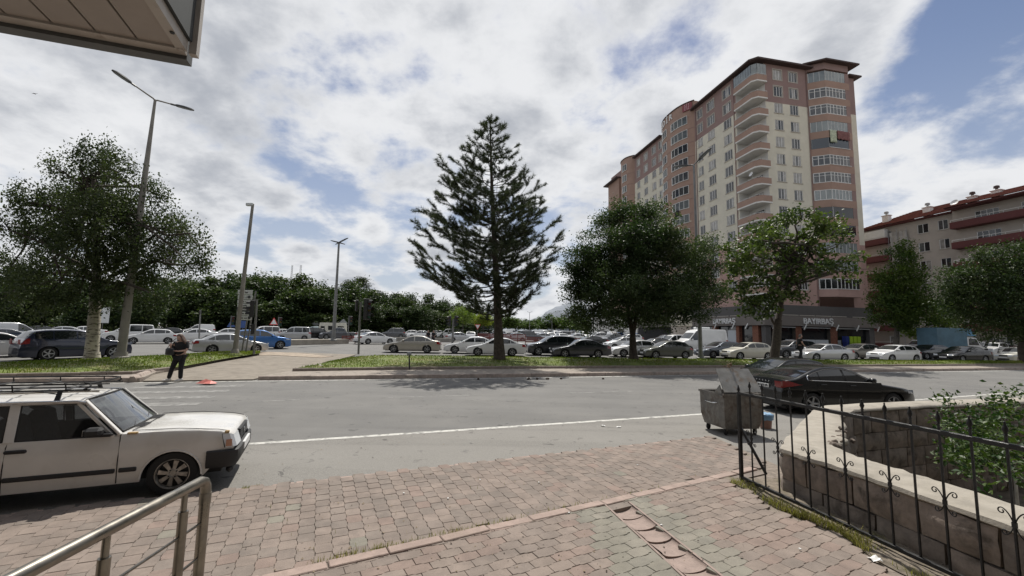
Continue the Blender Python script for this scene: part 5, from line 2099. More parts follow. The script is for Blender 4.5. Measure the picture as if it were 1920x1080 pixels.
def facade(name, parent, org, du, outn, u0, u1, z0, z1, holes, bands, depth=.16):
    """flat wall from u0 to u1 with real window openings; bands: (top z, material index)"""
    us = sorted({u0, u1} | {round(h[i], 3) for h in holes for i in (0, 1)})
    zs = sorted({z0, z1} | {round(h[i], 3) for h in holes for i in (2, 3)} | {b[0] for b in bands if z0 < b[0] < z1})
    us = [u for u in us if u0 <= u <= u1]
    zs = [z for z in zs if z0 <= z <= z1]
    org, du, outn = Vector(org), Vector(du), Vector(outn)
    P = lambda u, z, d=0: tuple(org + du * u + Vector((0, 0, z)) - outn * d)
    mb = MB()
    flip = du.cross(Vector((0, 0, 1))).dot(outn) < 0

    def q(a, b, c, d):
        mb.add([a, b, c, d], [(0, 1, 2, 3) if not flip else (3, 2, 1, 0)])
    for i in range(len(zs) - 1):
        zm = (zs[i] + zs[i + 1]) / 2
        mi = next((m for t, m in bands if zm < t), bands[-1][1])
        for j in range(len(us) - 1):
            um = (us[j] + us[j + 1]) / 2
            if any(h[0] < um < h[1] and h[2] < zm < h[3] for h in holes):
                continue
            mb.mat(mi)
            q(P(us[j], zs[i]), P(us[j + 1], zs[i]), P(us[j + 1], zs[i + 1]), P(us[j], zs[i + 1]))
    for a, b, c, d in holes:
        zm = (c + d) / 2
        mb.mat(next((m for t, m in bands if zm < t), bands[-1][1]))
        q(P(a, c), P(a, d), P(a, d, depth), P(a, c, depth))
        q(P(b, d), P(b, c), P(b, c, depth), P(b, d, depth))
        q(P(a, d), P(b, d), P(b, d, depth), P(a, d, depth))
        q(P(b, c), P(a, c), P(a, c, depth), P(b, c, depth))
    return mb.build(name, [W_PINK, W_CREAM, W_MAUVE, W_ORNG, W_GREY, W_WHITE, W_BEIGE], parent)


WIN = {}


def window_meshes(w, h, style, trim):
    """frame lies in the XZ plane, outside towards -Y, origin at the middle of the foot"""
    k = (round(w, 2), round(h, 2), style, trim)
    if k in WIN:
        return WIN[k]
    f = MB()
    b = .07
    y0, y1 = .06, .13
    f.box((-w / 2, y0, 0), (w / 2, y1, b)).box((-w / 2, y0, h - b), (w / 2, y1, h)).box((-w / 2, y0, b), (-w / 2 + b, y1, h - b)).box((w / 2 - b, y0, b), (w / 2, y1, h - b))
    cuts = {2: [0], 3: [-w * .12, w * .2], 4: [-w / 4, 0, w / 4], 5: [-w * .3, -w * .1, w * .1, w * .3]}[style]
    for c in cuts:
        f.box((c - .04, y0 + .01, b), (c + .04, y1 - .003, h - b))
    if trim == 1:       # pale surround
        t = .14
        f.mat(1).box((-w / 2 - t, -.04, -t), (w / 2 + t, .03, 0)).box((-w / 2 - t, -.04, h), (w / 2 + t, .03, h + t)).box((-w / 2 - t, -.04, 0), (-w / 2, .03, h)).box((w / 2, -.04, 0), (w / 2 + t, .03, h))
    else:
        f.mat(1).box((-w / 2 - .1, -.10, -.1), (w / 2 + .1, .05, 0))
    fm = f.mesh('window', [M_PVC, M_SILL])
    es = [-w / 2 + b] + cuts + [w / 2 - b]
    panes = []
    for a, c in zip(es[:-1], es[1:]):
        panes.append(MB().box((a + .02, y0 + .035, b), (c - .02, y0 + .05, h - b)).mesh('pane', None))
    WIN[k] = (fm, panes)
    return WIN[k]


def window(parent, org, du, outn, u, z, w, h, style=3, trim=0, panes=None, name='window'):
    fm, pm = window_meshes(w, h, style, trim)
    o = link(fm, name, parent)
    du, outn = Vector(du), Vector(outn)
    X = outn.cross(Vector((0, 0, 1))) * -1
    M = Matrix((X.to_4d(), (-outn).to_4d(), (0, 0, 1, 0), (0, 0, 0, 1))).transposed()
    M[0][3], M[1][3], M[2][3] = Vector(org) + du * u + Vector((0, 0, z))
    M[3][:] = (0, 0, 0, 1)
    o.matrix_local = M
    base = r6.choice([0, 1, 2, 1, 0, 2]) if panes is None else panes
    for p in pm:
        q = link(p, 'pane', o)
        q.material_slots[0].link = 'OBJECT' if q.material_slots else 'DATA'
        if not q.material_slots:
            pass
        q.material_slots[0].material = G_PANE[base if r6.random() < .7 else r6.choice([0, 1, 2])]
    return o


_mesh0 = MB.mesh


def _mesh1(s, name, mats, smooth=None):
    me = _mesh0(s, name, mats if mats is not None else [None], smooth)
    return me


MB.mesh = _mesh1

FL = 2.87
ROWZ = [45.05 - FL * i for i in range(13)]          # centres of the window rows, top floor first
ZB1, ZB2, ZB3, ZTOP = 7.25, 17.6, 40.15, 46.7
BANDS = [(ZB2, 0), (ZB3, 1), (99, 2)]
X3, Y3 = (1, 0, 0), (0, 1, 0)
NX, NY = (-1, 0, 0), (0, -1, 0)

# --- left face: x = 0, runs along +y
colsL = [(6.5, 1.95, 3), (10.8, 1.95, 3), (14.0, 1.5, 2), (28.1, 1.3, 2), (30.9, 1.7, 3), (34.6, 1.7, 3), (38.2, 1.5, 2)]
H = 1.72
holes = [(c - w / 2, c + w / 2, z - H / 2, z + H / 2) for c, w, _ in colsL for z in ROWZ]
facade('wall', tower, (0, 0, 0), Y3, NX, 4.3, 54.0, ZB1, ZTOP, holes, BANDS)
for c, w, st in colsL:
    for i, z in enumerate(ROWZ):
        window(tower, (0, 0, 0), Y3, NX, c, z - H / 2, w, H, st, 1 if (i < 2 or i > 9) else 0)
# --- right face: y = 0
colsR = [(4.35, 1.62, 3), (7.35, 1.62, 3)]
holes = [(c - w / 2, c + w / 2, z - H / 2, z + H / 2) for c, w, _ in colsR for z in ROWZ]
facade('wall', tower, (0, 0, 0), X3, NY, 1.9, 10.1, ZB1, ZTOP, holes, BANDS)
for c, w, st in colsR:
    for i, z in enumerate(ROWZ):
        window(tower, (0, 0, 0), X3, NY, c, z - H / 2, w, H, st, 1 if (i < 2 or i > 9) else 0)
facade('wall', tower, (0, .0, 0), X3, NY, 16.8, 18.15, ZB1, ZTOP, [], [(ZB2, 0), (99, 2)])
facade('wall', tower, (0, .12, 0), X3, NY, 18.15, 19.9, ZB1, ZTOP, [], BANDS)
facade('wall', tower, (18.15, 0, 0), Y3, (1, 0, 0), 0, .12, ZB1, ZTOP, [], [(ZB2, 0), (99, 2)])
facade('wall', tower, (19.9, 0, 0), Y3, (1, 0, 0), .12, 22, ZB1, ZTOP, [], BANDS)
# walls round the corner recess
facade('wall', tower, (1.9, 0, 0), Y3, NX, 0, 4.3, ZB1, ZTOP, [], [(99, 5)])
facade('wall', tower, (0, 4.3, 0), X3, NY, 0, 1.9, ZB1, ZTOP, [], [(99, 5)])

# --- corner balconies
pl = [(-.45, 4.28), (-.45, .25), (.15, -.45), (1.96, -.45), (1.96, -.30), (.23, -.30), (-.30, .30), (-.30, 4.28)]
par = MB().prism(pl, 0, .95)
slab = [(-.45, 4.28), (-.45, .25), (.15, -.45), (1.96, -.45), (1.96, 0), (1.88, 0), (1.88, 4.28)]
par.mat(1).prism(slab, -.22, -.003)
parm = par.mesh('balcony', [W_ORNG, W_WHITE])
rl = MB()
path = [(-.38, 4.2, 1.12), (-.38, .28, 1.12), (.19, -.38, 1.12), (1.9, -.38, 1.12)]
rl.tube(path, .03, 6)
for a, b in zip(path[:-1], path[1:]):
    n = max(1, int((Vector(b) - Vector(a)).length / 1.0))
    for i in range(n + 1):
        p = Vector(a).lerp(Vector(b), i / n)
        rl.tube([(p.x, p.y, .93), tuple(p)], .02, 5)
rlm = rl.mesh('railing', M_PVC)
dm = MB().box((1.80, 1.0, .02), (1.86, 2.9, 2.15)).mesh('balcony_door', M_PVC)
dp_ = [MB().box((1.775, a, .12), (1.795, b, 2.05)).mesh('pane', [None]) for a, b in ((1.08, 1.9), (1.98, 2.82))]
for i, z in enumerate(ROWZ):
    zf = z - 1.62
    o = link(parm, 'balcony', tower, (0, 0, zf))
    link(rlm, 'railing', o)
    d = link(dm, 'balcony_door', tower, (0, 0, zf))
    for q in dp_:
        g = link(q, 'pane', d)
        g.material_slots[0].link = 'OBJECT'
        g.material_slots[0].material = G_PANE[r6.choice([0, 2, 1])]
    if i == 0:
        g = MB()
        for a, b, n in [((-.40, 4.2), (-.40, .28), 7), ((-.40, .28), (.19, -.40), 1), ((.19, -.40), (1.9, -.40), 3)]:
            for k in range(n):
                p, q = Vector((*a, 0)).lerp(Vector((*b, 0)), (k + .04) / n), Vector((*a, 0)).lerp(Vector((*b, 0)), (k + .96) / n)
                g.add([(p.x, p.y, .96), (q.x, q.y, .96), (q.x, q.y, 2.75), (p.x, p.y, 2.75)], [(0, 1, 2, 3)])
        ob = g.build('glazing', G_PANE[3], o)
# satellite dish on one balcony
mb = MB()
mb.lathe([(.01, 0), (.16, .02), (.30, .07), (.38, .12)], 16, Matrix.Translation((-.75, .6, ROWZ[6] + .05)) @ Matrix.Rotation(R_(-70), 4, 'Y'), caps=False)
mb.tube([(-.45, .6, ROWZ[6] - .6), (-.72, .6, ROWZ[6])], .025, 5)
mb.build('satellite_dish', M_PVC, tower)

# --- glazed bay on the right face
bay = [(10.1, 0), (12.1, -1.5), (16.8, -1.5), (16.8, 0)]
STY = ['clear', 'white', 'white', 'clear', 'dark', 'white', 'white', 'white2', 'dark2', 'dark2', 'clear', 'clear', 'bars']
for i, z in enumerate(ROWZ):
    st = STY[i]
    zf = z - 1.62
    m = W_ORNG if i < 9 else W_PINK
    mb = MB().prism([(10.1, -.001), (12.1, -1.52), (16.82, -1.52), (16.82, -.001)], zf - .25, zf + .92)
    if i < 9:
        mb.prism([(16.0, -.002), (16.0, -1.50), (16.80, -1.50), (16.80, -.002)], zf + .921, zf + FL - .251)
    else:
        mb.prism([(16.3, -.002), (16.3, -1.50), (16.80, -1.50), (16.80, -.002)], zf + .921, zf + FL - .251)
    # the pier right of the glass is wall-coloured
    mb.m = [0] * 6 + [1] * (len(mb.f) - 6)
    o = mb.build('balcony', [m, W_MAUVE if i < 9 else W_PINK], tower)
    g = MB()
    fr = MB()
    zt, zb_ = zf + FL - .27, zf + .93
    segs = [((10.25, -.13), (12.1, -1.47), 3), ((12.12, -1.48), (16.0 if i < 9 else 16.3, -1.48), 6)]
    for a, b, n in segs:
        for k in range(n):
            A, B = Vector((*a, 0)).lerp(Vector((*b, 0)), k / n), Vector((*a, 0)).lerp(Vector((*b, 0)), (k + 1) / n)
            g.add([(A.x, A.y, zb_), (B.x, B.y, zb_), (B.x, B.y, zt), (A.x, A.y, zt)], [(0, 1, 2, 3)])
            if st in ('white', 'white2', 'bars'):
                d = (B - A)
                M = Matrix.Translation(A) @ rotz(math.atan2(d.y, d.x))
                fr.box((-.045, -.05, zb_), (.045, .04, zt), M)
                fr.box((.046, -.045, zb_), (d.length - .046, .035, zb_ + .09), M)
                fr.box((.046, -.045, zt - .09), (d.length - .046, .035, zt), M)
                if st == 'white':
                    fr.box((.046, -.045, zt - .55), (d.length - .046, .035, zt - .49), M)
            elif k == 0 or st == 'clear':
                d = (B - A)
                fr.box((-.02, -.03, zb_), (.02, .02, zt), Matrix.Translation(A) @ rotz(math.atan2(d.y, d.x)))
    # room behind the glass
    pm = {'clear': 3, 'white': 2, 'white2': 3, 'dark': 4, 'dark2': 0, 'bars': 0}[st]
    link(g.mesh('pane', G_PANE[pm]), 'pane', o)
    fr.box((10.2, -.10, zb_ - .02), (10.3, -.02, zt))
    for a, b in ((10.25, 12.05), (12.1, 16.2)):
        pass
    fr.build('glazing_frame', M_PVC if st != 'dark' else M_PVCG, o)
    if i in (3, 4, 5, 9, 12):
        sb = MB().box((12.1, -1.60, zf + .93), (16.2, -1.525, zf + 1.0))
        sb.build('ledge', M_PVC, o)

# --- bowed orange bays on the left face
def bow(y0, y1, dep, ztop, nwin, name):
    n = 14
    arc = []
    for i in range(n + 1):
        t = i / n
        arc.append((-dep * (1 - abs(2 * t - 1) ** 2.6), y0 + (y1 - y0) * t))
    mb = MB()
    rows = [[(x, y, ZB1) for x, y in arc], [(x, y, ztop) for x, y in arc]]
    mb.grid(rows)
    mb.add([(x, y, ztop) for x, y in arc] + [(1.5, y1, ztop), (1.5, y0, ztop)], [tuple(range(n + 3))])
    mb.add([(1.5, y0, ZTOP - .1), (0, y0, ZTOP - .1), (0, y0, ztop), (1.5, y0, ztop)], [(0, 1, 2, 3)])
    mb.f = [f for f in mb.f]
    o = mb.build('bay', W_ORNG, tower)
    L = [0]
    for a, b in zip(arc[:-1], arc[1:]):
        L.append(L[-1] + math.dist(a, b))

    def at(d):
        d = max(0, min(L[-1] - 1e-6, d))
        j = max(k for k in range(n) if L[k] <= d)
        u = (d - L[j]) / (L[j + 1] - L[j])
        p = Vector((arc[j][0] + u * (arc[j + 1][0] - arc[j][0]), arc[j][1] + u * (arc[j + 1][1] - arc[j][1]), 0))
        t = Vector((arc[j + 1][0] - arc[j][0], arc[j + 1][1] - arc[j][1], 0)).normalized()
        return p, Vector((-t.y, t.x, 0))
    for a, b, k in nwin:
        for i, z in enumerate(ROWZ):
            zf = z - 1.62
            fr, gl = MB(), MB()
            zz0, zz1 = zf + 1.0, zf + 2.55
            for j in range(k):
                (p, n1), (q, n2) = at((a + (b - a) * j / k) * L[-1]), at((a + (b - a) * (j + 1) / k) * L[-1])
                p, q = p + n1 * .06, q + n2 * .06
                gl.add([(p.x, p.y, zz0), (q.x, q.y, zz0), (q.x, q.y, zz1), (p.x, p.y, zz1)], [(0, 1, 2, 3), (3, 2, 1, 0)])
                d = q - p
                M = Matrix.Translation(p) @ rotz(math.atan2(d.y, d.x))
                fr.box((-.03, -.10, zz0 - .06), (.03, .10, zz1 + .06), M)
                fr.box((.031, -.08, zz0 - .08), (d.length, .10, zz0), M).box((.031, -.08, zz1), (d.length, .10, zz1 + .07), M)
            (p, n1) = at(b * L[-1])
            fr.box((-.03, -.10, zz0 - .06), (.03, .10, zz1 + .06), Matrix.Translation(p + n1 * .06))
            w = fr.build('window', M_PVC, tower)
            link(gl.mesh('pane', G_PANE[r6.choice([3, 3, 2, 3, 4, 0])]), 'pane', w)
    # the edge line of each floor
    for z in ROWZ[:12]:
        eb = MB()
        for a, b in zip(arc[:-1], arc[1:]):
            d = Vector((b[0] - a[0], b[1] - a[1], 0))
            eb.box((0, -.02, z - 1.85), (d.length, .04, z - 1.78), Matrix.Translation((a[0], a[1], 0)) @ rotz(math.atan2(d.y, d.x)))
        eb.build('floor_band', W_MAUVE, tower)
    cp = MB()
    for a, b in zip(arc[:-1], arc[1:]):
        d = Vector((b[0] - a[0], b[1] - a[1], 0))
        cp.box((-.02, -.1, ztop), (d.length + .02, .16, ztop + .16), Matrix.Translation((a[0], a[1], 0)) @ rotz(math.atan2(d.y, d.x)))
    cp.build('coping', M_EAVE, tower)
    return at, L[-1]


at, LB = bow(15.6, 27.1, 1.7, 48.7, [(.12, .47, 4), (.62, .84, 3)], 'bay')
bow(40.1, 46.9, 1.5, 47.6, [(.30, .55, 3)], 'bay')
facade('wall', tower, (-.9, 0, 0), Y3, NX, 47.2, 54.0, ZB1, 44.2, [], [(99, 3)])
facade('wall', tower, (0, 47.2, 0), X3, NY, -.9, 0, ZB1, 44.2, [], [(99, 3)])
MB().prism([(-1.9, 46.9), (-1.9, 55.2), (6, 55.2), (6, 46.9)], 44.2, 44.5).build('eave', M_EAVE, tower)

# --- eaves and roof
ev = MB()
ev.prism([(-.9, 15.5), (-.9, .1), (.0, -.95), (10.6, -.95), (10.6, 20), (2, 20)], ZTOP, ZTOP + .28)
ev.prism([(-.8, 27.2), (-.8, 40.0), (3, 40.0), (3, 27.2)], ZTOP, ZTOP + .28)
ev.prism([(9.3, -.2), (11.7, -2.3), (18.3, -2.3), (18.3, 8), (9.3, 8)], ZTOP + .75, ZTOP + 1.0)
ev.prism([(18.31, -.5), (20.9, -.5), (20.9, 22), (18.31, 22)], ZTOP + .1, ZTOP + .36)
ev.build('eave', M_EAVE, tower)
MB().prism([(10.1, -.05), (12.1, -1.5), (16.8, -1.5), (18.2, -.05), (18.2, 6), (10.1, 6)], ZTOP - .35, ZTOP + .74).build('parapet', W_MAUVE, tower)
MB().prism([(1, 2), (18, 2), (18, 50), (1, 50)], ZTOP + .1, ZTOP + .9).build('roof', M_TILE_R, tower)
# downpipes
mb = MB()
for y in (4.75, 15.2):
    mb.tube([(-.09, y, ZB1), (-.09, y, ZTOP)], .07, 6)
mb.tube([(9.95, -.10, ZB1), (9.95, -.10, ZTOP)], .07, 6)
mb.build('downpipe', W_MAUVE, tower)

# --- shop storey
def wallbox(name, m, a, b, parent=tower):
    return MB().box(a, b).build(name, m, parent)


wallbox('shop_core', mat('shop_interior', (.022, .021, .021), .8), (.4, .4, 0), (19.9, 40, 7.2))
wallbox('fascia', W_FASC, (-.75, -.75, 4.05), (20.4, .4, 5.55))
wallbox('fascia', W_FASC, (-.75, .4, 4.05), (.4, 38, 5.55))
wallbox('mezzanine_panel', W_GREY, (-.25, -.25, 5.551), (20.0, .39, 7.24))
wallbox('mezzanine_panel', W_GREY, (-.25, .39, 5.551), (.39, 38, 7.24))
for k, (u, w) in enumerate([(1.5, 2.4), (4.4, 2.6), (7.4, 2.6), (10.4, 2.6), (13.4, 2.6)]):
    window(tower, (0, -.255, 0), X3, NY, u, 5.75, w, 1.3, 2, 0, 0)
window(tower, (0, -.255, 0), X3, NY, 17.2, 5.75, 2.2, 1.3, 3, 0, 2)
for k in range(8):
    window(tower, (-.255, 0, 0), Y3, NX, 2.5 + 3.2 * k, 5.75, 2.6, 1.3, 2, 0, 0)


def text_mesh(s, size, depth, m, name):
    cu = bpy.data.curves.new(name, 'FONT')
    cu.body = s
    cu.size = size
    cu.extrude = depth
    cu.align_x = 'CENTER'
    ob = bpy.data.objects.new(name, cu)
    COL.objects.link(ob)
    dg = bpy.context.evaluated_depsgraph_get()
    dg.update()
    me = bpy.data.meshes.new_from_object(ob.evaluated_get(dg))
    bpy.data.objects.remove(ob)
    me.materials.clear()
    me.materials.append(m)
    me.name = name
    return me


def bold(me, k=.02):
    """thicken thin glyphs sideways"""
    bm = bmesh.new()
    bm.from_mesh(me)
    bm.normal_update()
    for v in bm.verts:
        n = Vector((v.normal.x, v.normal.y, 0))
        v.co += n * k
    bm.to_mesh(me)
    bm.free()
    return me


sg = bold(text_mesh('BAYIRBAŞ', 1.22, .06, M_LET, 'shop_lettering'), .03)
o = link(sg, 'shop_lettering', tower, (8.9, -.83, 4.42), (PI / 2, 0, 0))
o.scale = (1.0, 1, 1)
o = link(sg, 'shop_lettering', tower, (-.83, 8.0, 4.42), (PI / 2, 0, -PI / 2))
# site name on the bow parapet, letter by letter
for ch, f in zip('BEDİR', (.90, .80, .70, .585, .47)):
    p, n = at(f * LB)
    me = bold(text_mesh(ch, 1.75, .05, M_LET, 'roof_letter'), .05)
    link(me, 'roof_letter', tower, (p.x + n.x * .14, p.y + n.y * .14, 47.15), (PI / 2, 0, math.atan2(n.y, n.x) + PI / 2))
p, n = at(.11 * LB)
sb = MB().box((-1.0, -.05, 0), (1.0, .05, 1.45), Matrix.Translation((p.x + n.x * .15, p.y + n.y * .15, 47.05)) @ rotz(math.atan2(n.y, n.x) + PI / 2)).build('name_board', M_LETR, tower)
for tx, zz in (('SİT', 47.85), ('ESİ', 47.2)):
    me = bold(text_mesh(tx, .78, .02, mat('sign_pink', (.60, .36, .38), .5), 'board_lettering'), .02)
    link(me, 'board_lettering', sb, (p.x + n.x * .23, p.y + n.y * .23, zz), (PI / 2, 0, math.atan2(n.y, n.x) + PI / 2))

# shop fronts of the right face
for a, b in ((5.0, 6.1), (11.4, 12.7)):
    o = wallbox('pier', M_MORT, (a + .03, -.42, 0), (b - .03, .39, 4.04))
    n = 0
    z = .3
    while z < 4.0:
        l = a + (-.18 if n % 2 else 0)
        while l < b:
            x0, x1 = max(a, l), min(b, l + .36)
            if x1 - x0 > .06:
                MB().box((x0 + .012, -.47 + r6.uniform(-.01, .01), z + .012), (x1 - .012, -.415, z + .19)).build('brick', M_BRICK, o)
            l += .36
        z += .2
        n += 1
for a, b in ((-.3, .6), (18.9, 19.9)):
    wallbox('pier', W_GREY, (a, -.44, 0), (b, .39, 4.04))
M_PANELW = mat('white_panel', (.50, .53, .55), .5)
M_GRN = mat('green_crate', (.30, .46, .02), .5)
M_BLU = mat('blue_crate', (.012, .03, .16), .5)
for a, b in ((6.3, 8.7), (8.8, 11.2), (3.4, 4.9), (12.9, 13.6)):
    wallbox('shop_panel', M_PANELW, (a, -.20, .5), (b, -.12, 2.0))
for a, b in ((6.2, 11.3), (12.8, 18.8), (.7, 4.9)):
    wallbox('shop_glass', G_PANE[0], (a, .1, 2.05), (b, .16, 3.95))
    wallbox('awning_bar', M_PVCG, (a, -.6, 3.75), (b, -.3, 3.9))
for k in range(4):
    tag(MB().bbox((-.26, -.3, 0), (.26, .3, .9), .03).bbox((-.30, -.34, .901), (.30, .34, 1.0), .02).bbox((-.30, -.34, 1.02), (.30, .34, 1.95), .03).build('crate', M_GRN if k else M_BLU),
        ['dark blue crate left of the green crates by the shop', 'lime green crate next to the blue crate by the shop', 'lime green crate in the middle of the row by the shop', 'lime green crate at the right end of the row by the shop'][k], 'crate', 'crates outside the shop')
    o = bpy.data.objects['crate' if k == 0 else 'crate.%03d' % k]
    p = Matrix.Translation((TO.x, TO.y, 0)) @ rotz(AL) @ Vector((13.1 + .72 * k, -1.4, 0))
    o.location = (p.x, p.y, hz(p.x, p.y))
    o.rotation_euler = (0, 0, AL)
# left face shop front
for a, b in ((.9, 2.1), (5.0, 5.7), (10.6, 11.5)):
    wallbox('pier', M_BRICK, (-.42, a, 0), (.39, b, 4.04))
for a, b, m in ((2.2, 4.9, G_PANE[0]), (5.8, 8.0, G_PANE[2]), (8.1, 10.5, G_PANE[0]), (11.6, 14.0, G_PANE[3]), (14.2, 17.0, G_PANE[2]), (17.4, 20.5, G_PANE[0])):
    wallbox('shop_glass', m, (.1, a, .4), (.16, b, 3.9))
for a, b in ((5.9, 7.9), (11.7, 13.9), (14.3, 16.8)):
    wallbox('shop_panel', M_PANELW, (-.2, a, .5), (-.12, b, 3.3))
# flood lights on the fascia
fm_ = MB().bbox((-.5, -.04, -.14), (.5, .04, .14), .02)
for u in (.4, 5.9, 11.8, 15.6, 19.6):
    o = link(fm_.mesh('floodlight', M_PVC), 'floodlight', tower, (u, -1.35, 3.9))
    o.rotation_euler = (R_(25), R_(-58), 0)
    link(MB().tube([(0, 0, -.14), (0, .5, .25)], .03, 5).mesh('bracket', M_PVCG), 'bracket', o)
for s_ in (2.2, 5.2, 9.6, 13.6, 17.2):
    o = link(fm_.mesh('floodlight', M_PVC), 'floodlight', tower, (-1.35, s_, 3.9))
    o.rotation_euler = (R_(25), R_(52), -PI / 2 + PI)
    link(MB().tube([(0, 0, -.14), (0, -.5, .25)], .03, 5).mesh('bracket', M_PVCG), 'bracket', o)


# laundry on the rails
def cloth(name, a, b, drop, m, label, cat):
    a, b = Vector(a), Vector(b)
    rows = []
    for j in range(7):
        v = j / 6
        rows.append([tuple(a.lerp(b, i / 10) + Vector((.05 * math.sin(i * 1.6) * v, -.06 - .07 * math.cos(i * 1.9 + 1) * v, -drop * v * (1 + .06 * math.sin(i * 2.2))))) for i in range(11)])
    me = MB().grid(rows).mesh(name, m, 80)
    o = link(me, name)
    o.matrix_world = Matrix.Translation((TO.x, TO.y, 0)) @ rotz(AL)
    md = o.modifiers.new('thickness', 'SOLIDIFY')
    md.thickness = .02
    return tag(o, label, cat)


zf = ROWZ[3] - 1.62
cloth('towel', (12.25, -1.58, zf + 1.0), (13.5, -1.58, zf + 1.0), 2.1, mat('green_cloth', (.42, .46, .34), .9, var=.25, vscale=3), 'pale green cloth hanging over the tower balcony rail', 'cloth')
cloth('blanket', (13.7, -1.58, zf + 1.02), (16.1, -1.58, zf + .95), 1.45, mat('red_cloth', (.19, .085, .08), .9, var=.25, vscale=3), 'dull red blanket hanging beside the green cloth on the tower', 'blanket')
p, n = at(.36 * LB)
zf = ROWZ[6] - 1.62
cloth('laundry', (p.x - .18, p.y - .7, zf + 1.0), (p.x - .18, p.y + .7, zf + 1.0), 1.2, mat('black_cloth', (.015, .015, .018), .9), 'black laundry hung out of the orange bay of the tower', 'laundry')

# ---------------------------------------------------------------- red-roofed block at the right
RO = Vector((65.9, 62.0, 0))
RA = math.atan2(.97, -.25)           # along the eave, away from the camera
red = thing('apartment_block', 'beige apartment block with red tiled roof and dark red balconies', 'building', (RO.x, RO.y, 0), RA)
# local x = away along the front, local +y = towards the camera's left
RZ = 21.3
fl = 2.95
rz = [RZ - 1.45 - fl * i for i in range(7)]
N_ = (0, 1, 0)
colsA = [(1.6, 1.3, 2), (4.2, 1.5, 2), (9.4, 1.4, 2)]
holes = [(c - w / 2, c + w / 2, z - .75, z + .75) for c, w, _ in colsA for z in rz]
mB = facade('wall', red, (0, 0, 0), X3, N_, -.2, 13.2, 0, RZ, holes, [(99, 6)])
for c, w, st in colsA:
    for i, z in enumerate(rz):
        window(red, (0, 0, 0), X3, N_, c, z - .75, w, 1.5, st, 0)
colsB = [(-4, 2.6, 4), (-8, 1.2, 2), (-13, 2.4, 3)]
holes = [(c - w / 2, c + w / 2, z - .95, z + .75) for c, w, _ in colsB for z in rz]
facade('wall', red, (0, 1.0, 0), X3, N_, -24, -.2, 0, RZ, holes, [(99, 6)])
facade('wall', red, (-.2, 0, 0), Y3, (1, 0, 0), 0, 1.0, 0, RZ, [], [(99, 6)])
for c, w, st in colsB:
    for i, z in enumerate(rz):
        window(red, (0, 1.0, 0), X3, N_, c, z - .95, w, 1.7, st, 0)
facade('wall', red, (13.2, 0, 0), Y3, (1, 0, 0), -12, 0, 0, RZ, [], [(99, 6)])
bm_ = MB().bbox((-22, 1.02, 0), (-.6, 2.5, .12), .01).bbox((-22, 2.38, .13), (-.6, 2.5, .95), .01).bbox((-.72, 1.02, .13), (-.6, 2.37, .95), .01).mesh('balcony', W_RED)
rm_ = MB()
rm_.tube([(-22, 2.44, 1.25), (-.66, 2.44, 1.25), (-.66, 1.1, 1.25)], .035, 5)
for i in range(16):
    rm_.tube([(-22 + i * 1.42, 2.44, .95), (-22 + i * 1.42, 2.44, 1.25)], .025, 4)
rm_ = rm_.mesh('railing', M_PVC)
lb = MB().bbox((8.8, .02, 0), (13.4, 1.2, .12), .01).bbox((8.8, 1.08, .13), (13.4, 1.2, .95), .01).bbox((8.8, .02, .13), (8.92, 1.07, .95), .01).mesh('balcony', W_RED)
lr = MB().tube([(8.86, .1, 1.2), (8.86, 1.14, 1.2), (13.3, 1.14, 1.2)], .035, 5).mesh('railing', M_PVC)
for i, z in enumerate(rz):
    o = link(bm_, 'balcony', red, (0, 0, z - 1.45))
    link(rm_, 'railing', o)
    o = link(lb, 'balcony', red, (0, 0, z - 1.45))
    link(lr, 'railing', o)
MB().box((9.0, .2, rz[0] - .5), (12.6, 1.05, rz[0] + 1.0)).build('closed_balcony', W_WHITE, red)
# roof: eaves board, tiles, chimneys
MB().box((-25, -12, RZ), (13.9, .7, RZ + .2)).box((-25, .701, RZ), (-.4, 2.9, RZ + .2)).build('eave', W_RED, red)
rf = MB()
rf.add([(14.1, .9, RZ + .21), (-.3, .9, RZ + .21), (-.3, 3.1, RZ + .21), (-25, 3.1, RZ + .21), (-25, -5.5, RZ + 3.0), (8.0, -5.5, RZ + 3.0), (14.1, -12, RZ + .21), (-.3, -5.5, RZ + 3.0), (-.3, -2, RZ + 2.0)],
       [(0, 5, 7, 1), (1, 7, 2), (2, 7, 4, 3), (0, 6, 5)])
rf.f = rf.f + [f[::-1] for f in rf.f[:0]]
rfo = rf.build('roof', M_TILE_R, red)
# rows of tiles
tl = MB()
for k in range(26):
    v = k / 26
    y = 3.05 - v * 8.4
    z = RZ + .24 + v * 2.78
    tl.box((-25, y - .17, z), (-.35, y + .17, z + .05))
for k in range(20):
    v = k / 20
    y = .85 - v * 6.2
    z = RZ + .24 + v * 2.78
    tl.box((-.3, y - .15, z), (14 - v * 5.8, y + .15, z + .05))
tl.build('roof_tiles', M_TILE_R, rfo, kind='stuff')
for x, y, h in ((10.2, -1.5, 1.5), (4.5, -2.0, 1.4), (-.8, -2.6, 1.6), (-3.4, -2.8, 1.7), (-8.5, -1, 1.7)):
    zr = RZ + .8
    o = MB().bbox((x - .5, y - .4, zr), (x + .5, y + .4, zr + h), .03).bbox((x - .6, y - .5, zr + h), (x + .6, y + .5, zr + h + .12), .02).build('chimney', W_WHITE, red)
    MB().lathe([(.16, zr + h + .12), (.16, zr + h + .4), (.34, zr + h + .45), (.30, zr + h + .75), (.05, zr + h + .85)], 10, T(x, y, 0)).build('chimney_cap', M_EAVE if x < 3 else M_PVCG, o)
mb = MB().lathe([(.02, 0), (.3, .04), (.5, .14)], 14, T(-.4, .6, RZ + 1.3) @ Matrix.Rotation(R_(-60), 4, 'X'), caps=False)
mb.tube([(-.4, .3, RZ + .4), (-.4, .6, RZ + 1.3)], .04, 5)
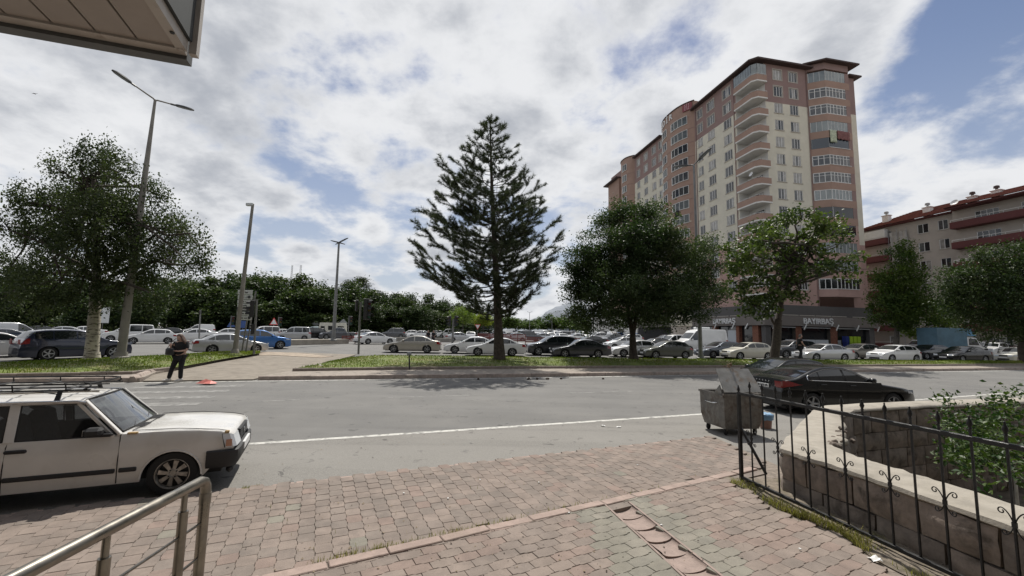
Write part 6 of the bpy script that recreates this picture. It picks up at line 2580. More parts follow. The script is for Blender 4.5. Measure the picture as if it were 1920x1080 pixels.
mb.build('satellite_dish', M_PVC, red)
# grey dust net on the left part of the front
net = MB()
rows = []
for j in range(15):
    rows.append([(6.2 + i * .22 + .05 * math.sin(j), .35 + .13 * math.sin(i * 1.9 + j * .4), 3 + (RZ - 4.2) * j / 14) for i in range(12)])
net.grid(rows)
net.build('scaffold_net', mat('net_cloth', (.40, .38, .35), .9, var=.2, vscale=1.5), red, smooth=80)
mb = MB()
for x in (6.1, 7.5, 8.8):
    mb.tube([(x, .55, 0), (x, .55, RZ - .8)], .04, 5)
mb.build('scaffold_pole', M_PVCG, red)

# ---------------------------------------------------------------- lower buildings seen past the tower
for px0, px1, Y, ztop, m, nm, lab in [(1195, 1262, 128, 6.4, W_WHITE, 'shop_building', 'pale low shop building behind the maple trunk'), (1258, 1300, 112, 9.5, W_BEIGE, 'shop_building', 'beige low building between maple and tower'),
                                      (1120, 1192, 175, 7.5, W_WHITE, 'shop_building', 'distant white low building left of the maple trunk')]:
    a, b = dp(px0, 625, Y), dp(px1, 625, Y)
    t = thing(nm, lab, 'building', (a.x, Y, hz(0, Y)))
    w = b.x - a.x
    MB().box((0, 0, 0), (w, 14, ztop)).build('wall', m, t)
    MB().box((-.3, -.3, ztop), (w + .3, 14.3, ztop + .4)).build('roof', M_EAVE, t)
    n = max(3, int(w / 3.2))
    for i in range(n):
        x = (i + .5) * w / n
        for z in (.5, 3.6) if ztop < 9 else (.5, 3.6, 6.4):
            o = MB().box((x - 1.1, -.06, z), (x + 1.1, -.003, z + 2.2)).build('window', M_PVC, t)
            MB().box((x - 1.0, -.09, z + .1), (x + 1.0, -.061, z + 2.1)).build('pane', G_PANE[0 if (i + int(z)) % 3 else 2], o)
# sentry box with a railing round its roof
k = dp(1277, 640, 60)
kz = hz(k.x, 60)
t = thing('kiosk', 'pale kiosk with a railed roof left of the shop corner', 'kiosk', (k.x, 60, kz))
MB().bbox((-1.0, -1, 0), (1.0, 1, 2.9), .03).build('wall', W_BEIGE, t)
MB().bbox((-1.15, -1.15, 2.91), (1.15, 1.15, 4.4), .05).build('roof_box', W_CREAM, t)
mb = MB()
for x in (-1.05, 0, 1.05):
    mb.tube([(x, -1.05, 4.4), (x, -1.05, 5.6)], .03, 5)
mb.tube([(-1.05, -1.05, 5.6), (1.05, -1.05, 5.6)], .03, 5)
mb.build('railing', M_PVC, t)
# low yard wall behind the trucks at the right
a, b = dp(1775, 625, 66), dp(1960, 625, 60)
d = b - a
t = thing('yard_wall', 'low beige yard wall with maroon top behind the trucks', 'wall', (a.x, a.y, .5), math.atan2(d.y, d.x))
MB().box((0, 0, 0), (d.length, .3, 2.6)).build('wall', W_BEIGE, t)
MB().box((-.05, -.05, 2.601), (d.length, .35, 3.3)).build('coping', W_RED, t)
# ================================================================ old white estate car in the foreground
TH = R_(24.5)
tw = gp(322, 931, 0)
tof = thing('estate_car', 'old white estate car with ribbed roof and black roof rack at the kerb', 'car', tw, TH)
M_TW = mat('old_white_paint', (.62, .605, .575), .34, var=.05, vscale=2.2, coat=.6, dirt=(.52, .485, .43), dscale=3.0, damt=(.5, .85), rvar=.1)
M_RUST = mat('rust_edge', (.36, .25, .12), .8, var=.4, vscale=30)
G_WS = glass_mat('screen_glass', (.62, .68, .68))
G_SIDE = glass_mat('tinted_glass', (.33, .34, .35))
M_CABIN = mat('cabin_trim', (.03, .03, .032), .8)
M_SEAT = mat('seat_cloth', (.07, .068, .066), .9, var=.2, vscale=12)
WT = .67          # half width
# local frame: x forward from the front axle, y from -1.46 (far) ... the near flank is y = 0 and the car lies towards +y


def tb(mb, name, m, parent=tof, smooth=None, **kw):
    return mb.build(name, m, parent, smooth=smooth, **kw)


def thw(x):
    f = max(0, (x - .1) / .5)
    r = max(0, (-2.5 - x) / .5)
    return WT * (1 - .085 * min(1, f) ** 2 - .06 * min(1, r) ** 2)


def tlow(x):
    z = .205
    for xw, ra in ((-.03, .305), (-2.20, .295)):
        dx = abs(x - xw)
        if dx < ra:
            z = max(z, .235 + math.sqrt(ra * ra - dx * dx))
    if x > .30:
        z = max(z, .30)
    return z


def ttop(x):
    return float(np.interp(x, [-.62, -.54, -.2, .2, .42, .50, .555, .59], [.775, .785, .792, .775, .745, .728, .705, .66]))


st = sorted(set([round(.59 - i * .075, 3) for i in range(49)]) | {round(-.03 + .306 * math.cos(PI * i / 14), 4) for i in range(15)} | {round(-2.2 + .296 * math.cos(PI * i / 14), 4) for i in range(15)} | {-.03 + .31, -.03 - .31, -1.9, -2.5, .59, .58, .555, -.60, -.606}, reverse=True)
mb = MB()
rows, open_ = [], []
for x in st:
    w = thw(x)
    zl = tlow(x)
    zb = min(.75, ttop(x) - .03) if x > -.603 else .75
    zs = [zl + (zb - zl) * t for t in (0, .18, .42, .68, .86, 1)]
    fw = lambda z: w * float(np.interp(z, [.2, .32, .45, .60, .70, .76], [.965, .99, 1.0, 1.0, .985, .962]))
    h = [(fw(z), z) for z in zs]
    if x > -.603:
        zt = ttop(x)
        wi = fw(zs[-1])
        h += [(wi - .012, zb + (zt - zb) * .55), (wi - .05, zt - .004), (wi * .62, zt + .006), (0, zt + .012)]
    else:
        wi = fw(zs[-1])
        h += [(wi - .02, .758), (wi - .06, .755), (wi - .07, .30), (0, .28)]
    rows.append([(x, WT - y, z) for y, z in h] + [(x, WT + y, z) for y, z in h[-2::-1]])
mb.grid(rows)
k = len(rows[0])
nf = len(mb.f)
for i in range(len(rows) - 1):
    for j in range(k - 1):
        if st[i] < -.603 and 7 <= j <= k - 9:
            mb.m[i * (k - 1) + j] = 1
mb.f.append(tuple(range(k - 1, -1, -1)))
mb.m.append(0)
mb.f.append(tuple(range((len(rows) - 1) * k, len(rows) * k)))
mb.m.append(0)
mb.f = [f[::-1] for f in mb.f]
mb.mat(1).box((-2.75, .20, .19), (.45, 2 * WT - .20, .30))
mb.box((-.58, .06, .30), (-.55, 2 * WT - .06, .74))
tb(mb, 'body', [M_TW, M_CABIN], smooth=38)
# wheel-arch lips
for xw, ra in ((-.03, .305), (-2.20, .295)):
    mb = MB()
    pts = [(xw + ra * math.cos(a), -.003, .235 + ra * math.sin(a)) for a in [PI * i / 16 for i in range(17)]]
    mb.tube(pts, .011, 5)
    tb(mb, 'arch_lip', M_TW, smooth=60)
# roof with pressed ribs
rows = []
XS = [-.925, -.96, -1.02, -1.2, -1.5, -1.9, -2.3, -2.6, -2.8, -2.86]
ZS = [1.168, 1.186, 1.196, 1.205, 1.212, 1.214, 1.210, 1.200, 1.185, 1.165]
ny = 52
for x, z in zip(XS, ZS):
    row = []
    for j in range(ny + 1):
        v = j / ny * 2 - 1
        y = WT + v * .575
        edge = abs(v) ** 5
        rib = .008 * max(0, math.sin(v * PI * 7.5)) ** .6 if abs(v) < .86 and -2.7 < x < -1.0 else 0
        row.append((x, y, z + .022 * (1 - v * v) - .035 * edge + rib - .022))
    rows.append(row)
mb = MB().grid(rows)
mb.grid([[(x, y, z - .02) for x, y, z in r] for r in rows])
tb(mb, 'roof', M_TW, smooth=45)
for sy in (0, 1):
    y = .082 if not sy else 2 * WT - .082
    mb = MB().tube([(-.93, y, 1.145), (-1.0, y - .012 * (1 - 2 * sy), 1.165), (-1.5, y - .014 * (1 - 2 * sy), 1.172), (-2.3, y - .014 * (1 - 2 * sy), 1.170), (-2.84, y, 1.145)], .014, 6)
    tb(mb, 'gutter', M_CHROME, smooth=70)
# pillars and door frames (both flanks)
def flank(x, z, side, out=0.0):
    u = max(0, (z - .75) / .42)
    y = .028 + .085 * u - out
    return Vector((x, y if side == 0 else 2 * WT - y, z))


for sd in (0, 1):
    mb = MB()
    def bar(a, b, w, t=.03):
        a, b = flank(*a, sd), flank(*b, sd)
        d = b - a
        up = Vector((0, 1, 0))
        q = d.to_track_quat('X', 'Y').to_matrix().to_4x4()
        mb.bbox((0, -t / 2, -w / 2), (d.length, t / 2, w / 2), .006, Matrix.Translation(a) @ q)
    bar((-.555, .765), (-.945, 1.168), .050)
    bar((-.62, .745), (-1.0, 1.145), .026, .04)
    bar((-.95, 1.152), (-2.83, 1.150), .034)
    bar((-1.510, .745), (-1.525, 1.15), .085)
    bar((-2.33, .745), (-2.36, 1.15), .07)
    bar((-2.93, .745), (-2.84, 1.15), .09)
    tb(mb, 'pillar', M_TW)
    # windows with black seals
    for nm, q in (('side_window', [(-.63, .757), (-1.465, .757), (-1.48, 1.135), (-.965, 1.135)]), ('side_window', [(-1.565, .757), (-2.29, .757), (-2.32, 1.135), (-1.57, 1.135)]), ('side_window', [(-2.375, .757), (-2.88, .757), (-2.80, 1.135), (-2.40, 1.135)])):
        pv = [flank(x, z, sd, -.004) for x, z in q]
        g = MB().add([tuple(p) for p in pv], [(0, 1, 2, 3)])
        o = tb(g, nm, G_SIDE)
        s = MB()
        for a, b in zip(pv, pv[1:] + pv[:1]):
            s.tube([tuple(a), tuple(b)], .009, 5)
        s.build('window_seal', M_SEAL, o, smooth=60)
# windscreen: rubber, glass, wipers
WS = [Vector((-.560, .085, .790)), Vector((-.560, 2 * WT - .085, .790)), Vector((-.950, 2 * WT - .165, 1.170)), Vector((-.950, .165, 1.170))]
rows = []
for i in range(6):
    t = i / 5
    a, b = WS[0].lerp(WS[3], t), WS[1].lerp(WS[2], t)
    rows.append([tuple(a.lerp(b, j / 8) + Vector((.05 * (1 - (j / 4 - 1) ** 2), 0, .012 * (1 - (j / 4 - 1) ** 2)))) for j in range(9)])
o = tb(MB().grid(rows), 'windscreen', G_WS, smooth=80)
s = MB()
ring = rows[0] + [r[-1] for r in rows[1:]] + rows[-1][::-1][1:] + [r[0] for r in rows[::-1][1:]]
s.tube(ring, .014, 6, cap=False)
s.build('screen_rubber', M_SEAL, o, smooth=60)
mb = MB()
for y0, y1, zt in ((.32, .60, .845), (.80, 1.05, .85)):
    mb.tube([(-.525, y0, .800), (-.56, (y0 + y1) / 2, .835), (-.585, y1, zt)], .006, 5)
    mb.tube([(-.565, y0 + .05, .822), (-.605, y1 + .08, zt + .012)], .007, 4)
tb(mb, 'wiper', M_DARK)
# bonnet edge, cowl grille, seams
mb = MB()
mb.tube([(-.47, .10, .797), (-.43, .36, .806), (-.42, WT, .809), (-.43, .97, .806), (-.47, 2 * WT - .10, .797)], .005, 4)
for y in (.062, 2 * WT - .062):
    mb.tube([(-.47, y + .02 * (1 if y < .9 else -1), .797), (.0, y, .793), (.40, y + .01 * (1 if y < .9 else -1), .752), (.53, y + .02 * (1 if y < .9 else -1), .722)], .004, 4)
mb.tube([(-.553, -.004 + .02, .215), (-.553, -.004, .45), (-.555, .012, .70), (-.56, .03, .775)], .0055, 4)
mb.tube([(-1.52, .017, .215), (-1.52, -.004, .45), (-1.52, .012, .70), (-1.515, .028, .745)], .0055, 4)
tb(mb, 'panel_gap', M_SEAL)
mb = MB()
for sgn in (0, 1):
    for i in range(9):
        x = -.50 + i * .011
        y0 = .27 if sgn == 0 else .82
        mb.box((x, y0, .803), (x + .004, y0 + .26, .812))
tb(mb, 'cowl_vent', M_CABIN, kind='stuff')
mb = MB().bbox((-.50, .016, .765), (-.40, .06, .787), .006).bbox((.48, .03, .70), (.53, .08, .732), .006)
tb(mb, 'rust_patch', M_RUST)
# rubbing strip, handle, mirror
mb = MB().bbox((-1.51, -.012, .335), (-.57, .012, .385), .008)
mb.bbox((-.535, -.012, .338), (-.37, .012, .388), .008).bbox((-2.9, -.012, .333), (-1.545, .012, .383), .008)
tb(mb, 'rubbing_strip', M_DARK)
mb = MB().bbox((-1.53, -.010, .632), (-1.345, .02, .672), .012)
mb.bbox((-1.51, -.022, .655), (-1.37, -.004, .670), .006)
tb(mb, 'door_handle', M_DARK)
mb = MB().bbox((-.86, -.115, .775), (-.70, .02, .875), .03).bbox((-.74, -.03, .765), (-.62, .05, .80), .01)
o = tb(mb, 'mirror', M_DARK)
MB().box((-.862, -.10, .79), (-.8605, .0, .86)).build('mirror_glass', M_CHROME, o)
# front: lamps, grille, bumper, plate
for sd in (0, 1):
    Y = (lambda y: y) if sd == 0 else (lambda y: 2 * WT - y)
    mb = MB()
    # lamp unit wraps the corner: side part + front part
    pts = [(.485, -.001), (.565, .020), (.598, .055), (.608, .33)]
    rows = [[(x + (.62 - z) * .32, Y(y - .004), z) for z in (.535, .62, .70 - (.02 if i > 1 else 0))] for i, (x, y) in enumerate(pts)]
    mb.grid(rows)
    if sd == 0:
        mb.f = [f[::-1] for f in mb.f]
    o = tb(mb, 'headlight', M_LAMP, smooth=30)
    mb = MB()
    r2 = [[(x, Y(y - .009), z) for z in (.545, .63)] for x, y in [(.512, -.001), (.575, .013)]]
    mb.grid(r2)
    mb.build('indicator', mat('indicator_lens', (.42, .22, .14), .2), o)
    MB().tube([(.502, Y(.0), .53), (.462, Y(.0), .705)], .006, 4).build('lamp_gap', M_SEAL, o)
mb = MB()
for i in range(6):
    mb.bbox((.60, .35, .545 + i * .025), (.618, 2 * WT - .35, .558 + i * .025), .003)
mb.box((.58, .34, .54), (.602, 2 * WT - .34, .69))
tb(mb, 'grille', M_DARK, kind='stuff')
MB().lathe([(.001, .0), (.035, .0), (.035, .01), (.001, .012)], 16, Matrix.Translation((.617, WT, .62)) @ Matrix.Rotation(PI / 2, 4, 'Y')).build('badge', M_CHROME, tof)
prof = [(.31, -.012), (.52, -.012), (.595, .015), (.645, .06), (.658, .25), (.66, WT), (.658, 2 * WT - .25), (.645, 2 * WT - .06), (.595, 2 * WT - .015), (.52, 2 * WT + .012), (.31, 2 * WT + .012)]
mb = MB()
rows = []
for x, y in prof:
    d = Vector((.0, WT - y, 0)) if x < .5 else Vector((-.6, (WT - y) * .6, 0))
    d.normalize()
    t = .06
    zt_ = .50
    p = Vector((x, y, 0))
    q = p + d * t
    rows.append([(p.x + d.x * .03, p.y + d.y * .03, .285), (p.x, p.y, .34), (p.x, p.y, zt_ - .015), (p.x + d.x * .02, p.y + d.y * .02, zt_), (q.x, q.y, zt_), (q.x, q.y, .285)])
mb.grid(rows, close=True)
tb(mb, 'bumper', M_DARK, smooth=40)
mb = MB().bbox((.64, WT - .26, .40), (.672, WT + .26, .50), .004)
tb(mb, 'licence_plate', M_PLATE)
mb = MB().bbox((.52, .05, .20), (.60, 2 * WT - .05, .286), .03)
tb(mb, 'front_apron', M_DARK)
mb = MB().bbox((-3.02, .0, .33), (-2.86, 2 * WT, .46), .03)
tb(mb, 'rear_bumper', M_DARK)
# cabin: fascia, wheel, seats, mirror
mb = MB().bbox((-.86, .08, .60), (-.60, 2 * WT - .08, .775), .04)
tb(mb, 'dashboard', M_CABIN)
mb = MB()
ctr = Vector((-.98, .95, .80))
MS = Matrix.Translation(ctr) @ Matrix.Rotation(R_(62), 4, 'Y')
mb.tube([tuple(MS @ Vector((.165 * math.cos(a), .165 * math.sin(a), 0))) for a in [2 * PI * i / 20 for i in range(21)]], .013, 6)
mb.tube([tuple(MS @ Vector((-.16, 0, 0))), tuple(MS @ Vector((.16, 0, 0)))], .014, 5).tube([tuple(ctr), tuple(ctr + Vector((.3, 0, -.16)))], .02, 6)
tb(mb, 'steering_wheel', M_DARK, smooth=60)
for y in (.38, .95):
    for x in (-1.52, -2.2):
        s = MB().bbox((x - .02, y - .22, .30), (x + .45, y + .22, .50), .05)
        s.bbox((-.06, y - .22, 0), (.06, y + .22, .52), .05, Matrix.Translation((x - .02, 0, .48)) @ Matrix.Rotation(R_(-14), 4, 'Y'))
        s.bbox((-.05, y - .13, .57), (.05, y + .13, .74), .04, Matrix.Translation((x - .04, 0, .42)) @ Matrix.Rotation(R_(-12), 4, 'Y'))
        tb(s, 'seat', M_SEAT, smooth=50)
mb = MB().bbox((-1.02, WT - .12, 1.065), (-.99, WT + .12, 1.125), .015).tube([(-1.0, WT, 1.12), (-.97, WT, 1.165)], .008, 5)
tb(mb, 'rear_view_mirror', M_DARK)
# wheels
ty = MB().lathe([(.176, -.075), (.225, -.085), (.252, -.078), (.263, -.05), (.265, 0), (.263, .05), (.252, .078), (.225, .085), (.176, .075)], 32, Matrix.Rotation(PI / 2, 4, 'X'), caps=False).mesh('tyre', M_TYRE, 50)
M_ALLOY = mat('worn_alloy', (.36, .34, .31), .42, metal=.75, var=.3, vscale=14, rvar=.15)
rm = MB()
R = Matrix.Rotation(PI / 2, 4, 'X')
rm.lathe([(.178, .080), (.170, .082), (.162, .060), (.156, .02)], 32, R, caps=False)
for i in range(8):
    M = R @ rotz(2 * PI * i / 8)
    rm.add([(.045, -.016, .058), (.150, -.026, .052), (.150, .026, .052), (.045, .016, .058), (.045, -.02, .03), (.152, -.03, .03), (.152, .03, .03), (.045, .02, .03)],
           [(0, 1, 2, 3), (0, 4, 5, 1), (1, 5, 6, 2), (2, 6, 7, 3), (3, 7, 4, 0)], M)
rm.lathe([(.06, .03), (.060, .056), (.045, .062), (.040, .062), (.034, .050), (.001, .050)], 16, R, caps=False)
rm.mat(1).lathe([(.165, .012), (.001, .012)], 24, R, caps=False)
for i in range(4):
    a = 2 * PI * (i + .5) / 4
    rm.mat(1).lathe([(.009, .055), (.009, .064), (.001, .064)], 8, R @ T(.047 * math.cos(a), .047 * math.sin(a), 0), caps=False)
rim8 = rm.mesh('rim', [M_ALLOY, M_CABIN], 35)
for xw, z in ((-.02, .263), (-2.20, .263)):
    for y, a in ((.085, 0), (2 * WT - .085, PI)):
        o = link(ty, 'wheel', tof, (xw, y, z))
        o.rotation_euler = (0, 0, a)
        if xw > -1 and a == 0:
            o.rotation_euler = (0, R_(10), 0)
        link(rim8, 'rim', o)
# roof rack
M_RACK = mat('rack_black', (.02, .02, .02), .5, metal=.4, var=.3, vscale=12)
M_RACKS = mat('rack_silver', (.45, .43, .39), .4, metal=.7, var=.2, vscale=9)
rack = MB()
for y in (.20, .50, .84, 1.14):
    rack.tube([(-.94 if y in (.2, 1.14) else -.98, y, 1.280), (-2.8, y, 1.290)], .010, 6)
loop = [(-1.0, .18, 1.285), (-.955, .20, 1.310), (-.95, .22, 1.330), (-.97, .24, 1.345), (-1.1, .20, 1.350), (-2.8, .16, 1.365)]
rack.tube(loop, .010, 6)
rack.tube([(-1.0, 1.16, 1.285), (-.955, 1.14, 1.310), (-.97, 1.10, 1.345), (-1.1, 1.14, 1.350), (-2.8, 1.18, 1.365)], .010, 6)
rack.tube([(-.965, .22, 1.345), (-.90, WT, 1.355), (-.965, 1.12, 1.345)], .010, 6)
for x in (-1.15, -1.6, -2.05, -2.5):
    rack.tube([(x, .16, 1.290), (x, WT, 1.297), (x, 1.18, 1.290)], .010, 6)
    rack.tube([(x, .17, 1.290), (x - .01, .165, 1.357)], .007, 5).tube([(x, 1.17, 1.290), (x - .01, 1.175, 1.357)], .007, 5)
rack.build('roof_rack', M_RACK, tof, smooth=60)
MB().tube([(-.86, .20, 1.263), (-1.5, .19, 1.263), (-2.9, .18, 1.267)], .013, 7).build('rack_rail', M_RACKS, tof, smooth=60)
for x in (-1.20, -2.35):
    for y, sg in ((.10, 1), (2 * WT - .10, -1)):
        mb = MB().add([(x - .02, y - .01 * sg, 1.15), (x + .03, y - .01 * sg, 1.15), (x + .02, y + .07 * sg, 1.280), (x - .02, y + .07 * sg, 1.280), (x - .02, y + .012 * sg, 1.15), (x + .03, y + .012 * sg, 1.15), (x + .02, y + .09 * sg, 1.280), (x - .02, y + .09 * sg, 1.280)],
                      [(0, 1, 2, 3), (7, 6, 5, 4), (0, 4, 5, 1), (1, 5, 6, 2), (2, 6, 7, 3), (3, 7, 4, 0)])
        mb.tube([(x, y + .05 * sg, 1.24), (x - .22, y + .09 * sg, 1.280)], .007, 5)
        mb.build('rack_foot', M_RACK, tof)
mb = MB().tube([(-.90, .92, 1.20), (-1.25, .88, 1.235), (-1.6, .80, 1.36)], .005, 5)
tb(mb, 'aerial', M_DARK)

# ================================================================ stainless handrail
M_STEEL = mat('stainless_steel', (.27, .25, .215), .36, metal=1.0, var=.16, vscale=10, rvar=.12)
e0 = dp(388, 897, 2.32)
ZR = e0.z
far_ = gp(30, 1083, ZR)
hd = (far_ - e0)
hd.z = 0
hL = hd.length
hd.normalize()
rail = thing('handrail', 'stainless steel handrail with thin rods at the entrance ramp', 'handrail', (e0.x, e0.y, 0), math.atan2(hd.y, hd.x))
GZ = .05
mb = MB()
mb.tube([(0, 0, ZR - .075), (.004, 0, ZR - .035), (.018, 0, ZR - .012), (.045, 0, ZR), (hL * .5, 0, ZR), (hL + 1.4, 0, ZR)], .0245, 14)
mb.build('top_rail', M_STEEL, rail, smooth=60)
MB().tube([(0, 0, GZ), (0, 0, ZR - .076)], .0245, 14).build('post', M_STEEL, rail, smooth=60)
MB().tube([(0, 0, ZR - .125), (0, 0, ZR - .070)], .027, 14).build('collar', M_STEEL, rail, smooth=60)
# other posts: where the photograph shows them along the rail
offs = []
for px, py in ((352, 926), (216, 1004)):
    q = gp(px, py, ZR - .02)
    offs.append((q - e0).dot(hd))
step = offs[1] - offs[0]
offs += [offs[1] + step * (i + 1) for i in range(2)]
for s_ in offs:
    MB().tube([(s_, 0, GZ), (s_, 0, ZR - .10)], .021, 12).build('post', M_STEEL, rail, smooth=60)
    MB().tube([(s_, 0, ZR - .10), (s_, 0, ZR - .02)], .013, 10).build('pin', M_STEEL, rail, smooth=60)
for z in (ZR - .215, ZR - .385, ZR - .56, ZR - .73):
    MB().tube([(0, 0, z), (hL + 1.4, 0, z)], .0065, 8).build('rod', M_STEEL, rail, smooth=60)

# ================================================================ canopy over the entrance
ZC = 3.55
c0, c1 = gp(0, 28, ZC), gp(346, 93, ZC)
cx_ = (c1 - c0).normalized()
s1 = gp(288, 0, ZC)
cs = (s1 - c1).normalized()              # the way the soffit boards run, back over the camera
can = thing('entrance_canopy', 'beige boarded canopy soffit with dark gutter edge, top left corner', 'canopy', (0, 0, 0))
M_SOFF = mat('soffit_board', (.33, .295, .265), .6, var=.08, vscale=3, space='W')
M_GUT = mat('gutter', (.085, .088, .085), .5, var=.15, vscale=5, space='W')
M_TRIM = mat('canopy_trim', (.40, .37, .335), .5, var=.1, vscale=6, space='W', dirt=(.16, .11, .07), dscale=9, damt=(.6, .75))
M_HOL = mat('canopy_dark', (.04, .045, .045), .7)
LB_ = 3.2
a = .035
w = .175
nrm = Vector((-cx_.y, cx_.x, 0))
while a < 3.4:
    p = c1 - cx_ * a
    q = c1 - cx_ * (a + w - .011)
    mb = MB()
    vs = [q, p, p + cs * LB_, q + cs * LB_]
    mb.add([tuple(v) for v in vs] + [tuple(v + Vector((0, 0, .02))) for v in vs], [(0, 1, 2, 3), (7, 6, 5, 4), (0, 4, 5, 1), (1, 5, 6, 2), (2, 6, 7, 3), (3, 7, 4, 0)])
    mb.build('soffit_board', M_SOFF, can)
    a += w
vs = [c1 - cx_ * 3.6, c1 + cx_ * .0, c1 + cs * LB_, c1 - cx_ * 3.6 + cs * LB_]
MB().add([tuple(v + Vector((0, 0, .035))) for v in vs] + [tuple(v + Vector((0, 0, .30))) for v in vs], [(3, 2, 1, 0), (4, 5, 6, 7), (0, 1, 5, 4), (1, 2, 6, 5), (2, 3, 7, 6), (3, 0, 4, 7)]).build('canopy_deck', M_HOL, can)


def along(name, a, b, prof, m):
    """prismatic moulding from a to b; prof: (outwards, up)"""
    a, b = Vector(a), Vector(b)
    d = (b - a).normalized()
    o = Vector((d.y, -d.x, 0))
    n = len(prof)
    mb = MB()
    mb.add([tuple(p + o * u + Vector((0, 0, v))) for p in (a, b) for u, v in prof], [tuple(range(n)), tuple(range(2 * n - 1, n - 1, -1))] + [(i, n + i, n + (i + 1) % n, (i + 1) % n) for i in range(n)])
    return mb.build(name, m, can)


# front: pale trim, then the dark gutter with a hanging lip (outside of the edge = away from the camera)
sgn = 1 if Vector((cx_.y, -cx_.x, 0)).y > 0 else -1
A, B = (c1 - cx_ * 3.6, c1 + cx_ * .0) if sgn > 0 else (c1, c1 - cx_ * 3.6)
along('front_trim', A, B, [(-.02, -.012), (.035, -.014), (.035, .10), (-.02, .10)], M_TRIM)
along('gutter', A, B + (B - A).normalized() * .012, [(.036, -.035), (.105, -.035), (.105, .12), (.036, .12)], M_GUT)
kk = c1 - cx_ * 1.02
along('gutter_clip', kk - (B - A).normalized() * .10, kk, [(.02, -.05), (.112, -.055), (.112, -.02), (.02, -.02)], M_GUT)
# side: trim strip, dark hollow, outer plate
A, B = (c1, c1 + cs * LB_)
o_ = Vector((B - A).normalized())
so_ = 1 if Vector((o_.y, -o_.x, 0)).x > 0 else -1
if so_ < 0:
    A, B = B, A
along('side_trim', A, B, [(-.035, -.010), (.012, -.010), (.012, .05), (-.035, .05)], M_TRIM)
along('side_panel', A, B, [(.012, .051), (.030, .051), (.030, .72), (.012, .72)], M_HOL)
MB().box((-.018, -.02, -.01), (.018, .02, .72), Matrix.Translation(c1 + cx_ * .034 - cs * .03) @ rotz(math.atan2(cx_.y, cx_.x))).build('corner_trim', M_TRIM, can)
e_ = c1 - o_ * .0
mb = MB()
for k_ in range(2):
    p = c1 + cs * (.16 + .5 * k_) + Vector((.0, 0, -.013))
    mb.lathe([(.001, -.004), (.010, -.004), (.012, 0), (.001, .001)], 8, Matrix.Translation(p))
mb.build('rivet', M_HOL, can)

# ================================================================ refuse container with its lid thrown open
M_GALV = mat('galvanised', (.205, .195, .18), .55, metal=.3, var=.35, vscale=4, dirt=(.085, .062, .045), dscale=4.2, damt=(.40, .74), bump=.15, bscale=20, rvar=.12)
M_GALL = mat('galvanised_lid', (.235, .23, .215), .5, metal=.35, var=.2, vscale=5, dirt=(.19, .135, .09), dscale=4.5, damt=(.5, .72), rvar=.12)
bc = gp(1360, 819, .0)
BA = R_(9)
bin_ = thing('refuse_container', 'rusty galvanised waste container with its lid swung open at the kerb', 'waste container', (bc.x, bc.y, 0), BA)
BW, BD, BH = .88, .84, .86           # along x (right), along y (back), rim height; near corner = origin
mb = MB()
t0, f0 = .14, .05
lo = [(f0, f0, t0), (BW - f0, f0, t0), (BW - f0, BD - f0, t0), (f0, BD - f0, t0)]
mi = [(.0, .0, t0 + .22), (BW, .0, t0 + .22), (BW, BD, t0 + .22), (.0, BD, t0 + .22)]
hi = [(-.01, -.01, BH), (BW + .01, -.01, BH), (BW + .01, BD + .01, BH), (-.01, BD + .01, BH)]
inn = [(.03, .03, BH), (BW - .03, .03, BH), (BW - .03, BD - .03, BH), (.03, BD - .03, BH)]
inl = [(.08, .08, t0 + .05), (BW - .08, .08, t0 + .05), (BW - .08, BD - .08, t0 + .05), (.08, BD - .08, t0 + .05)]
mb.add(lo + mi + hi + inn + inl, [(3, 2, 1, 0)] + [(4 * L + i, 4 * L + (i + 1) % 4, 4 * L + 4 + (i + 1) % 4, 4 * L + 4 + i) for L in range(4) for i in range(4)] + [(16, 17, 18, 19)])
bdy = mb.mesh('tub', M_GALV)
o = link(bdy, 'tub', bin_)
mb = MB()
for a, b in (((-.03, -.03), (BW + .03, -.012)), ((-.03, BD + .012), (BW + .03, BD + .03)), ((-.03, -.0115), (-.012, BD + .0115)), ((BW + .012, -.0115), (BW + .03, BD + .0115))):
    mb.box((*a, BH - .035), (*b, BH + .012))
mb.build('rim', M_GALV, bin_)
MB().tube([(-.012, .22, BH - .20), (-.055, .24, BH - .205), (-.06, .34, BH - .215), (-.06, .48, BH - .215), (-.055, .58, BH - .205), (-.012, .60, BH - .20)], .013, 7).build('handle', M_CHROME, bin_, smooth=60)
mb = MB()
LQ = [(0, .01, .02), (BW + .02, .01, .02), (BW - .03, .60, .02), (.06, .60, .02)]
M = Matrix.Translation((-.01, -.01, BH + .02)) @ Matrix.Rotation(R_(52), 4, 'X')
mb.add([(x, y, z) for x, y, z in LQ] + [(x, y, z + .018) for x, y, z in LQ], [(3, 2, 1, 0), (4, 5, 6, 7), (0, 1, 5, 4), (1, 2, 6, 5), (2, 3, 7, 6), (3, 0, 4, 7)], M)
lid = mb.build('lid', M_GALL, bin_)
mb = MB().add([(-.012, -.0, BH - .06), (-.012, .30, BH - .0), (-.012, .10, BH + .19), (-.030, -.0, BH - .06), (-.030, .30, BH - .0), (-.030, .10, BH + .19)], [(0, 1, 2), (5, 4, 3), (0, 3, 4, 1), (1, 4, 5, 2), (2, 5, 3, 0)])
mb.build('lid_bracket', M_GALL, bin_)
for x, y in ((.10, .12), (BW - .1, .12), (.10, BD - .12), (BW - .1, BD - .12)):
    w_ = MB().lathe([(.02, -.022), (.062, -.022), (.07, -.012), (.07, .012), (.062, .022), (.02, .022)], 14, Matrix.Translation((x, y, .07)) @ rotz(.5) @ Matrix.Rotation(PI / 2, 4, 'X'))
    o = w_.build('castor', M_TYRE, bin_, smooth=50)
    MB().box((x - .03, y - .03, .09), (x + .03, y + .03, .18)).build('castor_fork', M_GALV, o)
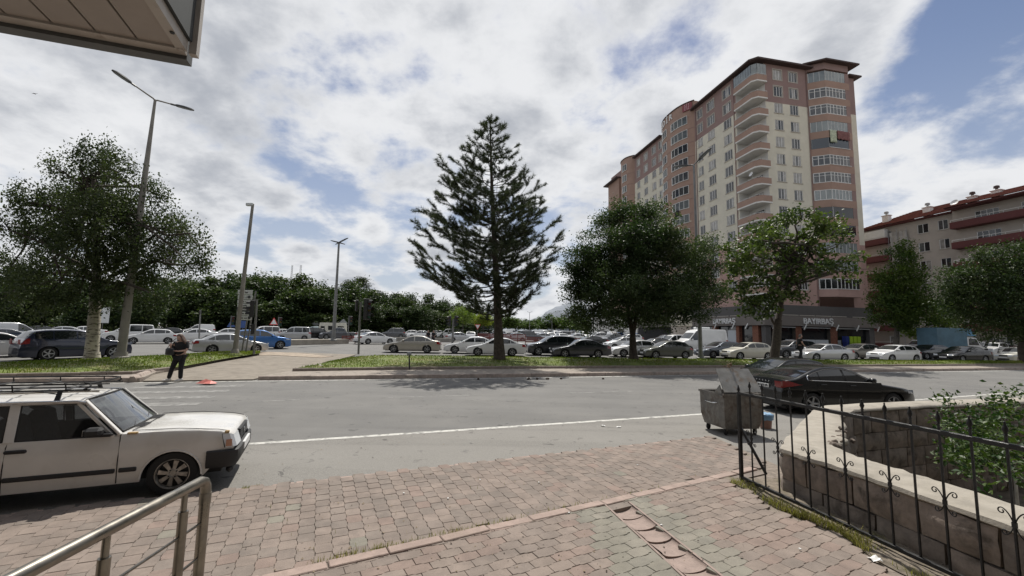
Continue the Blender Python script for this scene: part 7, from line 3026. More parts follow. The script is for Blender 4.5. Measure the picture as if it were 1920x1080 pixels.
# litter caught on the lid
rb = random.Random(9)
mb = MB()
top = Matrix.Translation((bc.x, bc.y, 0)) @ rotz(BA) @ M @ Vector((.42, .62, .02))
for i in range(7):
    s = rb.uniform(.02, .05)
    mb.bbox((-s, -s * .7, -s * .4), (s, s * .7, s * .4), s * .3, Matrix.Translation(top + Vector((rb.gauss(0, .05), rb.gauss(0, .03), .03 + .02 * i * rb.random()))) @ Matrix.Rotation(rb.uniform(0, 6), 4, Vector((rb.random(), rb.random(), rb.random()))))
mb.build('crumpled_box', mat('cardboard', (.20, .135, .085), .9, var=.3, vscale=20), label='crumpled brown box resting on the open container lid', cat='box')
# bucket with a blue bag behind it
k = gp(1436, 803, 0)
buck = thing('bucket', 'pinkish bucket with blue bag beside the waste container', 'bucket', k)
MB().lathe([(.001, .0), (.115, .0), (.14, .27), (.15, .275), (.15, .29), (.13, .29), (.12, .06), (.001, .05)], 18, caps=False).build('pail', mat('bucket_pink', (.30, .17, .135), .6, var=.2, vscale=6), buck, smooth=40)
mb = MB()
rows = []
for j in range(6):
    for_ = []
    for i in range(20):
        a = 2 * PI * i / 20
        r_ = [.158, .165, .16, .13, .08, .01][j] * (1 + .08 * math.sin(i * 3.1 + j))
        for_.append((r_ * math.cos(a), r_ * math.sin(a), [.20, .26, .31, .34, .335, .32][j] + .012 * math.sin(i * 2.3 + j * 2)))
    rows.append(for_)
mb.grid(rows, close=True)
mb.build('bag', mat('blue_bag', (.17, .30, .45), .4, var=.2, vscale=10), buck, smooth=60)

# ================================================================ black cars at the right kerb
def car_at(k, p, x, y, head, label, scale=1.0, group=None):
    P, s = car_parts(k)
    t = thing(NAMES[k], label, 'car', (x, y, 0), R_(head), group)
    t.scale = (scale,) * 3
    for nm, me, pl, painted in P:
        if pl is None:
            o = link(me, nm, t)
            if painted:
                set_paint(o, p)
        else:
            a, b, z_, sd, rim = pl
            o = link(me, nm, t, (a, b, z_))
            o.rotation_euler = (0, 0, 0 if sd < 0 else PI)
            link(rim, 'rim', o)
    return t


vol = car_at('saloon', P_BLACK, 9.42, 12.85, 7, 'glossy black saloon parked tail-first behind the iron fence', .90)
s_ = CarShape('saloon')
L = s_.L
# chrome line round the side glass
for sd in (-1, 1):
    pts = []
    xs = np.linspace(1.55, 3.84, 26)
    zlo = lambda x: s_.belt(x) + .012
    zhi = lambda x: max(zlo(x), s_.crown(x)[0] - .004)
    lowl = [(L / 2 - x, sd * (s_.hw(x, zlo(x)) + .010), zlo(x)) for x in xs]
    upl = [(L / 2 - x, sd * (s_.hw(x, zhi(x)) + .010), zhi(x)) for x in xs[::-1]]
    MB().tube(lowl + upl + lowl[:1], .011, 5).build('window_chrome', M_CHROME, vol, smooth=60)
# tall red lamps wrapping the corner, dark lettering blocks, number
for c in list(vol.children):
    if c.name.split('.')[0] in ('tail_light', 'rear_lamp'):
        bpy.data.objects.remove(c)
M_REDL = mat('red_lens', (.20, .008, .008), .12, spec=.8, coat=.6)
for sd in (-1, 1):
    mb = MB()
    g = patch(s_, L - .62, L - .03, lambda x: .80 + .10 * (L - x) / .6, lambda x: 1.005 - .13 * max(0, (L - .2 - x)) / .42, .008, sd, 12, 4)
    mb.add(g.v, g.f)
    y1 = s_.hw(L - .03, .85)
    rows = [[(-L / 2 - .012 + (.045 if j == 0 else 0), sd * (y1 + .004 - .02 * j - .24 * (j > 1) * (j - 1)), z) for z in (.80, .90, .985)] for j in range(3)]
    h_ = MB().grid(rows)
    if sd < 0:
        h_.f = [f[::-1] for f in h_.f]
    mb.add(h_.v, h_.f)
    mb.build('tail_light', M_REDL, vol, smooth=50)
txt = text_mesh('38 CDJ 595', .098, .002, mat('plate_black', (.01, .01, .01), .5), 'plate_lettering')
pl = [c for c in vol.children if c.name.startswith('licence_plate') and c.data.vertices[0].co.x < 0][0]
link(bold(txt, .004), 'plate_lettering', pl, (-L / 2 - .0165, 0, .768), (PI / 2, 0, -PI / 2))
me = MB().bbox((-.02, -.01, 0), (.02, .01, .03), .003).mesh('boot_letter', M_CHROME)
for i in range(5):
    link(me, 'boot_letter', vol, (-L / 2 - .003, (.28 - .14 * i), .935), (0, 0, PI / 2))
car_at('hatch', P_BLACK, 10.1, 16.4, 189, 'black hatchback mostly hidden behind the glossy black saloon', .92)
# ================================================================ street furniture
M_POLE = mat('galvanised_pole', (.19, .19, .185), .55, metal=.35, var=.12, vscale=3)
M_POLEC = mat('concrete_pole', (.24, .225, .20), .85, var=.15, vscale=2, bump=.2)
M_LUM = mat('luminaire', (.055, .058, .06), .5)
M_LENS = mat('lamp_lens', (.22, .23, .24), .2)
M_SIGW = mat('sign_plate', (.60, .62, .62), .45)
M_SIGB = mat('sign_blue', (.03, .08, .26), .45)
M_SIGR = mat('sign_red_rim', (.50, .04, .035), .45)
M_SIGBK = mat('sign_back', (.25, .26, .26), .5, metal=.5)
M_TEXT = mat('sign_text', (.06, .06, .065), .5)
GL = 'twin-arm street lamps'


def lamp(base, top, ends, label, r0=.11, r1=.055, lum=1.1, m=M_POLE):
    """ends: luminaire tips (world); arms leave the pole top"""
    b = Vector(base)
    t = thing('street_lamp', label, 'street lamp', b, 0, GL)
    tp = Vector(top) - b
    mb = MB().tube([(0, 0, -.1), tuple(tp * .3), tuple(tp * .7), tuple(tp)], [r0, r0 * .85, r0 * .62, r1], 10)
    mb.build('pole', m, t, smooth=60)
    MB().lathe([(r0 * 2, -.05), (r0 * 2, .05), (r0 * 1.4, .09), (r0 * 1.3, .30)], 10, caps=False).build('base_plate', m, t, smooth=40)
    for e in ends:
        e = Vector(e) - b
        d = e - tp
        L = d.length
        d.normalize()
        kx = tp + d * (L - lum)
        arm = MB().tube([tuple(tp - Vector((0, 0, .05))), tuple(tp + d * .1), tuple(kx)], [r1 * .75, r1 * .7, r1 * .55], 7)
        o = arm.build('arm', m, t, smooth=60)
        q = d.to_track_quat('X', 'Z').to_matrix().to_4x4()
        M = Matrix.Translation(kx) @ q
        h = MB()
        w = lum * .15
        h.tube([(-.05, 0, 0), (.14 * lum, 0, 0)], .05, 6, M and True)
        h.v = [tuple(M @ Vector(v)) for v in h.v]
        prof = [(.10, .05, .03), (.22, .75, .05), (.5, 1.0, .06), (.85, .85, .045), (1.0, .35, .02)]
        rows = []
        for u, ww, hh in prof:
            rows.append([(u * lum, -w * ww, -.02), (u * lum, -w * ww * .8, hh), (u * lum, w * ww * .8, hh), (u * lum, w * ww, -.02), (u * lum, 0, -.035)])
        h.grid(rows, close=True, M=M)
        h.build('luminaire', M_LUM, o, smooth=50)
        h = MB().add([(.28 * lum, -w * .7, -.036), (.9 * lum, -w * .5, -.036), (.9 * lum, w * .5, -.036), (.28 * lum, w * .7, -.036)], [(3, 2, 1, 0)], M)
        h.build('lens', M_LENS, o)
    return t


b = gh(226, 671, .36)
lamp(b, dp(291, 187, b.y + .2), [dp(210, 131, b.y - 1.6), dp(364, 207, b.y + 1.4)], 'tall leaning twin-arm lamp post beside the birch', .20, .06, 1.0, M_POLEC)
b = gh(625, 638, .5)
lamp(b, dp(635.5, 455, b.y), [dp(620, 451, b.y - .2), dp(653, 446, b.y + .2)], 'tall grey twin-arm lamp post at the end of the low wall', .20, .10, 1.5)
b = gh(1314, 672, .36)
lamp(b, dp(1301, 309, b.y), [dp(1262, 313, b.y + 1.0), dp(1333, 277, b.y - 1.0)], 'twin-arm lamp post between the maple and the catalpa', .15, .07, 1.3)
MB().bbox((-.5, -.35, -.1), (.5, .35, .16), .03, Matrix.Translation((b.x, b.y, b.z))).build('lamp_footing', mat('concrete_block', (.36, .33, .28), .9, var=.2, vscale=5), bpy.data.objects['street_lamp.002'])
b = dp(741, 622, 96)
b.z = hz(0, 96)
lamp(b, dp(741, 551, 96), [dp(734, 547, 95.6), dp(749, 546.5, 96.4)], 'thin distant twin-arm lamp right of the traffic light', .13, .08, .7)
b = dp(572, 610, 125)
b.z = hz(0, 125)
lamp(b, dp(574, 518, 125), [dp(562, 514, 124.6), dp(586, 514, 125.4)], 'distant twin-arm lamp rising over the wood below the masts', .15, .09, .8)
for px, py, Y, lab in [(993, 598, 150, 'slim distant lamp post right of the pine trunk'), (1035, 600, 170, 'slim distant lamp post below the hill')]:
    b = dp(px, 622, Y)
    b.z = hz(0, Y)
    lamp(b, dp(px, py - 12, Y), [dp(px - 5, py - 14, Y), dp(px + 5, py - 14, Y)], lab, .12, .08, .6)
# radio masts
for px, w, lab in [(541, 1.0, 'left of two lattice radio masts above the wood'), (557.5, 1.2, 'right of two lattice radio masts above the wood')]:
    Y = 420
    b = dp(px, 600, Y)
    t_ = dp(px, 497, Y)
    m = thing('radio_mast', lab, 'mast', (b.x, Y, hz(0, 260)), 0, 'radio masts above the wood')
    H = t_.z - hz(0, 260)
    mb = MB()
    for sx, sy in ((-1, -1), (1, -1), (0, 1)):
        mb.tube([(sx * w * 1.3, sy * w * 1.3, 0), (sx * w * .55, sy * w * .55, H)], .16, 4)
    mb.build('mast_leg', M_SIGBK, m, kind='stuff')
    mb = MB()
    for i in range(26):
        z0, z1 = H * i / 26, H * (i + 1) / 26
        k0, k1 = w * (1.3 - .75 * i / 26), w * (1.3 - .75 * (i + 1) / 26)
        mb.tube([(-k0, -k0, z0), (k1, -k1, z1)], .10, 3).tube([(k0, -k0, z0), (-k1, -k1, z1)], .10, 3).tube([(-k0, -k0, z0), (k0, -k0, z0)], .10, 3)
    mb.build('lattice', M_SIGBK, m, kind='stuff')

# camera pole
b = gh(440, 663, .3)
top = dp(474, 383, b.y + .3)
t = thing('camera_pole', 'leaning grey camera pole standing before the direction board', 'pole', b)
d = top - b
MB().tube([(0, 0, -.1), tuple(d * .5), tuple(d)], [.15, .12, .085], 10).build('pole', M_POLEC, t, smooth=60)
MB().bbox((-.42, -.10, -.10), (.05, .10, .10), .03, Matrix.Translation(d + Vector((0, 0, -.02)))).build('camera', M_SIGW, t)
MB().lathe([(.26, -.05), (.24, .10), (.17, .30)], 10, caps=False).build('base', M_POLEC, t, smooth=50)
# direction board
Yb = b.y + 1.6
bz = dp(462, 640, Yb)
t = thing('direction_board', 'white multi-row direction board behind the leaning camera pole', 'sign', (bz.x, Yb, hz(0, Yb)))
o0 = Vector(t.location)
for px in (453, 460.5):
    f = dp(px, 655, Yb) - o0
    MB().tube([(f.x, 0, 0), (f.x + .35, 0, dp(px, 545, Yb).z - o0.z)], .05, 7).build('post', M_POLE, t, smooth=60)
rowsB = [(544, 553, 449, 475, M_SIGW, 'BELEDİYE'), (553.5, 562, 449, 475, M_SIGW, 'STADYUM'), (562.5, 569, 448, 474, M_SIGW, 'TERMİNAL'), (569.5, 576.5, 448, 474, M_SIGW, 'HASTANE'), (577, 584, 447, 473, M_TEXT, 'ÜNİVERSİTE'), (584.5, 592, 447, 473, M_SIGW, 'MERKEZ'), (592.5, 600.5, 448, 473, M_SIGW, 'SANAYİ')]
for y0, y1, x0, x1, m, tx in rowsB:
    a, c = dp(x0, y0, Yb) - o0, dp(x1, y1, Yb) - o0
    pb = MB().bbox((a.x, -.16, c.z), (c.x, -.11, a.z), .01).build('board_row', m, t)
    # the lettering cannot be read in the photograph: rows of short dark strokes
    mk_ = MB()
    rb_ = random.Random(int(y0))
    xx = a.x + .12
    h_ = a.z - c.z
    while xx < c.x - .30:
        w_ = rb_.uniform(.025, .06)
        mk_.box((xx, -.166, c.z + h_ * .3), (xx + w_, -.1605, c.z + h_ * rb_.uniform(.6, .72)))
        xx += w_ + rb_.choice([.02, .02, .02, .07])
    mk_.build('row_text', M_TEXT if m is M_SIGW else M_SIGW, pb, kind='stuff')
for y0, y1 in ((553, 562), (592, 600)):
    c = dp(470, (y0 + y1) / 2, Yb) - o0
    MB().lathe([(.001, 0), (.10, 0), (.10, .012), (.001, .012)], 12, Matrix.Translation((c.x, -.162, c.z)) @ Matrix.Rotation(PI / 2, 4, 'X')).build('pictogram', M_TEXT, t)


# traffic lights
def signal_head(t, off, rz, back=True, n=3, s=1.0):
    h = MB().bbox((-.15 * s, -.10 * s, -.48 * s), (.15 * s, .10 * s, .48 * s), .03)
    o = h.build('signal_head', M_DARK, t)
    o.location = off
    o.rotation_euler = (0, 0, rz)
    for i in range(n):
        z = (.30 - .30 * i) * s
        v = MB()
        arc = [(.12 * s * math.cos(a), .12 * s * math.sin(a)) for a in [PI * k / 8 - .2 + k * .05 for k in range(9)]]
        v.grid([[(x, -.10 * s, z + y) for x, y in arc], [(x, -.30 * s, z + y * .95 + .0) for x, y in arc]])
        v.build('visor', M_DARK, o)
        MB().lathe([(.001, .0), (.10 * s, .0), (.10 * s, .02)], 12, Matrix.Translation((0, -.122 * s, z)) @ Matrix.Rotation(-PI / 2, 4, 'X'), caps=False).build('lens', mat('lens%d' % i, [(.12, .015, .015), (.14, .09, .01), (.01, .09, .05)][i], .2), o)
    return o


def traffic_light(base, top, heads, label, r=.07, m=M_POLE):
    b = Vector(base)
    t = thing('traffic_light', label, 'traffic light', b, 0, 'traffic lights of the junction')
    d = Vector(top) - b
    MB().tube([(0, 0, -.05), tuple(d)], r, 9).build('pole', m, t, smooth=60)
    for off, rz, n, s in heads:
        signal_head(t, off, rz, n=n, s=s)
    return t


def lz(px, py, b):
    return dp(px, py, b.y) - b


b = gh(476, 663, .28)
h1, h2 = lz(473.5, 579, b), lz(472.5, 617, b)
traffic_light(b, dp(481.5, 561, b.y), [((h1.x, -.05, h1.z), R_(-60), 3, 1.15), ((h2.x + .1, -.12, h2.z), R_(-70), 2, .7)], 'traffic light pole with one head right of the direction board')
b = gh(672, 663, .30)
h1, h2 = lz(690, 580, b), lz(670, 573, b)
t = traffic_light(b, dp(676, 566, b.y), [((h1.x - .05, .0, h1.z), R_(70), 3, 1.5), ((h2.x, -.1, h2.z), R_(-50), 1, .8)], 'traffic light with two heads at the tip of the right lawn')
b = gh(848, 651, .2)
h1, h2 = lz(843, 602, b), lz(855, 602, b)
traffic_light(b, dp(850, 598, b.y), [((h1.x, 0, h1.z), R_(-60), 3, 1.1), ((h2.x, 0, h2.z), R_(60), 3, 1.1)], 'traffic light with two heads left of the pine trunk', .10)
for px, py0, py1, n, lab in [(431, 625, 592, 3, 'small traffic light left of the camera pole'), (520, 630, 594, 3, 'small traffic light right of the triangular sign'), (652, 630, 592, 3, 'small traffic light right of the tall lamp post'), (373, 640, 581, 0, 'bare slim post behind the woman')]:
    Y = 60 if px != 373 else 46
    b = dp(px, py0, Y)
    b.z = hz(0, Y)
    tp = dp(px + 3, py1, Y)
    hh = tp - b
    traffic_light(b, tp, [((hh.x + .25, 0, hh.z - .7), R_(40), n, 1.3)] if n else [((hh.x, -.1, hh.z - .3), R_(10), 1, .45)], lab, .07)


def sign(base, top, shape, m, label, size=.45, face=0.0, rim=None):
    b = Vector(base)
    t = thing('road_sign', label, 'road sign', b, face)
    h = (Vector(top) - b).z
    MB().tube([(0, .03, 0), (0, .03, h + .1)], .035, 7).build('post', M_POLE, t, smooth=60)
    def poly(k):
        if shape == 'tri': return [(0, k * 1.1), (-k, -k * .65), (k, -k * .65)]
        if shape == 'itri': return [(0, -k * 1.1), (k, k * .65), (-k, k * .65)]
        if shape == 'dia': return [(0, k), (-k, 0), (0, -k), (k, 0)]
        if shape == 'round': return [(k * math.cos(a), k * math.sin(a)) for a in [2 * PI * i / 18 for i in range(18)]]
        return [(-k * .8, -k), (k * .8, -k), (k * .8, k), (-k * .8, k)]
    M = Matrix.Translation((0, 0, h)) @ Matrix.Rotation(PI / 2, 4, 'X')
    MB().prism(poly(size), .0, .02, M).build('plate', rim or m, t)
    if rim:
        MB().prism(poly(size * .72), .021, .026, M).build('face', m, t)
    return t


def sgn_at(px, py, foot, Y, *a, **k):
    b = dp(px, foot, Y)
    b.z = hz(0, Y)
    return sign(b, dp(px, py, Y), *a, **k)


sgn_at(511, 604, 636, 62, 'tri', M_SIGW, 'triangular warning sign with red rim above the white saloon', .62, rim=M_SIGR)
sgn_at(590, 607, 630, 80, 'dia', M_SIGBK, 'grey diamond sign seen from behind above the black off-roader', .75)
sgn_at(642, 606, 630, 76, 'dia', M_SIGBK, 'grey diamond sign seen from behind right of the tall lamp post', .80)
sgn_at(715, 611, 630, 90, 'round', M_SIGW, 'small round sign right of the traffic light in front of the wood', .55, rim=M_SIGR)
sgn_at(895, 612, 632, 70, 'itri', M_SIGW, 'give-way triangle sign left of the pine trunk', .5, rim=M_SIGR)
sgn_at(453, 608, 640, 50, 'rect', M_SIGB, 'blue sign under the direction board beside the camera pole', .42)
sgn_at(431.5, 608, 632, 61, 'tri', M_SIGB, 'small blue triangle sign under the left small traffic light', .6)
sgn_at(188, 591, 640, 56, 'rect', M_SIGW, 'white sign panel seen right of the birch trunk', 1.0)

# low pale wall of the junction island, red railing
a, c = gh(455, 650), gh(642, 645)
p1, p2 = gh(475, 640, .45), gh(640, 637.5, .45)
t = thing('junction_island', None, None)
tag(t, kind='structure', label='low pale walled island with concrete face across the far road')
mb = MB()
ft = [a, c]
bk = [Vector((p1.x - 2, p1.y + 1.5, 0)), Vector((p2.x + .5, p2.y + 1, 0))]
zt = lambda p: hz(p.x, p.y) + .55
mb.add([(a.x, a.y, hz(a.x, a.y) - .1), (c.x, c.y, hz(c.x, c.y) - .1), (c.x, c.y, zt(c)), (a.x, a.y, zt(a)), (bk[1].x, bk[1].y, zt(bk[1])), (bk[0].x, bk[0].y, zt(bk[0])), (bk[1].x, bk[1].y, 0), (bk[0].x, bk[0].y, 0)],
       [(0, 1, 2, 3), (3, 2, 4, 5), (1, 6, 4, 2), (6, 7, 5, 4)])
mb.build('island_wall', mat('pale_concrete', (.33, .30, .255), .9, var=.15, vscale=1.5, space='W'), t)
M_RAILR = mat('red_railing', (.165, .04, .032), .7, var=.2, vscale=3, space='W')


def railing(p, q, h, label, lab2):
    d = q - p
    n = max(2, int(d.length / 1.6))
    t = thing('red_railing', label, 'railing', p, math.atan2(d.y, d.x), 'red railings')
    L = Vector((d.x, d.y, 0)).length
    for i in range(n + 1):
        MB().box((L * i / n - .04, -.04, 0), (L * i / n + .04, .04, h)).build('post', M_RAILR, t)
    for z in (.25, .55, h - .08):
        MB().box((0, -.03, z), (L, .03, z + .09)).build('rail', M_RAILR, t)
    mb = MB()
    for i in range(int(L / .16)):
        mb.box((i * .16, -.012, .3), (i * .16 + .07, .012, h - .1))
    mb.build('baluster', M_RAILR, t, kind='stuff')


def rb_at(x0, y0, x1, y1, h, lab):
    railing(gh(x0, y0), gh(x1, y1), h, lab, '')


rb_at(641, 644, 690, 645, .9, 'low dark red railing behind the right traffic light')
rb_at(895, 639, 985, 645, 1.2, 'dark red railing in front of the packed lot, right of the pine')
rb_at(985, 645, 1130, 651, 1.0, 'dark red railing behind the dark grey cars')
# grey barrier right of it
a, c = gh(722, 640), gh(848, 642)
d = c - a
t = thing('barrier', 'long low grey concrete barrier behind the two pedestrians', 'barrier', a, math.atan2(d.y, d.x))
MB().bbox((0, -.15, -.1), (d.length, .15, .62), .05).build('barrier_body', M_POLEC, t)

# sprinkler post, litter, cones, red sheet
b = gh(768, 691.5, .30)
t = thing('lawn_marker', 'short black stake with pale head stuck in the lawn', 'stake', b)
MB().tube([(0, 0, -.05), (-.05, 0, .62)], .035, 6).build('stake', M_DARK, t)
MB().bbox((-.15, -.06, .60), (.05, .06, .74), .03).build('head', M_SIGBK, t)
M_LIT = mat('litter', (.72, .72, .70), .7)
rl = random.Random(12)
for i, (px, py, off, lab) in enumerate([(1407, 679, .38, 'white scrap of paper on the lawn right of the lamp post'), (1433, 676, .40, 'small white scrap on the lawn left of the catalpa'), (1640, 1050, .06, 'white scrap beside the weeds under the fence'), (1131, 799, .01, 'white scrap on the verge, left one of two'), (1160, 801, .01, 'white scrap on the verge, right one of two'), (601, 686, .40, 'tiny white scrap at the left tip of the right lawn'), (396, 672, .30, 'tiny white scrap on the left lawn behind the woman')]):
    p = gh(px, py, off)
    s = .05 if p.y < 12 else .10
    rows = [[(p.x + s * (i_ - 1.5) * .6, p.y + s * (j_ - 1.5) * .5, p.z + rl.uniform(0, s * .6)) for i_ in range(4)] for j_ in range(4)]
    MB().grid(rows).build('paper_scrap', M_LIT, label=lab, cat='litter')
M_CONE = mat('pine_cone', (.045, .03, .02), .9)
cone = MB().lathe([(.01, 0), (.05, .02), (.06, .05), (.045, .09), (.01, .11)], 8).mesh('pine_cone', M_CONE)
for i, px in enumerate([893, 990, 994, 1006, 1023, 1024, 1053, 1131]):
    p = gh(px + rl.uniform(-2, 2), 711.5 - .004 * (px - 890), .01)
    o = link(cone, 'pine_cone', None, p, rl.uniform(0, 6), label='dark pine cone on the road along the kerb under the pine', cat='pine cone', group='pine cones at the kerb')
    o.rotation_euler = (R_(80), 0, rl.uniform(0, 6))
p = gh(388, 718.5, .05)
mb = MB()
rows = [[(-.34, -.1, 0), (-.1, -.16, 0), (.2, -.14, 0), (.36, -.02, 0)], [(-.25, .0, .03), (-.05, .0, .15), (.12, .02, .10), (.30, .03, .03)], [(-.2, .2, 0), (.0, .22, .02), (.18, .2, .02), (.3, .14, 0)]]
mb.grid(rows)
o = mb.build('red_sheet', mat('faded_red_plastic', (.58, .17, .14), .5, var=.2, vscale=6), label='crumpled faded red plastic sheet on the path edge', cat='plastic sheet')
o.location = p
for i, (px, py) in enumerate([(1010, 905), (1195, 872), (1067, 962), (900, 900), (840, 935), (1240, 985), (1500, 1030), (757, 925)]):
    q = gp(px, py, .066)
    MB().bbox((-.012, -.009, 0), (.012, .009, .01), .003, Matrix.Translation(q) @ rotz(rl.uniform(0, 6))).build('pebble', M_LIT, label='tiny pale pebble lying on the red pavers', cat='pebble', group='pebbles on the pavers')

# crumbs, grit and leaf bits on verge and pavers
mb = MB()
for _ in range(420):
    px, py = rl.uniform(420, 1420), rl.uniform(795, 1075)
    p = gp(px, py, .012 if py < 860 - .04 * (px - 900) else .064)
    s = abs(rl.gauss(.005, .004)) + .002
    mb.mat(rl.choice([0, 0, 2, 2]))
    mb.add([(-s, -s * .6, 0), (s, -s * .5, .002), (s * .7, s * .6, s * .7), (-s * .8, s * .5, .002)], [(0, 1, 2), (0, 2, 3)], Matrix.Translation(p) @ rotz(rl.uniform(0, 6)))
mb.build('grit', [M_CONE, M_LIT, mat('grit_tan', (.22, .17, .11), .9)], kind='stuff', label='scattered grit and leaf bits on the verge and pavers')

# caravan and box truck
Y = 70
p = dp(621, 632, Y)
t = thing('caravan', 'white camper caravan beside the tall lamp post', 'caravan', (p.x, Y, hz(0, Y)), R_(200))
mb = MB()
prof = [(-2.2, .35), (2.2, .35), (2.45, .9), (2.5, 1.5), (1.9, 1.62), (1.75, 2.45), (-2.1, 2.5), (-2.3, 2.2), (-2.35, .8)]
n = len(prof)
mb.add([(x, -1.05, z) for x, z in prof] + [(x, 1.05, z) for x, z in prof], [tuple(range(n)), tuple(range(2 * n - 1, n - 1, -1))] + [(i, n + i, n + (i + 1) % n, (i + 1) % n)[::-1] for i in range(n)])
mb.build('body', P_CREAM, t)
for sy in (-1, 1):
    for a, b_, z0, z1 in ((-1.8, -.9, 1.3, 1.95), (-.3, .5, 1.3, 1.95), (1.0, 1.6, 1.35, 1.9)):
        MB().box((a, sy * 1.052, z0), (b_, sy * 1.075, z1)).build('window', M_GLASS, t)
    for x in (-1.3, 1.5):
        link(wheel_meshes(.32)[0], 'wheel', t, (x, sy * .95, .32), 0 if sy < 0 else PI)
MB().box((1.80, -.9, 1.63), (1.93, .9, 2.3)).build('front_window', M_GLASS, t)
Y = 47
p = dp(1790, 668, Y)
M_BOXB = mat('truck_blue_shaded', (.075, .15, .20), .6, var=.15, vscale=1)  # tree shade on the box is put into this darker blue
M_BOXC = mat('truck_cap_blue', (.10, .25, .40), .5)
t = thing('box_truck', 'pale blue box truck with sloping wind deflector behind the black saloon', 'truck', (p.x - .3, Y, hz(0, Y)), R_(6))
MB().bbox((-2.9, -1.05, .95), (.75, 1.05, 3.15), .03).build('cargo_box', M_BOXB, t)
MB().add([(.76, -1.05, 3.15), (.76, 1.05, 3.15), (1.3, 1.0, 3.1), (1.3, -1.0, 3.1), (2.15, -.85, 2.35), (2.15, .85, 2.35), (.76, -1.05, 2.3), (.76, 1.05, 2.3)], [(0, 3, 2, 1), (3, 4, 5, 2), (0, 6, 4, 3), (1, 2, 5, 7), (6, 7, 5, 4)]).build('wind_deflector', M_BOXC, t)
mb = MB()
prof = [(.82, .5), (2.75, .5), (2.8, 1.15), (2.45, 1.35), (1.95, 2.15), (.82, 2.2)]
n = len(prof)
mb.add([(x, -.95, z) for x, z in prof] + [(x, .95, z) for x, z in prof], [tuple(range(n)), tuple(range(2 * n - 1, n - 1, -1))] + [(i, n + i, n + (i + 1) % n, (i + 1) % n)[::-1] for i in range(n)])
mb.build('cab', P_SILVER, t)
MB().add([(1.98, -.85, 2.12), (2.44, -.85, 1.40), (2.44, .85, 1.40), (1.98, .85, 2.12)], [(0, 1, 2, 3)], T(.02, 0, .01)).build('windscreen', M_GLASS, t)
for sy in (-1, 1):
    MB().add([(1.0, sy * .956, 1.35), (2.30, sy * .956, 1.35), (1.90, sy * .956, 2.05), (1.0, sy * .956, 2.05)], [(0, 1, 2, 3), (3, 2, 1, 0)]).build('side_window', M_GLASS, t)
    for x in (-1.7, 2.0):
        link(wheel_meshes(.38)[0], 'wheel', t, (x, sy * .85, .38), 0 if sy < 0 else PI)
MB().box((-2.9, -.8, .5), (.8, .8, .94)).build('chassis', M_DARK, t)
# roof unit on the tall white van
v = [o for o in bpy.data.objects if o.name.startswith('panel_van')][0]
MB().bbox((-.9, -.6, 2.50), (.3, .6, 2.72), .06).build('roof_unit', P_WHITE, v)
# park fence along the wood at the left
a, c = dp(-60, 622, 58), dp(300, 622, 66)
d = c - a
t = thing('park_fence', 'dark low railing along the foot of the left wood', 'fence', (a.x, a.y, hz(0, 58)), math.atan2(d.y, d.x))
L = d.length
for z in (.3, 1.5):
    MB().box((0, -.03, z), (L, .03, z + .06)).build('rail', M_DARK, t)
mb = MB()
for i in range(int(L / .3)):
    mb.box((i * .3, -.015, 0), (i * .3 + .03, .015, 1.6))
mb.build('baluster', M_DARK, t, kind='stuff')
# a far bird
p = dp(65, 176, 60)
mb = MB().add([(0, 0, 0), (.25, .05, .12), (.5, 0, .05), (.22, -.08, .02), (-.25, .05, .12), (-.5, 0, .05), (-.22, -.08, .02), (0, .2, 0), (0, -.25, 0)], [(0, 1, 2, 3), (0, 6, 5, 4), (8, 3, 7), (8, 7, 6)])
o = mb.build('bird', M_DARK, label='tiny dark bird flying in the clouds left of the lamp post', cat='bird')
o.location = p
# ================================================================ people
M_SKIN = mat('skin', (.46, .29, .22), .55, var=.08, vscale=20)
M_BLK = mat('black_cotton', (.012, .012, .013), .9, var=.3, vscale=15, bump=.4, bscale=20)
M_DRK = mat('dark_cotton', (.022, .022, .027), .9, var=.3, vscale=15, bump=.4, bscale=20)
M_HAIR = mat('auburn_hair', (.075, .038, .022), .6, var=.5, vscale=40, bump=.6, bscale=60)
M_HAIRG = mat('grey_hair', (.16, .145, .13), .7, var=.4, vscale=40, bump=.6, bscale=60)
M_HAIRD = mat('dark_hair', (.018, .014, .012), .6)
M_SHOE = mat('pale_shoe', (.55, .53, .50), .6)
M_SHOED = mat('dark_shoe', (.03, .03, .03), .6)


def skin_mesh(name, chains, m, sub=2):
    """grow one smooth surface round a skeleton; chains: lists of (point, radius) that share their first point by position"""
    me = bpy.data.meshes.new(name)
    vs, es, rs = [], [], []
    idx = {}

    def vid(p, r):
        k = tuple(round(c, 4) for c in p)
        if k not in idx:
            idx[k] = len(vs)
            vs.append(k)
            rs.append(r)
        return idx[k]
    for ch in chains:
        prev = None
        for p, r in ch:
            i = vid(p, r)
            if prev is not None and prev != i:
                es.append((prev, i))
            prev = i
    me.from_pydata(vs, es, [])
    ob = bpy.data.objects.new(name, me)
    COL.objects.link(ob)
    md = ob.modifiers.new('skin', 'SKIN')
    sv = me.skin_vertices[0].data
    for i, r in enumerate(rs):
        sv[i].radius = r if isinstance(r, tuple) else (r, r)
    sv[0].use_root = True
    ob.modifiers.new('sub', 'SUBSURF').levels = sub
    dg = bpy.context.evaluated_depsgraph_get()
    dg.update()
    out = bpy.data.meshes.new_from_object(ob.evaluated_get(dg))
    bpy.data.objects.remove(ob)
    out.materials.clear()
    out.materials.append(m)
    out.polygons.foreach_set('use_smooth', [True] * len(out.polygons))
    out.name = name
    return out


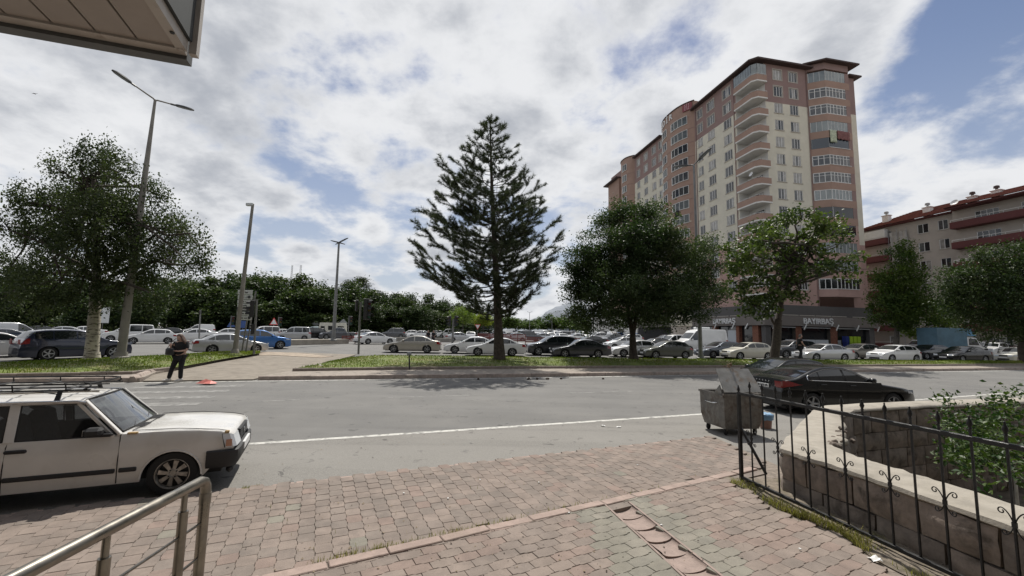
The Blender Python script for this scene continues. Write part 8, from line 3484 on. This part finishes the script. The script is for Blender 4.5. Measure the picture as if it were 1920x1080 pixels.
def hand(palm, d, side, s=1.0):
    """five bent fingers leaving a palm that points along d; side = the thumb's side"""
    p, d, side = Vector(palm), Vector(d).normalized(), Vector(side).normalized()
    n = d.cross(side).normalized()
    ch = []
    for k, (o, L) in enumerate(((-.030, .072), (-.010, .082), (.010, .078), (.028, .060))):
        a = p + side * -o * s + d * .035 * s
        ch.append([(tuple(p), .022 * s), (tuple(a), .011 * s), (tuple(a + d * L * .5 * s - n * .010 * s), .0085 * s), (tuple(a + d * L * .85 * s - n * .035 * s), .007 * s)])
    a = p + side * .040 * s
    ch.append([(tuple(p), .022 * s), (tuple(a), .013 * s), (tuple(a + d * .045 * s + side * .012 * s), .009 * s)])
    return ch


def head_bm(bm, M, hair=False):
    """skull with jaw, nose, brow, ears; faces -Y in its own space, 0.24 m tall"""
    r = bmesh.ops.create_uvsphere(bm, u_segments=18, v_segments=14, radius=.5)
    for v in r['verts']:
        x, y, z = v.co
        w = .155 * (1 - .28 * max(0, -z - .05) / .45)
        dd = .19 * (1 - .12 * max(0, -z) / .5)
        X, Y, Z = x * w * 1.02, y * dd, z * .235
        if y < -.2 and z < 0:
            Y -= .012 * (-z)
        if abs(x) < .10 and y < -.38 and -.14 < z < .10:
            Y -= .026 * (1 - abs(x) / .10) * (1 if z < -.02 else .5)
        if y < -.35 and .06 < z < .13 and .1 < abs(x) < .32:
            Y += .010
        v.co = M @ Vector((X, Y, Z))
    for sx in (-1, 1):
        e = bmesh.ops.create_uvsphere(bm, u_segments=8, v_segments=6, radius=.5)
        for v in e['verts']:
            v.co = M @ Vector((sx * .078 + v.co.x * .018, .012 + v.co.y * .035, -.005 + v.co.z * .06))


def add_head(me, M, m_eye, m_lip):
    bm = bmesh.new()
    bm.from_mesh(me)
    head_bm(bm, M)
    for f in bm.faces:
        f.smooth = True
    bm.to_mesh(me)
    bm.free()


def hair_mesh(name, M, m, length, blow=0.0, seed=1):
    bm = bmesh.new()
    r = bmesh.ops.create_uvsphere(bm, u_segments=22, v_segments=16, radius=.5)
    rr_ = random.Random(seed)
    kill = []
    for v in r['verts']:
        x, y, z = v.co
        s = 1 + .06 * math.sin(9 * math.atan2(y, x) + 5 * z) + rr_.uniform(-.02, .02)
        X, Y, Z = x * .185 * s, y * .225 * s + .012, z * .27 + .012
        if z < 0:
            back = max(0, y + .25)
            Z -= length * back * (-z) * 2.2
            X *= 1 + .5 * (-z) * min(1, length * 4)
            X += blow * (-z)
        if y < -.16 and z < .22:
            kill.append(v)
        v.co = M @ Vector((X, Y, Z))
    bmesh.ops.delete(bm, geom=kill, context='VERTS')
    for f in bm.faces:
        f.smooth = True
    me = bpy.data.meshes.new(name)
    bm.to_mesh(me)
    bm.free()
    me.materials.append(m)
    return me


def shoe(p, ang, m, par):
    mb = MB()
    prof = [(-.08, .032, .07), (-.03, .040, .085), (.05, .043, .065), (.12, .046, .045), (.17, .038, .032), (.19, .018, .022)]
    rows = [[(x, -w, .002), (x, -w, h * .55), (x, -w * .5, h), (x, w * .5, h), (x, w, h * .55), (x, w, .002)] for x, w, h in prof]
    mb.grid(rows, close=True)
    mb.f.append(tuple(range(6)))
    mb.m.append(0)
    o = mb.build('shoe', m, par, smooth=60)
    o.location = p
    o.rotation_euler = (0, 0, ang)


def person(label, base, J, group=None, shirt=M_BLK, trousers=M_BLK, hair=M_HAIR, shoes=M_SHOE, hair_len=.5, blow=0, sleeve=.55, head_rot=(0, 0, 0), build=1.0, scale=1.0, rz=0.0):
    """J: joint name -> (x, y, z)"""
    t = thing('person', label, 'person', base, rz, group)
    t.scale = (scale,) * 3
    g = {k: Vector(v) for k, v in J.items()}
    b = build
    # one body: torso, neck, arms with hands, legs
    ch = [[(g['pelvis'], (.155 * b, .115 * b)), (g['waist'], (.135 * b, .105 * b)), (g['chest'], (.155 * b, .115 * b)), (g['neck'], .056), (g['head'], .06)]]
    for s in 'lr':
        sh, el, wr, pa = g['sh' + s], g['el' + s], g['wr' + s], g['pa' + s]
        ch.append([(g['chest'], (.155 * b, .115 * b)), (sh, .062 * b), (sh.lerp(el, .5), .050 * b), (el, .040 * b), (el.lerp(wr, .4), .038), (wr, .026), (pa, .022)])
        d = (pa - wr)
        ch += hand(pa, d, d.cross(Vector((0, 0, 1))) if abs(d.normalized().z) < .8 else Vector((0, -1, 0)))
        hp, kn, an = g['hip' + s], g['kn' + s], g['an' + s]
        ch.append([(g['pelvis'], (.155 * b, .115 * b)), (hp, .10 * b), (hp.lerp(kn, .5), .078 * b), (kn, .055 * b), (kn.lerp(an, .35), .054 * b), (an, .034)])
    ch = [[(tuple(p), r) for p, r in c] for c in ch]
    me = skin_mesh('body', ch, M_SKIN)
    HM = Matrix.Translation(g['head'] + Vector((0, 0, .055))) @ Matrix.Rotation(head_rot[2], 4, 'Z') @ Matrix.Rotation(head_rot[0], 4, 'X') @ Matrix.Rotation(head_rot[1], 4, 'Y')
    add_head(me, HM, None, None)
    link(me, 'body', t)
    link(hair_mesh('hair', HM, hair, hair_len, blow), 'hair', t)
    e = MB()
    for sx in (-1, 1):
        e.lathe([(.001, 0), (.011, .003), (.001, .008)], 8, HM @ Matrix.Translation((sx * .030, -.084, .018)) @ Matrix.Rotation(PI / 2, 4, 'X'))
    e.mat(1).box((-.022, -.094, -.060), (.022, -.085, -.052), HM)
    e.build('face', [M_HAIRD, mat('lips', (.33, .13, .12), .5)], t)
    # clothes over it
    ch = [[(g['pelvis'] + Vector((0, 0, -.02)), (.178 * b, .138 * b)), (g['waist'], (.162 * b, .132 * b)), (g['chest'], (.180 * b, .140 * b)), (g['neck'] - Vector((0, 0, .05)), .085)]]
    for s in 'lr':
        sh, el = g['sh' + s], g['el' + s]
        ch.append([(g['chest'], (.180 * b, .140 * b)), (sh, .082 * b), (sh.lerp(el, sleeve * .5), .072 * b), (sh.lerp(el, sleeve), .068 * b)])
    link(skin_mesh('shirt', [[(tuple(p), r) for p, r in c] for c in ch], shirt), 'shirt', t)
    ch = []
    for s in 'lr':
        hp, kn, an = g['hip' + s], g['kn' + s], g['an' + s]
        ch.append([(g['pelvis'], (.172 * b, .135 * b)), (hp, .125 * b), (hp.lerp(kn, .5), .100 * b), (kn, .080 * b), (kn.lerp(an, .5), .076 * b), (an - Vector((0, 0, .03)), .070 * b)])
    link(skin_mesh('trousers', [[(tuple(p), r) for p, r in c] for c in ch], trousers), 'trousers', t)
    for s in 'lr':
        shoe(tuple(Vector((g['an' + s].x, g['an' + s].y, 0))), g.get('ft' + s, Vector((-2.2, 0, 0))).x, shoes, t)
    return t


wb = gh(331, 713.5, .055)
W = dict(pelvis=(.04, 0, .93), waist=(.05, -.01, 1.10), chest=(.06, -.02, 1.30), neck=(.045, -.03, 1.47), head=(.02, -.06, 1.55),
         shl=(.24, .04, 1.385), ell=(.30, -.04, 1.13), wrl=(.10, -.20, 1.10), pal=(.02, -.22, 1.11),
         shr=(-.12, -.06, 1.385), elr=(-.20, -.15, 1.14), wrr=(-.15, -.26, 1.24), par=(-.12, -.29, 1.29),
         hipl=(.13, .02, .88), knl=(.13, -.02, .49), anl=(.12, .02, .09), hipr=(-.05, 0, .88), knr=(-.17, -.04, .49), anr=(-.29, -.02, .09), ftl=(-2.0, 0, 0), ftr=(-2.35, 0, 0))
wo = person('woman in black t-shirt and trousers looking down at her phone on the path edge', wb, W, hair_len=.62, blow=.16, head_rot=(R_(28), R_(-6), R_(-42)), build=1.06, scale=.985, sleeve=.85)
MB().bbox((-.19, -.31, 1.27), (-.12, -.295, 1.40), .006, Matrix.Identity(4)).build('phone', mat('phone_white', (.6, .6, .6), .3), label='pale phone held by the woman in black', cat='phone')
ph = bpy.data.objects['phone']
ph.matrix_world = Matrix.Translation(wb)
mb = MB().bbox((-.16, -.10, -.14), (.16, .10, .13), .05)
mb.tube([(-.13, 0, .12), (.0, .02, .36), (.12, .05, .48)], .012, 5)
o = mb.build('handbag', mat('black_leather', (.014, .013, .013), .45), label='black shoulder bag held against the woman in black', cat='bag', smooth=60)
o.location = Vector(wb) + Vector((-.17, -.20, 1.07))

mbase = gh(1500, 675, .42)
WALK = dict(pelvis=(0, 0, .93), waist=(.01, 0, 1.10), chest=(.03, 0, 1.32), neck=(.07, 0, 1.49), head=(.11, 0, 1.56),
            shl=(.05, .20, 1.40), ell=(-.08, .25, 1.15), wrl=(.02, .27, .92), pal=(.06, .27, .86),
            shr=(.05, -.20, 1.40), elr=(.10, -.25, 1.15), wrr=(.24, -.23, .97), par=(.29, -.22, .92),
            hipl=(0, .10, .88), knl=(.14, .10, .50), anl=(.05, .10, .12), hipr=(0, -.10, .88), knr=(.06, -.10, .48), anr=(-.10, -.10, .09), ftl=(0, 0, 0), ftr=(0, 0, 0))
person('grey-haired man in black t-shirt walking across the lawn by the catalpa', mbase, WALK, shirt=M_BLK, trousers=M_DRK, hair=M_HAIRG, shoes=M_SHOED, hair_len=.05, head_rot=(R_(8), 0, R_(90)), build=1.12, scale=1.02, sleeve=.6, rz=R_(-15))
STAND = dict(pelvis=(0, 0, .93), waist=(0, 0, 1.10), chest=(0, 0, 1.31), neck=(0, -.01, 1.48), head=(0, -.02, 1.55),
             shl=(.19, 0, 1.39), ell=(.24, .02, 1.13), wrl=(.20, -.08, .90), pal=(.19, -.10, .84), shr=(-.19, 0, 1.39), elr=(-.24, .02, 1.13), wrr=(-.20, -.08, .90), par=(-.19, -.10, .84),
             hipl=(.09, 0, .88), knl=(.10, -.02, .49), anl=(.10, .02, .09), hipr=(-.09, 0, .88), knr=(-.10, -.02, .49), anr=(-.10, .02, .09), ftl=(-1.5, 0, 0), ftr=(-1.6, 0, 0))
for px, top, rz_, lab in ((802.5, 626, .5, 'left one of two dark-clothed pedestrians behind the beige saloon'), (812.5, 626.5, -.4, 'right one of two dark-clothed pedestrians behind the beige saloon')):
    Y = 54
    p = dp(px, 640, Y)
    p.z = dp(px, top, Y).z - 1.70
    person(lab, (p.x, Y, max(p.z, hz(0, Y))), STAND, 'pedestrians by the barrier', shirt=M_BLK, trousers=M_DRK, hair=M_HAIRD, shoes=M_SHOED, hair_len=.5, build=1.15, scale=1.0, rz=rz_, sleeve=.95)

# ---------------------------------------------------------------- unseen house of the canopy, behind the camera, widened to block sky light
hs = thing('entrance_house', 'plain rendered house front that carries the entrance canopy, unseen, widened to block sky light', 'building', (0, -2.2, 0))
facade('wall', hs, (0, 0, 0), X3, (0, 1, 0), -46, 46, -.1, 19, [(-12 + 3.6 * i, -10.2 + 3.6 * i, 4.6 + 3 * j, 6.2 + 3 * j) for i in range(7) for j in range(4)], [(99, 4)])
for i in range(7):
    for j in range(4):
        window(hs, (0, 0, 0), X3, (0, 1, 0), -11.1 + 3.6 * i, 4.6 + 3 * j, 1.8, 1.6, 3, 0)
MB().box((-46, -12, 0), (46, -.3, 19)).build('house_body', W_GREY, hs)
